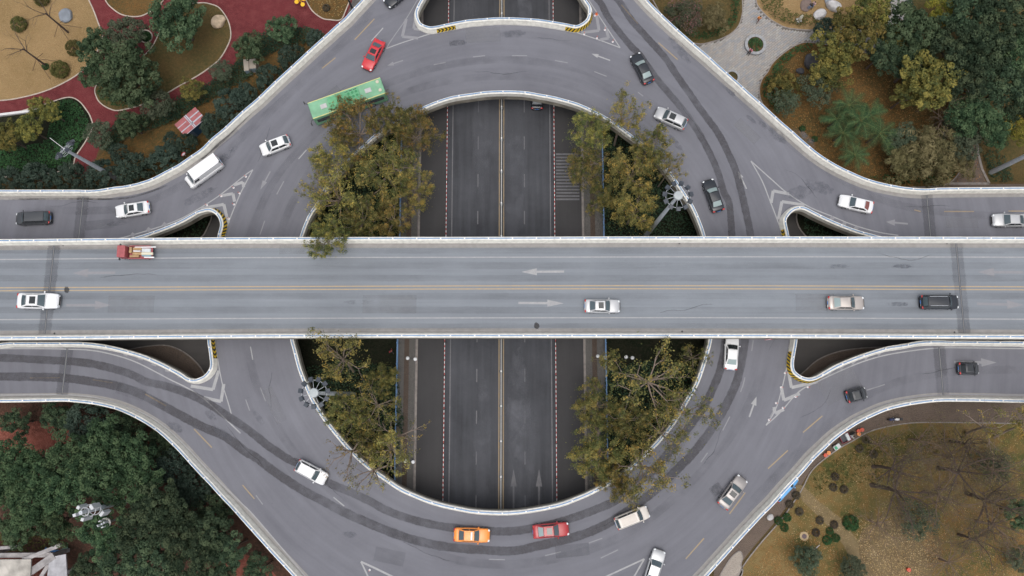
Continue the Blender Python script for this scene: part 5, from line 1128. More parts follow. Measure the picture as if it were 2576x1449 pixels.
carpet('undergrowth', [(1526,320),(1610,390),(1690,480),(1750,590),(1750,640),(1526,640)], .9, 34, .28, L_HEDGE, 'dark undergrowth under the upper east trees inside the ring', 'undergrowth')
carpet('undergrowth', [(770,925),(998,925),(998,1190),(900,1120),(820,1040)], .9, 34, .28, L_HEDGE, 'dark undergrowth under the lower west trees inside the ring', 'undergrowth')
carpet('undergrowth', [(1526,925),(1770,925),(1720,1020),(1640,1110),(1526,1190)], .9, 34, .28, L_HEDGE, 'dark undergrowth under the lower east trees inside the ring', 'undergrowth')
carpet('undergrowth', [(390,598),(440,576),(495,550),(525,545),(512,580),(480,605)], .5, 16, .4, L_HEDGE, 'dark plants glimpsed in the opening near the red pickup', 'undergrowth')
carpet('undergrowth', [(2020,540),(2080,560),(2150,588),(2210,604),(2100,618),(2030,590)], .5, 16, .4, L_HEDGE, 'dark plants glimpsed in the opening left of the flyover end joint', 'undergrowth')
# ---- plaza side
tree('pink', 1722, 42, 50, 4, 'tree with pinkish blossom in the bed beside the plaza', 'flowering_tree')
tree('tan', 1795, 42, 42, 3.5, 'brown thinning tree in the bed beside the plaza')
carpet('hedge_bank', [(1720,86),(1755,102),(1788,98),(1822,84),(1848,62),(1858,33),(1858,-20),(1835,-20),(1838,30),(1828,55),(1800,78),(1760,84)], .8, 30, .3, L_IVY, 'green hedge curving round the bed at the plaza corner', 'hedge', .1)
carpet('hedge_bank', [(1906,-20),(1912,15),(1930,37),(1950,50),(1978,62),(2010,67),(2045,69),(2060,60),(2040,40),(2000,35),(1970,20),(1950,-20)], .9, 26, .3, L_BALL, 'olive hedge bed with a pale statue above the plaza', 'hedge', .1)
carpet('hedge_bank', [(2035,112),(1999,121),(1967,144),(1946,166),(1936,185),(1922,202),(1916,228),(1930,262),(1955,290),(1962,262),(1945,235),(1948,205),(1962,182),(1985,152),(2010,135),(2040,128)], .9, 28, .32, L_IVY, 'clipped hedge edging the leaf-strewn lawn beside the plaza', 'hedge', .1)
litter([(2040,120),(2010,130),(1970,170),(1950,240),(2000,330),(2080,410),(2160,440),(2250,460),(2330,450),(2330,280),(2250,160),(2150,130)], 16, .13, L_FALLO, 'orange fallen leaves on the shaded lawn beside the palms')
litter([(2390,460),(2425,400),(2440,340),(2460,400),(2480,460)], 8, .16, L_FALLO, 'fallen leaves on the brown funnel-shaped path', .05)
for kind, x, y, r, zc, lb in (('round', 2080, 74, 33, 2.6, 'round dark evergreen where the plaza narrows'), ('olive', 2110, 128, 58, 6, 'bright olive-yellow tree over the plaza hedge'), ('olive', 2160, 80, 62, 7, 'large olive-yellow tree behind the round dark evergreen'),
        ('olive', 2195, 30, 48, 6, 'olive-yellow tree near the white rocks at the top edge'), ('olive', 2088, 178, 50, 5, 'olive tree above the dark boulder lawn'), ('olive', 1975, 212, 38, 3, 'olive-green open tree at the plaza hedge corner'), ('wispy', 1975, 255, 36, 3, 'wispy grey shrub tree by the parapet below the plaza'),
        ('wispy', 2060, 225, 42, 4, 'wispy grey-green tree on the leaf-strewn lawn'), ('broad', 2290, 80, 64, 7, 'green tree with grey stems over the grey path'), ('dark', 2225, 130, 42, 6, 'dark tree between the olive trees and the grey path'), ('lime', 2370, 18, 40, 5, 'yellow-lime tree at the top edge before the dark cedars'),
        ('dark', 2440, 40, 62, 8, 'dark cedar-like tree near the top right'), ('dark', 2520, 30, 66, 9, 'dark tree in the top right corner'), ('dark', 2400, 130, 62, 8, 'dense dark tree right of the grey path'), ('dark', 2480, 120, 66, 9, 'tall dark tree in the middle of the right-hand wood'),
        ('canopy', 2555, 130, 62, 8, 'green tree at the right edge of the wood, upper part'), ('dark', 2445, 205, 62, 8, 'dark tree right of the golden tree'), ('dark', 2530, 215, 60, 8, 'dark blue-green tree at the right edge of the wood'), ('dark', 2560, 270, 42, 7, 'dark shaded tree above the lime yellow one at the right edge'),
        ('olive', 2345, 200, 70, 8, 'golden tree with a pale branch star beside the dark wood'), ('olive', 2290, 235, 40, 6, 'small golden tree above the palms'), ('canopy', 2440, 290, 56, 7, 'fresh green tree beside the tangle of bare twigs'), ('twiggy', 2405, 280, 78, 7, 'tangle of bare purple-grey twigs in the wood'),
        ('lime', 2566, 320, 42, 6, 'lime yellow tree at the right edge above the road'), ('canopy', 2500, 330, 48, 6, 'green tree above the lamp post foot'), ('tan', 2345, 385, 70, 5, 'broad tan feathery tree above the brown pavement'), ('tan', 2275, 400, 48, 4, 'tan feathery tree next to the palms'), ('grey', 2420, 345, 50, 5, 'silvery feathery tree above the brown funnel-shaped path'),
        ('tan', 2400, 400, 48, 4, 'tan feathery tree left of the brown funnel-shaped path'), ('grey', 2270, 350, 36, 4, 'grey feathery tree beside the palms'), ('dark', 2300, 165, 50, 6, 'shaded dark tree below the grey path'), ('olive', 2250, 95, 40, 6, 'olive tree against the grey path'), ('dark', 2590, 80, 50, 8, 'dark tree cut by the right edge, second from the top')):
    tree(kind, x, y, r * (1.22 if kind != 'round' else 1.0), zc, lb)
carpet('undergrowth', [(2180,445),(2260,440),(2370,445),(2400,425),(2385,460),(2250,462)], .7, 20, .3, L_IVY, 'green undergrowth below the tan feathery trees', 'undergrowth')
carpet('undergrowth', [(2470,380),(2520,390),(2545,440),(2540,458),(2500,458),(2485,440)], .7, 22, .32, L_HEDGE, 'dark low bushes around the lamp post foot by the pavement', 'undergrowth')
shrub('green', 2020, 322, 8, 'tiny dark green tuft on the lawn by the parapet, nearer the plaza'); shrub('green', 2051, 348, 8, 'tiny dark green tuft on the lawn by the parapet, nearer the palms')
def palm(x, y, h, nf, L, label):
    c = P(x, y, h); e = empty('palm', (c.x, c.y, 0), 0, label, 'palm', 'palms on the leaf-strewn lawn'); m = MB(); m.tube([(0, 0, 0), (.08, 0, h * .5), (0, 0, h)], [.14, .11, .09], 8); m.build('trunk', M_BARK, e)
    for k in range(nf):
        t = 2 * math.pi * k / nf + R.uniform(-.3, .3); el = R.uniform(.35, 1.0); ln = L * R.uniform(.75, 1.1); cen = []; nrm = []; pts = []
        V = []; Fc = []; hue = []
        for i in range(13):
            u = i / 12; x_ = ln * u * math.cos(el * (1 - .55 * u)); z_ = ln * (u * math.sin(el) - .62 * u * u * math.sin(el) - .18 * u * u); pts.append(Vector((math.cos(t) * x_, math.sin(t) * x_, h + z_)))
        side = Vector((-math.sin(t), math.cos(t), 0))
        for i in range(1, 12):
            p = pts[i]; d = (pts[i + 1] - pts[i - 1]).normalized(); wl = ln * .26 * math.sin(math.pi * (.12 + .8 * i / 12))
            for s in (1, -1):
                for q in (0, .5):
                    p2 = p.lerp(pts[i + 1], q); tip = p2 + side * s * wl + d * wl * .55 + Vector((0, 0, -.12 * wl)); n = len(V); V += [tuple(p2 - d * .035), tuple(p2 + d * .06), tuple(tip)]; Fc.append((n, n + 1, n + 2)); hue.append(R.uniform(.1, .8))
        me = bpy.data.meshes.new('frond'); me.from_pydata(V, [], Fc); me.materials.append(L_PALM); at = me.attributes.new("hue", 'FLOAT', 'FACE'); at.data.foreach_set("value", hue); fr = add('frond', me, e)
        m = MB(); m.tube(pts, [.03 - .0018 * i for i in range(13)], 4, cap=False); m.build('rib', M_BALLR, fr)
M_BALLR = plain('frond_rib', (0.12, 0.15, 0.05), 0.7)
for a in ((2135,265,4.5,9,3.2,'uppermost palm on the leaf-strewn lawn'), (2165,305,5,9,3.2,'palm just below the uppermost one'), (2120,335,3.5,9,3.0,'palm on the side nearest the curved parapet'), (2212,335,4.5,9,3.4,'palm with the tallest frond, next to the tan feathery tree'), (2150,390,3.2,9,2.9,'lowest palm near the parapet'), (2190,290,4.5,9,3.0,'palm beside the bare orange litter, right of the uppermost one'), (2105,300,3.5,9,2.9,'palm leaning out furthest over the litter')): palm(*a)
# ---- south-west wood
gs = 'trees of the dense wood by the antenna masts'
for kind, x, y, r, zc, lb in (('dark', 40, 1062, 34, 4, 'dark tree by the ramp parapet over red soil, nearest the left edge'), ('dark', 143, 1050, 36, 4, 'dark blue-green tree by the ramp parapet, second from the left edge'), ('round', 222, 1056, 44, 4, 'grey-green tree by the ramp parapet, third from the left edge'), ('dark', 315, 1082, 42, 4, 'very dark tree in the bend of the outer parapet'),
        ('dark', 398, 1118, 36, 4, 'dark tree along the outer parapet above the wood'), ('round', 438, 1172, 40, 4, 'grey-green tree along the outer parapet, halfway down'), ('round', 490, 1228, 40, 4, 'dark tree along the outer parapet level with the masts'), ('dark', 540, 1290, 44, 5, 'dark tree along the outer parapet below the masts'),
        ('canopy', 40, 1160, 58, 8, 'light green tree at the left edge of the wood over red soil'), ('canopy', 100, 1200, 50, 8, 'light green tree near the left edge, between two others'), ('canopy', 175, 1150, 55, 9, 'light green tree on the upper side of the wood'), ('canopy', 265, 1125, 58, 9, 'light green tree reaching toward the parapet bend'),
        ('canopy', 340, 1160, 56, 9, 'green tree near the parapet bend'), ('canopy', 250, 1200, 62, 10, 'large green tree above the masts'), ('canopy', 345, 1225, 54, 9, 'green tree behind the foot of the taller mast'), ('canopy', 170, 1235, 58, 9, 'green tree left above the taller mast'), ('canopy', 80, 1270, 58, 8, 'green tree at the left edge beside the mast heads'),
        ('canopy', 140, 1310, 50, 8, 'green tree left of the smaller mast dish'), ('canopy', 20, 1230, 46, 7, 'green tree cut by the left edge level with the masts'), ('dark', 400, 1275, 56, 10, 'dark tree covering the foot of the taller mast'), ('canopy', 260, 1345, 56, 9, 'green tree under the smaller mast dish'), ('dark', 350, 1330, 58, 10, 'dark tree right of the smaller mast'),
        ('dark', 440, 1345, 60, 10, 'dark tree in the heart of the lower wood'), ('dark', 510, 1350, 52, 9, 'dark tree near the outer parapet in the lower wood'), ('dark', 300, 1405, 52, 9, 'dark tree right of the ruined roof'), ('dark', 385, 1410, 58, 10, 'dark tree at the bottom edge of the wood'), ('dark', 470, 1420, 56, 10, 'dark tree at the bottom edge beside the red clearing'),
        ('dark', 570, 1385, 46, 8, 'dark tree above the red clearing'), ('dark', 225, 1440, 42, 8, 'dark tree just right of the ruined roof at the bottom edge'), ('dark', 650, 1435, 34, 6, 'dark tree between the red clearing and the outer parapet'), ('dark', 545, 1445, 44, 8, 'dark tree at the bottom edge left of the red clearing'), ('broad', 45, 1330, 40, 5, 'brownish shaded tree above the ruined roof')):
    tree(kind, x, y, r * 1.25, zc, lb, group=gs)
carpet('undergrowth', [(0,1340),(60,1350),(120,1340),(170,1370),(120,1385),(0,1385)], .8, 16, .35, L_BALL, 'shaded undergrowth above the ruined roof', 'undergrowth')
# ---- south-east lawn
for i, (x, y, lb) in enumerate(((2164,1129,'below the motor tricycle'), (2180,1106,'beside the red buckets'), (2199,1143,'right of the one below the motor tricycle'), (2102,1199,'top of the trio in mid lawn'), (2098,1226,'left of the trio in mid lawn'), (2125,1232,'right of the trio in mid lawn'), (2004,1247,'nearest the blue hatchback'),
        (1988,1269,'second from the blue hatchback'), (2012,1288,'third from the blue hatchback'), (2064,1310,'right above the sandy ring'), (2100,1320,'right end beside the sandy path'), (2054,1340,'just right of the sandy ring'))): shrub('purple', x, y, 10.5, 'dark purple ball shrub, ' + lb)
for x, y, r, lb in ((1960,1311,11,'bright green bush in the trio by the kerb, left one'), (1981,1302,11,'bright green bush in the trio by the kerb, upper one'), (1975,1328,11,'bright green bush in the trio by the kerb, lower one'), (2089,1337,10,'bright green bush in the trio by the sandy path, upper one'), (2082,1360,12,'bright green bush in the trio by the sandy path, left one'), (2104,1354,11,'bright green bush in the trio by the sandy path, right one'), (2140,1316,20,'loose dark green bush in the middle of the lawn')): shrub('green', x, y, r, lb)
tree('grey', 2030, 1408, 42, 2.5, 'grey-green tree at the bottom edge of the lawn, left of two'); tree('grey', 2145, 1430, 36, 2.5, 'grey-green tree at the bottom edge of the lawn, right of two')
gb = 'bare trees on the lawn'
for kind, x, y, r, zc, base, lb in (('bare', 2295, 1165, 120, 9, (2195, 1174), 'bare tree rooted highest on the lawn'), ('bare', 2470, 1195, 150, 10, (2358, 1178), 'bare tree with thick limbs reaching the right edge'), ('bare', 2335, 1270, 160, 10, (2192, 1220), 'large bare tree with sprawling dark limbs in mid lawn'),
        ('bare', 2520, 1290, 150, 10, (2430, 1240), 'bare tree behind, against the right edge'), ('bare', 2460, 1110, 100, 9, (2390, 1110), 'bare tree near the kerb at the upper right of the lawn'), ('bare', 2480, 1370, 110, 8, (2410, 1345), 'bare tree low in the bottom right part of the lawn'),
        ('twiggy', 2235, 1120, 72, 6, None, 'pale twiggy bush tree beneath the kerb'), ('twiggy', 2340, 1110, 74, 6, None, 'pale twiggy tree by the kerb near the right'), ('sparse', 2540, 1060, 80, 9, (2500, 1100), 'thin yellow-green tree reaching over the parapet at the right edge'), ('thin', 2465, 1005, 70, 10, (2430, 1090), 'thin bare twigs with rusty tips over the parapet'),
        ('twiggy', 2220, 1320, 80, 4, None, 'pale tangled twigs over the flowering ground'), ('wispy', 2310, 1310, 56, 3, None, 'grey wispy bush beside the flowering ground'), ('broad', 2560, 1290, 44, 4, None, 'dark green bush at the right edge of the lawn'), ('grey', 2560, 1405, 34, 2, None, 'spiky blue-green plant in the bottom right corner'),
        ('twiggy', 2400, 1420, 90, 4, None, 'pale tangled twigs at the bottom edge of the lawn'), ('twiggy', 2420, 1150, 110, 7, None, 'brown tangle of twigs above the thick bare limbs'), ('twiggy', 2540, 1190, 110, 8, None, 'brown tangle of twigs against the right edge, upper one'), ('twiggy', 2530, 1330, 120, 7, None, 'brown tangle of twigs against the right edge, lower one'), ('twiggy', 2390, 1250, 120, 7, None, 'brown tangle of twigs across the middle of the lawn'), ('wispy', 2500, 1170, 50, 3, None, 'grey-green wispy bush behind the thick bare limbs')):
    tree(kind, x, y, r, zc, lb, 'bare_tree' if kind in ('bare', 'twiggy', 'thin') else 'small_tree', base, group=gb if kind == 'bare' else None)
litter([(1960,1330),(2060,1190),(2180,1100),(2560,1080),(2576,1449),(1900,1449)], 9, .12, L_FALL, 'pale fallen leaves scattered over the lawn by the service lane')
litter([(2150,1310),(2240,1300),(2340,1320),(2370,1400),(2330,1449),(2200,1449),(2160,1390)], 26, .15, L_FALL, 'dense pale blossom-like litter on the flowering ground', .12)
litter([(1880,1449),(1960,1340),(2060,1330),(2120,1400),(2130,1449)], 24, .13, L_FALLO, 'orange leaf litter in the lower lawn corner')
litter([(2300,1300),(2576,1250),(2576,1449),(2340,1449)], 24, .14, L_FALLO, 'orange leaf litter under the bare trees')
litter([(770,0),(800,40),(855,46),(875,0)], 6, .15, L_FALL, 'pale leaf litter on the small lawn by the exercise frame', .1)
carpet('ground_cover', [(2045,1200),(2110,1150),(2180,1105),(2300,1085),(2430,1085),(2420,1120),(2300,1150),(2270,1195),(2200,1215),(2100,1215),(2060,1245)], .25, 12, .26, L_BALL, 'patch of greener ground cover across the upper lawn', 'ground cover', .1)

# ------------------------------------------------------------------ masts and lamps
M_STEELW = plain('mast_grey', (0.40, 0.43, 0.45), 0.5)
def flood_mast(base, h, rr, nl, label, tilt=0.0, tz=0.0, disc=True, rz=0.0):
    c = P(*base, 0); e = empty('floodlight_mast', (c.x, c.y, 0), 0, label, 'floodlight mast', 'high floodlight masts')
    m = MB(); m.tube([(0, 0, 0), (0, 0, h * .5), (0, 0, h)], [.36, .27, .19], 14); m.build('pole', M_GALV, e)
    hd = empty('lamp_ring', (0, 0, h), rz); hd.parent = e; hd.rotation_euler = (tilt, 0, tz)
    for r0, z0 in ((rr, 0), (rr * .62, -.5)) if tilt else ((rr, 0),):
        m = MB(); m.tube([(r0 * math.cos(t), r0 * math.sin(t), z0) for t in [k * math.pi / 18 for k in range(37)]], .038, 6, cap=False); m.build('hoop', M_STEELW, hd)
    m = MB()
    for k in range(nl):
        t = 2 * math.pi * k / nl; m = MB(); m.tube([(.3 * math.cos(t), .3 * math.sin(t), .05), (rr * math.cos(t), rr * math.sin(t), 0)], .028, 5); m.build('spoke', M_STEELW, hd)
        t += .5 * math.pi / nl
        mt = Matrix.Translation((rr * 1.08 * math.cos(t), rr * 1.08 * math.sin(t), .02)) @ Matrix.Rotation(t, 4, 'Z') @ Matrix.Rotation(.35, 4, 'Y')
        m = MB(); m.box(-.26, .26, -.27, .27, -.16, .16, 0, mt, top=(.9, .9)); m.build('floodlight', M_DARKM, hd)
    if disc:
        m = MB(); m.tube([(0, 0, -.2), (0, 0, .15), (0, 0, .30), (0, 0, .36)], [.50, .56, .50, .15], 24); m.build('cap', plain('mast_cap', (0.42, 0.46, 0.47), 0.5, var=.1), hd)
    else:
        m = MB(); m.tube([(0, 0, 0), (0, 0, 2.2)], .035, 5); m.build('lightning_rod', M_WHITE, hd)
flood_mast((1625, 592), 22.8, 1.45, 11, 'round floodlight mast above the parapet by the black saloon with green-tinted windows')
flood_mast((889, 992), 22.8, 1.45, 11, 'spoked round floodlight mast head overhanging the west side of the ring')
flood_mast((290, 447), 13.5, 1.35, 8, 'tilted floodlight head on a grey pole above the ivy bed', tilt=-.85, tz=.85, disc=False)
flood_mast((2492, 434), 22.0, 1.4, 9, 'grey mast rising out of view at the right edge')
c = P(889, 28, 0); m = MB(); m.tube([(c.x, c.y, 0), (c.x - .2, c.y + .3, 9.5)], [.16, .1], 10); o = m.build('lamp_pole', M_DARKM); tag(o, 'dark lamp pole behind the parapet at the top edge', 'lamp pole')
def globe_lamp(x1, y1, x2, y2, label):
    a, b = P(x1, y1, 4.2), P(x2, y2, 4.2); c = (a + b) / 2; e = empty('globe_lamp', (c.x, c.y, 0), math.atan2(b.y - a.y, b.x - a.x), label, 'street lamp', 'twin-globe street lamps'); d = (b - a).length / 2
    m = MB(); m.tube([(0, 0, .14), (0, 0, .8), (0, 0, 3.9)], [.13, .07, .05], 8); m.build('pole', M_DARKM, e); m = MB(); m.tube([(-d, 0, 3.95), (-d * .5, 0, 3.75), (0, 0, 3.9), (d * .5, 0, 3.75), (d, 0, 3.95)], .035, 6); m.build('arm', M_DARKM, e)
    for s in (-1, 1): m = MB(); m.sphere((s * d, 0, 4.2), .26, 14, 9); m.build('globe', plain('opal_globe', (0.80, 0.82, 0.84), 0.3), e, True)
globe_lamp(1025.5, 901, 1044.5, 903.5, 'twin white globe lamp on the west pavement just below the flyover'); globe_lamp(1504, 896, 1522, 899, 'twin white globe lamp on the east pavement just below the flyover')
globe_lamp(1020, 1160, 1039, 1162, 'twin white globe lamp under the bare branches on the west pavement'); globe_lamp(1490, 1155, 1508, 1158, 'twin white globe lamp among leaves on the east pavement')
globe_lamp(1575, 898, 1591, 900, 'white globe lamp seen through the great starburst tree')
# marker posts on the painted noses
MP = MB(); MP.tube([(0, 0, 0), (0, 0, .05)], .14, 10, 1); MP.tube([(0, 0, .05), (0, 0, .28)], .045, 8, 0); MP.tube([(0, 0, .28), (0, 0, .45)], .046, 8, 1); MP.tube([(0, 0, .45), (0, 0, .72)], .045, 8, 0)
MP = MP.mesh('marker_post', [plain('marker_red', (0.62, 0.10, 0.06), 0.5), M_WHITE])
ords = ('first', 'second', 'third', 'fourth', 'fifth', 'sixth', 'seventh')
for place, pts in (('tip of the white van nose', ((617,443),(586,471),(601,485),(555,492),(519,515),(587,513),(574,549))), ('tip of the nose near the two-seaters', ((1936,1056),(1971,1026),(1954,1014),(2003,998),(1967,974),(2034,974),(1976,938))),
                   ('tip of the striped-parapet nose at top', ((1542,103),(1502,94),(1522,73),(1470,84),(1497,37))), ('the painted nose at the bottom edge', ((929,1435),))):
    for i, (x, y) in enumerate(pts):
        p = P(x, y, ZR + .3); e = add('marker_post', MP, None, (p.x, p.y, zr), (0, 0, R.uniform(0, 6))); tag(e, ('red and white marker post, %s from the ' % ords[i] if len(pts) > 1 else 'red and white marker post on ') + place, 'marker post', 'marker posts on the painted noses')
p = P(1496, 36, ZR + .4); m = MB(); m.tube([(0, 0, 0), (0, 0, .06), (0, 0, .08), (0, 0, .75)], [.2, .2, .13, .03], 10); o = m.build('traffic_cone', plain('cone_orange', (0.75, 0.16, 0.04), 0.6), loc=(p.x + .3, p.y + .2, zr)); tag(o, 'orange traffic cone leaning by the striped parapet at the top', 'cone')
# round signs
def round_sign(p, r, yaw, label, h0=0.0, tilt=0.15):
    e = empty('road_sign', p, yaw, label, 'road sign'); m = MB(); m.tube([(0, .02, h0), (0, .02, 0)], .035, 6); m.build('bracket', M_STEEL, e)
    m = MB(); m.tube([(0, -.02, 0), (0, .01, 0)], r, 22); m.build('face', plain('sign_red', (0.60, 0.05, 0.07), 0.4), e); m = MB(); m.tube([(0, -.028, 0), (0, -.019, 0)], r * .72, 22); m.build('centre', M_WHITE, e)
q = P(1934, 853, ZD + .3); round_sign((q.x, q.y - .06, ZD + .1), .48, 0.06, 'red-rimmed round sign hung on the outside of the flyover parapet', 0.9)
q = P(462, 388, ZR + 1.6); round_sign((q.x, q.y, ZR + 1.7), .35, .9, 'small round red and white sign on the parapet by the evergreen row', -.9)
# ------------------------------------------------------------------ park furniture
c = [P(490, 270, 3.0), P(518, 297, 3.0), P(465, 343, 3.0), P(438, 313, 3.0)]; cc = sum(c, Vector()) / 4; ux = ((c[0] - c[3]) + (c[1] - c[2])) / 2; uy = ((c[0] - c[1]) + (c[3] - c[2])) / 2
rz = math.atan2(ux.y, ux.x); hx, hy = ux.length / 2, uy.length / 2; sh = empty('park_shed', (cc.x, cc.y, 0), rz, 'small blue-walled shed with weathered red sheet roof', 'shed')
M_SROOF = plain('shed_roof_red', (0.40, 0.13, 0.135), 0.7, var=.3, vscale=1.5); M_SBLUE = plain('shed_wall_blue', (0.02, 0.075, 0.15), 0.7, var=.2); M_STAPE = plain('roof_tape', (0.45, 0.50, 0.56), 0.6, var=.15)
m = MB(); m.box(-hx + .3, hx - .3, -hy + .3, hy - .3, 0, 2.85); m.build('wall', M_SBLUE, sh)
rf = empty('roof', (0, 0, 2.9)); rf.parent = sh
for i in range(2):
    for j in range(3):
        x0 = -hx + i * hx; y0 = -hy + j * hy * 2 / 3; m = MB(); m.box(x0 + .01, x0 + hx - .01, y0 + .01, y0 + hy * 2 / 3 - .01, .0, .07 + .012 * ((i + j) % 2)); m.build('roof_sheet', M_SROOF, rf)
for bx in ((-.16, -.05, -hy, hy), (.05, .22, -hy, hy), (-hx, 0, -hy / 3 - .07, -hy / 3 + .07), (0, hx, -hy / 3 - .1, -hy / 3 + .1), (-hx, -.4, hy / 3 - .05, hy / 3 + .05), (.3, hx, hy / 3 - .08, hy / 3 + .08)):
    m = MB(); m.box(*bx, .085, .10); m.build('seam_tape', M_STAPE, rf)
m = MB(); m.box(-hx - .0, hx, -hy, -hy + .06, .09, .13); m.build('gutter', M_STAPE, rf)
m = MB(); m.box(-hx + .5, -hx + 1.3, -hy + .27, -hy + .31, .05, 2.1); m.build('door', plain('shed_door', (0.10, 0.16, 0.24), 0.6), sh)
for k in (0, 1): m = MB(); m.box(.2 + k * 1.1, .7 + k * 1.1, -hy + .26, -hy + .30, 1.2, 1.7); m.build('window', plain('brown_pane', (0.13, 0.09, 0.08), 0.4), sh)
def ubox(x, y, w, d, h, label):
    p = P(x, y, h); e = empty('utility_box', (p.x, p.y, 0), .12, label, 'utility box', 'utility boxes'); bev('cabinet', -w / 2, w / 2, -d / 2, d / 2, .1, h, .03, plain('utility_beige', (0.34, 0.30, 0.25), 0.7), e, 1)
    m = MB(); m.box(-w / 2 - .06, w / 2 + .06, -d / 2 - .06, d / 2 + .06, 0, .1); m.build('plinth', M_KERBG, e); m = MB(); m.box(-w / 2 + .05, w / 2 - .05, -d / 2 - .02, -d / 2, .2, h - .1); m.build('door', plain('utility_blue', (0.22, 0.30, 0.36), 0.6, var=.2), e)
ubox(619, 163, .75, 1.8, 1.7, 'narrow beige utility box under the bushy green tree'); ubox(634, 160, 1.1, 1.5, 1.5, 'wide beige utility box under the bushy green tree')
def rock(x, y, rx, ry, h, mat, label, seed, cat='boulder', n=2):
    p = P(x, y, h * .5); bm = bmesh.new(); bmesh.ops.create_icosphere(bm, subdivisions=3, radius=1.0); rr = random.Random(seed); pl = [(Vector((rr.gauss(0, 1), rr.gauss(0, 1), rr.gauss(0, .5))).normalized(), rr.uniform(.78, .97)) for _ in range(9)] + [(Vector((rr.uniform(-.2, .2), rr.uniform(-.2, .2), 1)).normalized(), .6)]
    for v in bm.verts:
        for nn, d in pl:
            t = v.co.dot(nn)
            if t > d: v.co -= nn * (t - d) * .9
        v.co += v.co.normalized() * rr.uniform(-.012, .012); v.co = Vector((v.co.x * rx, v.co.y * ry, v.co.z * h * .62 + h * .35))
    me = bpy.data.meshes.new('boulder'); bm.to_mesh(me); bm.free(); me.materials.append(mat); o = add('boulder', me, None, (p.x, p.y, 0), (0, 0, rr.uniform(0, 6))); return tag(o, label, cat)
RG = plain('grey_rock', (0.26, 0.29, 0.33), 0.9, var=.25, vscale=1.2); RT = plain('tan_rock', (0.60, 0.47, 0.33), 0.9, var=.35, vscale=1.4); RW = plain('white_rock', (0.58, 0.57, 0.57), 0.9, var=.3, vscale=1.6); RD = plain('dark_rock', (0.075, 0.075, 0.082), 0.9, var=.3, vscale=1.2)
rock(164, 38, 1.15, 1.1, .9, RG, 'smooth blue-grey boulder on the dry lawn', 3); rock(548, 53, 1.25, 1.05, 1.0, RT, 'tan and white boulder on the end of the oval lawn', 7)
rock(2063, 35, .8, 1.15, 1.2, RW, 'tall pale rock beside the seated pair', 4); rock(2100, 14, .75, 1.3, 1.5, RW, 'larger pale squared rock at the top edge', 9); rock(2028, 12, .9, 1.2, .5, plain('brown_rock', (0.20, 0.15, 0.13), 0.9, var=.2), 'flat brown rock under the seated pair', 12)
rock(2048, 155, 1.3, 1.6, 1.6, RD, 'big dark boulder on the orange leaf litter', 15); rock(2014, 178, .5, .7, .6, RD, 'small dark rock below the big dark boulder', 16); rock(2085, -4, 1.5, .7, .6, RG, 'long grey slab cut by the top edge', 21); rock(1938, 1301, .5, .45, .4, RW, 'pale stone at the kerb by the bright green bushes', 22)
# statue in the hedge
q = P(2012, 48, .8); st = empty('statue', (q.x, q.y, 0), .3, 'small pale statue standing in the olive hedge bed', 'statue'); m = MB(); m.box(-.35, .35, -.35, .35, 0, .5); m.build('plinth', RW, st)
m = MB(); m.tube([(0, 0, .5), (0, 0, .9), (.03, 0, 1.3), (.02, 0, 1.7), (.02, 0, 1.78), (.02, 0, 1.9), (.02, 0, 2.05)], [.26, .22, .24, .2, .09, .14, .06], 12); m.build('figure', plain('pale_stone', (0.62, 0.60, 0.50), 0.8, var=.15), st, True)
# planters
def planter(x, y, r0, r1, label, full=True):
    p = P(x, y, .45); e = empty('round_planter', (p.x, p.y, 0), 0, label, 'planter', 'round stone planters'); R0, R1 = px2m(r0, y, .45), px2m(r1, y, .45); n = 16
    for k in range(n):
        m = MB(); t0, t1 = 2 * math.pi * k / n + .012, 2 * math.pi * (k + 1) / n - .012
        for (ra, za, rb, zb) in ((R0, 0, R0, .45), (R0, .45, R1, .45), (R1, .45, R1, .1)):
            for h in range(2):
                u0, u1 = t0 + (t1 - t0) * h / 2, t0 + (t1 - t0) * (h + 1) / 2; m.quad((ra * math.cos(u0), ra * math.sin(u0), za), (ra * math.cos(u1), ra * math.sin(u1), za), (rb * math.cos(u1), rb * math.sin(u1), zb), (rb * math.cos(u0), rb * math.sin(u0), zb))
        m.build('rim_stone', plain('planter_stone_%s' % 'ab'[k % 2], (0.36 - .03 * (k % 2), 0.37 - .03 * (k % 2), 0.38 - .02 * (k % 2)), 0.8, var=.12), e)
    m = MB(); m.tube([(0, 0, .05), (0, 0, .35)], R1 * .99, 24); m.build('soil', M_EARTH, e)
    if full: add('shrub', BALL['green'], e, (0, 0, .25), None, (R1 * .98, R1 * .98, .55))
planter(1901, 111, 27, 20, 'round stone planter with green shrub in the middle of the plaza'); planter(1842, 193, 19, 14, 'round stone planter half hidden behind the parapet', False)
# exercise frame (yellow), low white wall, manhole ring, rod, bucket
q = P(757, 4, .8); e = empty('exercise_frame', (q.x, q.y, 0.01), .4, 'yellow outdoor exercise frame on the red court at the top edge', 'exercise equipment'); MYE = plain('frame_yellow', (0.85, 0.50, 0.02), 0.45)
m = MB(); m.tube([(0, 0, 0), (0, 0, 1.4)], .06, 8); m.build('post', MYE, e); m = MB(); m.tube([(-.6, 0, 1.2), (0, 0, 1.4), (.6, 0, 1.2)], .04, 6); m.build('bar', MYE, e)
for a, b in ((-.6, 0), (.6, 0), (.1, -.75)): m = MB(); m.tube([(a, b, 1.1), (a, b, 1.2)], .32, 16); m.build('wheel_disc', MYE, e); m = MB(); m.tube([(a, b, 1.15), (0, 0, 1.0)], .035, 6); m.build('arm', MYE, e)
M_WW = plain('whitewash', (0.70, 0.70, 0.70), 0.8, var=.1); s = [P(x, y, .5) for x, y in ((-60, 292), (0, 288), (40, 283), (75, 279), (98, 273))]
m = MB()
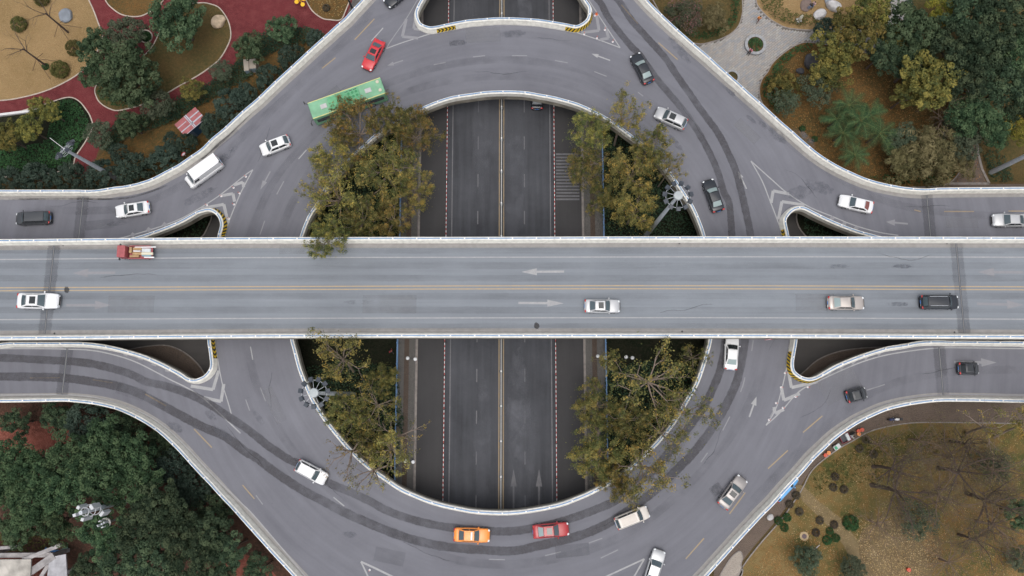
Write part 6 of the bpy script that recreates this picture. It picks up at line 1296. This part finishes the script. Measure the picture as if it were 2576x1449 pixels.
for i in range(4):
    a, b = s[i], s[i + 1]; d = (b - a).normalized(); n = Vector((-d.y, d.x, 0)) * .18
    m.quad(a - n, b - n, b + n, a + n); m.quad((a.x - n.x, a.y - n.y, 0), (b.x - n.x, b.y - n.y, 0), b - n, a - n); m.quad((b.x + n.x, b.y + n.y, 0), (a.x + n.x, a.y + n.y, 0), a + n, b + n)
tag(m.build('garden_wall', M_WW), 'low white wall between the red path and the ivy bed', 'wall')
q = P(2023, 1349, .1); e = empty('covered_well', (q.x, q.y, .1), 0, 'round dark well cover in a ring of pale sand', 'well cover'); m = MB(); m.tube([(0, 0, .0), (0, 0, .03)], [.62, .45], 22); m.build('sand_ring', plain('pale_sand', (0.52, 0.40, 0.24), 0.95, var=.15), e); m = MB(); m.tube([(0, 0, .02), (0, 0, .1)], .33, 18); m.build('cover', plain('well_cover', (0.16, 0.12, 0.13), 0.8, var=.2), e)
a, b = P(2047, 1384, .3), P(2062, 1371, .3); m = MB(); m.tube([a, b], .05, 6); tag(m.build('pipe', plain('pale_pipe', (0.55, 0.56, 0.60), 0.5)), 'pale pipe lying on the lower lawn', 'pipe')
M_OB = plain('bucket_red', (0.66, 0.10, 0.05), 0.5); M_OB2 = plain('bucket_orange', (0.80, 0.28, 0.08), 0.5)
for x, y, mt, lb in ((2159,1084,M_OB,'red bucket by the kerb, left of the red pair'), (2168,1081,M_OB,'red bucket by the kerb, right of the red pair'), (2160,1092,M_OB2,'orange bucket just below the red pair by the kerb'), (2076,1145,M_OB,'red bucket by the kerb below the white cart'), (2084,1139,M_OB2,'orange bucket by the kerb below the white cart'), (2285,1433,M_OB,'red bucket on the lawn at the bottom edge')):
    q = P(x, y, .4); e = empty('bucket', (q.x, q.y, .1 if y > 1400 else .03), R.uniform(0, 6), lb, 'bucket', 'buckets by the kerb' if y < 1400 else None); m = MB(); m.tube([(0, 0, 0), (0, 0, .55), (0, 0, .56), (0, 0, .25)], [.21, .28, .25, .2], 14, cap=True); m.build('tub', mt, e); m = MB(); m.tube([(.27 * math.cos(t), 0, .55 + .18 * math.sin(t)) for t in [k * math.pi / 8 for k in range(9)]], .015, 4); m.build('handle', M_STEEL, e)
# motorcycle, motor tricycle, cart
def wheel(parent, x, y, r, w=.1):
    wl = empty('wheel', (x, y, r)); wl.parent = parent; m = MB(); m.tube([(0, -w / 2, 0), (0, w / 2, 0)], r, 14); m.build('tyre', M_RUB, wl); m = MB(); m.tube([(0, -w / 2 - .01, 0), (0, w / 2 + .01, 0)], r * .55, 10); m.build('rim', M_RIM, wl)
q = P(2250, 1055, .6); e = empty('motorcycle', (q.x, q.y, .03), math.pi + .05, 'dark motor scooter with white seat parked on the service lane', 'motorcycle'); wheel(e, .62, 0, .28); wheel(e, -.62, 0, .28)
PB2 = carpaint('scooter_blue', (0.05, 0.07, 0.18)); m = MB(); m.tube([(.65, 0, .45), (.55, 0, .7), (.45, 0, .95)], [.16, .2, .1], 10); m.build('front_fairing', PB2, e, True); m = MB(); m.tube([(.35, 0, .35), (-.3, 0, .5), (-.8, 0, .62)], [.14, .2, .1], 10); m.build('body', PB2, e, True)
m = MB(); m.tube([(.05, 0, .72), (-.25, 0, .78), (-.6, 0, .76)], [.1, .19, .14], 10); m.build('seat', M_WHITE, e, True); m = MB(); m.tube([(.38, -.36, 1.0), (.48, 0, .98), (.38, .36, 1.0)], .025, 6); m.build('handlebar', M_TRIM, e)
for s in (1, -1): m = MB(); m.sphere((.42, s * .3, 1.15), (.03, .07, .05)); m.tube([(.42, s * .26, .98), (.42, s * .3, 1.15)], .012, 4); m.build('mirror', M_STEEL, e)
bev('top_box', -1.02, -.72, -.2, .2, .68, 1.0, .05, M_TRIM, e)
q = P(2131, 1098, .7); q2 = P(2160, 1084, .7); e = empty('motor_tricycle', (q.x, q.y, .03), math.atan2(q2.y - q.y, q2.x - q.x), 'motor tricycle with open cargo box parked at the kerb', 'tricycle'); wheel(e, 1.15, 0, .26); wheel(e, -.5, .52, .26); wheel(e, -.5, -.52, .26)
m = MB(); m.box(-1.05, .25, -.6, .6, .45, .52); m.build('cargo_floor', M_DARKM, e)
for bx in ((-1.05, .25, .56, .62, .5, .95), (-1.05, .25, -.62, -.56, .5, .95), (-1.08, -1.02, -.6, .6, .5, .95), (.2, .26, -.6, .6, .5, 1.1)): m = MB(); m.box(*bx); m.build('cargo_side', plain('trike_maroon', (0.22, 0.03, 0.05), 0.5), e)
m = MB(); m.tube([(.3, 0, .5), (.7, 0, .55), (1.1, 0, .7), (1.0, 0, 1.0)], [.14, .16, .12, .06], 8); m.build('frame', M_TRIM, e, True); m = MB(); m.tube([(.3, 0, .8), (.65, 0, .8)], [.17, .13], 8); m.build('seat', M_TRIM, e); m = MB(); m.tube([(.92, -.36, 1.03), (1.0, 0, 1.0), (.92, .36, 1.03)], .025, 6); m.build('handlebar', M_TRIM, e)
o = bev('cool_box', -.25, .18, -.55, .5, .55, 1.05, .04, plain('pale_box', (0.55, 0.60, 0.62), 0.5), None, 1); o.matrix_world = Matrix.Translation(e.location) @ Matrix.Rotation(e.rotation_euler.z, 4, 'Z'); tag(o, 'pale metal box riding in the motor tricycle cargo bed', 'box')
q = P(2105, 1124, .5); e = empty('hand_cart', (q.x, q.y, .03), .6, 'white hand cart with a green crate at the kerb', 'cart'); bev('tub', -.5, .5, -.32, .32, .3, .7, .03, M_PALE, e, 1)
for s in (1, -1): wheel(e, -.2, s * .36, .2, .06)
m = MB(); m.tube([(.5, -.25, .65), (.95, -.2, .9), (.95, .2, .9), (.5, .25, .65)], .02, 5); m.build('handle', M_DARKM, e); m = MB(); m.box(-.42, -.08, -.2, .2, .7, .82); m.build('tray', plain('green_tray', (0.06, 0.38, 0.20), 0.6), e)
# ------------------------------------------------------------------ antenna masts and ruin in the south-west
def mast(base, h, label, big):
    c = P(*base, 0); e = empty('antenna_mast', (c.x, c.y, 0), .2, label, 'antenna mast'); m = MB(); m.tube([(0, 0, 0), (0, 0, h)], [.34, .24] if big else [.17, .12], 12); m.build('pole', M_GALV, e)
    MA = plain('antenna_white', (0.54, 0.56, 0.58), 0.5); m = MB(); m.tube([(0, 0, h), (0, 0, h + 1.2)], .03, 5); m.build('lightning_rod', MA, e)
    if big:
        for i, z0 in enumerate((h - 1.0, h - 2.2, h - 3.4)):
            m = MB(); r0 = .7 if i else .5; m.tube([(r0 * math.cos(t), r0 * math.sin(t), z0) for t in [k * math.pi / 12 for k in range(25)]], .05, 5, cap=False); m.build('hoop', MA, e)
        for k, (t, z0, hh, w) in enumerate(((.4, h - 2.8, 1.9, .5), (2.4, h - 2.9, 2.0, .32), (4.3, h - 3.0, 2.1, .3), (5.4, h - 5.3, 1.7, .55), (3.3, h - 1.7, 1.4, .3))):
            mt = Matrix.Rotation(t, 4, 'Z') @ Matrix.Translation((.95, 0, z0)); m = MB(); m.box(-.2, .2, -w * .62, w * .62, 0, hh, 0, mt, top=(.95, .95)); m.build('panel_antenna', MA, e); m = MB(); m.box(-.75, -.1, -.03, .03, hh * .4, hh * .48, 0, mt); m.build('bracket', MA, e)
        m = MB()
        for k in range(26): z0 = 2 + k * (h - 6) / 26; m.tube([(.2, -.22, z0), (.45, -.22, z0)], .02, 4)
        m.tube([(.45, -.22, 1), (.45, -.22, h - 4)], .025, 4); m.build('ladder', MA, e)
    else:
        m = MB(); m.tube([(0, 0, h - 1.15), (0, 0, h - 1.1), (0, 0, h - .95)], [.62, .66, .64], 26); m.build('platform', plain('dish_cream', (0.62, 0.61, 0.57), 0.6), e)
        for k in range(4): mt = Matrix.Rotation(k * 1.57 + .3, 4, 'Z') @ Matrix.Translation((.42, 0, h - .9)); m = MB(); m.box(-.06, .06, -.14, .14, 0, 1.1, 0, mt); m.build('panel_antenna', MA, e)
mast((356, 1250), 16.0, 'tall mast bristling with white panel antennas in the dense wood', True); mast((356, 1288), 11.0, 'shorter mast with a white round platform in the dense wood', False)
M_RUIN = plain('ruin_concrete', (0.42, 0.40, 0.40), 0.95, var=.45, vscale=1.0); M_RUINW = plain('ruin_whitewash', (0.56, 0.53, 0.48), 0.9, var=.45, vscale=.7)
ru = empty('ruined_building', P(60, 1440, 0), 0, 'ruined roofless building with whitewashed slab and concrete beams in the bottom corner', 'building'); o0 = ru.location
def beam(a, b, z, w, h, name='beam', mat=M_RUIN):
    a3, b3 = P(*a, z) - o0, P(*b, z) - o0; d = Vector((b3.x - a3.x, b3.y - a3.y, 0)); L = d.length; mt = Matrix.Translation((a3.x, a3.y, z - h)) @ Matrix.Rotation(math.atan2(d.y, d.x), 4, 'Z'); m = MB(); m.box(0, L, -w / 2, w / 2, 0, h, 0, mt); return m.build(name, mat, ru)
beam((-40, 1398), (128, 1396), 4.2, .6, .5); beam((-40, 1382), (50, 1375), 3.9, .4, .5); beam((60, 1408), (150, 1372), 4.6, .5, .6); beam((75, 1440), (135, 1398), 4.5, .9, .4, 'beam'); beam((90, 1470), (135, 1400), 4.0, .5, .4)
s = [P(x, y, 4.8) - o0 for x, y in ((-60, 1408), (78, 1407), (74, 1500), (-60, 1500))]; m = MB(); m.poly(list(reversed(s))); m.poly([(p.x, p.y, p.z - .25) for p in s])
for i in range(4): a, b = s[i], s[(i + 1) % 4]; m.quad(a, b, (b.x, b.y, b.z - .25), (a.x, a.y, a.z - .25))
m.build('roof_slab', M_RUINW, ru)
s = [P(x, y, 4.4) - o0 for x, y in ((125, 1402), (165, 1394), (172, 1500), (112, 1500))]; m = MB(); m.poly(list(reversed(s))); m.poly([(p.x, p.y, p.z - .25) for p in s])
for i in range(4): a, b = s[i], s[(i + 1) % 4]; m.quad(a, b, (b.x, b.y, b.z - .25), (a.x, a.y, a.z - .25))
m.build('roof_slab', plain('ruin_grey_slab', (0.50, 0.50, 0.53), 0.9, var=.4, vscale=.8), ru)
for x, y in ((-20, 1392), (60, 1405), (128, 1398), (165, 1440), (70, 1480), (120, 1490)): p = P(x, y, 4.2) - o0; m = MB(); m.box(p.x - .25, p.x + .25, p.y - .25, p.y + .25, 0, 4.25); m.build('column', M_RUIN, ru)
a = P(50, 1400, 0) - o0; m = MB(); m.box(a.x - 7, a.x + 6.4, a.y - 6, a.y + .4, 0, .03); m.build('floor', M_REDSOIL, ru)
for i, (x, y, w, d, mt, lb) in enumerate(((135,1386,2.6,.55,plain('blue_tarp', (0.03, 0.14, 0.36), 0.5),'blue sheet lying behind the ruined building'), (118,1391,.9,.35,M_WW,'white sack left of the blue sheet'), (140,1391,.8,.3,M_WW,'white sack right below the blue sheet'), (130,1379,.9,.3,M_WW,'white board above the blue sheet'), (150,1378,1.6,.4,plain('rust_sheet', (0.17, 0.07, 0.05), 0.8),'rusty sheet above the blue sheet'), (160,1382,1.2,.4,plain('green_sheet', (0.14, 0.24, 0.21), 0.7),'grey-green sheet at the end of the junk pile'))):
    q = P(x, y, .5); m = MB(); m.patch((-w / 2, -d / 2, 0), (w / 2, -d / 2, .05), (w / 2, d / 2, .0), (-w / 2, d / 2, .08), 6, 3, .06, .03); m.patch((-w / 2, -d / 2, -.35), (w / 2, -d / 2, -.35), (w / 2, -d / 2, .05), (-w / 2, -d / 2, 0), 4, 1); o = m.build('scrap_sheet', mt, loc=(q.x, q.y, .4), rot=(0, 0, .15 * i - .2)); tag(o, lb, 'scrap')
# ------------------------------------------------------------------ people
def person(loc, yaw, pose, cols, label):
    """one continuous skinned body with clothing and hair as children"""
    e = empty('person', loc, yaw, label, 'person'); J = pose
    def skin(nm, vs, ed, rad, mat):
        me = bpy.data.meshes.new(nm); me.from_pydata(vs, ed, []); o = add(nm, me, e); me.materials.append(mat); md = o.modifiers.new('skin', 'SKIN'); md.use_smooth_shade = True
        for i, r in enumerate(rad): me.skin_vertices[0].data[i].radius = (r, r * .85)
        me.skin_vertices[0].data[0].use_root = True; s = o.modifiers.new('sub', 'SUBSURF'); s.levels = s.render_levels = 1; return o
    b = [J['pel'], J['chest'], J['neck'], J['head'], J['crown']]; ed = [(0, 1), (1, 2), (2, 3), (3, 4)]; ra = [.125, .14, .055, .095, .07]
    for s in ('l', 'r'):
        i = len(b); b += [J['sh' + s], J['el' + s], J['ha' + s], J['fi' + s]]; ed += [(1, i), (i, i + 1), (i + 1, i + 2), (i + 2, i + 3)]; ra += [.065, .045, .034, .025]
        i = len(b); b += [J['hip' + s], J['kn' + s], J['an' + s], J['toe' + s]]; ed += [(0, i), (i, i + 1), (i + 1, i + 2), (i + 2, i + 3)]; ra += [.09, .062, .042, .035]
    skin('body', b, ed, ra, plain('skin', (0.45, 0.28, 0.20), 0.6))
    v = [J['pel'], J['chest'], Vector(J['chest']).lerp(Vector(J['neck']), .5)]; ed = [(0, 1), (1, 2)]; ra = [.15, .165, .1]
    for s in ('l', 'r'): i = len(v); v += [J['sh' + s], J['el' + s], Vector(J['el' + s]).lerp(Vector(J['ha' + s]), .6)]; ed += [(1, i), (i, i + 1), (i + 1, i + 2)]; ra += [.085, .062, .05]
    skin('jacket', v, ed, ra, cols[0]); v = [J['pel']]; ed = []; ra = [.15]
    for s in ('l', 'r'): i = len(v); v += [J['hip' + s], J['kn' + s], Vector(J['kn' + s]).lerp(Vector(J['an' + s]), .9)]; ed += [(0, i), (i, i + 1), (i + 1, i + 2)]; ra += [.11, .08, .06]
    skin('trousers', v, ed, ra, cols[1])
    h = Vector(J['head']); m = MB(); m.sphere((h.x - .015, h.y, h.z + .04), (.115, .105, .115), 12, 8); m.build('hair', cols[2], e, True)
    for s in ('l', 'r'): a, b2 = Vector(J['an' + s]), Vector(J['toe' + s]); m = MB(); m.tube([a - (b2 - a) * .3, a, b2, b2 + (b2 - a) * .2], [.04, .052, .05, .03], 8); m.build('shoe', M_TRIM, e, True)
def pose(kind):
    if kind == 'walk': return dict(pel=(0, 0, .92), chest=(.05, 0, 1.28), neck=(.07, 0, 1.47), head=(.1, 0, 1.58), crown=(.1, 0, 1.66), shl=(.05, .18, 1.38), ell=(-.12, .24, 1.12), hal=(-.08, .22, .9), fil=(-.04, .22, .82), shr=(.05, -.18, 1.38), elr=(.18, -.24, 1.14), har=(.34, -.2, 1.0), fir=(.4, -.19, .95), hipl=(0, .09, .86), knl=(.24, .1, .5), anl=(.3, .1, .09), toel=(.46, .1, .04), hipr=(0, -.09, .86), knr=(-.06, -.1, .48), anr=(-.36, -.1, .18), toer=(-.25, -.1, .05))
    return dict(pel=(0, 0, .55), chest=(-.02, 0, .92), neck=(.02, 0, 1.11), head=(.06, 0, 1.22), crown=(.06, 0, 1.3), shl=(0, .18, 1.02), ell=(.1, .24, .78), hal=(.32, .16, .72), fil=(.38, .12, .72), shr=(0, -.18, 1.02), elr=(.1, -.24, .78), har=(.32, -.16, .72), fir=(.38, -.12, .72), hipl=(.06, .1, .53), knl=(.46, .12, .5), anl=(.5, .13, .09), toel=(.66, .15, .04), hipr=(.06, -.1, .53), knr=(.46, -.12, .5), anr=(.55, -.14, .09), toer=(.7, -.16, .04))
HK = plain('black_hair', (0.02, 0.018, 0.018), 0.6); CO = plain('orange_cloth', (0.75, 0.24, 0.03), 0.8); CD = plain('dark_cloth', (0.04, 0.035, 0.04), 0.85); CB = plain('brown_cloth', (0.16, 0.07, 0.06), 0.85); CP = plain('pink_cloth', (0.62, 0.24, 0.28), 0.8); CPP = plain('pale_pink_cloth', (0.70, 0.48, 0.48), 0.8); CJ = plain('blue_cloth', (0.12, 0.17, 0.25), 0.85); CR2 = plain('red_cloth', (0.35, 0.04, 0.05), 0.85)
def at(x, y, z=0): p = P(x, y, z); return (p.x, p.y, p.z)
p = P(1909, 48, .9); person((p.x, p.y, .055), .9, pose('walk'), (CO, CB, HK), 'person in an orange top walking across the plaza')
p = P(1889, 127, .6); person((p.x, p.y, .02), -2.2, pose('sit'), (CP, CD, HK), 'person in a pink checked top sitting on the round planter rim')
p = P(2040, 15, .6); person((p.x, p.y, .1), -2.4, pose('sit'), (CD, CJ, HK), 'person in black sitting on the flat rock'); p = P(2047, 11, .6); person((p.x, p.y, .1), -2.2, pose('sit'), (CPP, CJ, HK), 'person in pale pink sitting beside the one in black')
p = P(1082, 349, 1.0); person((p.x, p.y, .03), -1.5, pose('walk'), (CJ, CD, plain('straw_hat', (0.42, 0.27, 0.14), 0.9)), 'person in blue with a brown hat walking beside the yellowing tree'); p = P(984, 884, .9); person((p.x, p.y, .055), 2.0, pose('walk'), (CR2, CD, HK), 'person in dark red glimpsed in the shaded yard below the flyover')
p = P(2141, 1099, .8); person((p.x, p.y, .05), .4, pose('walk'), (M_PALE, CJ, HK), 'person in white standing by the motor tricycle')
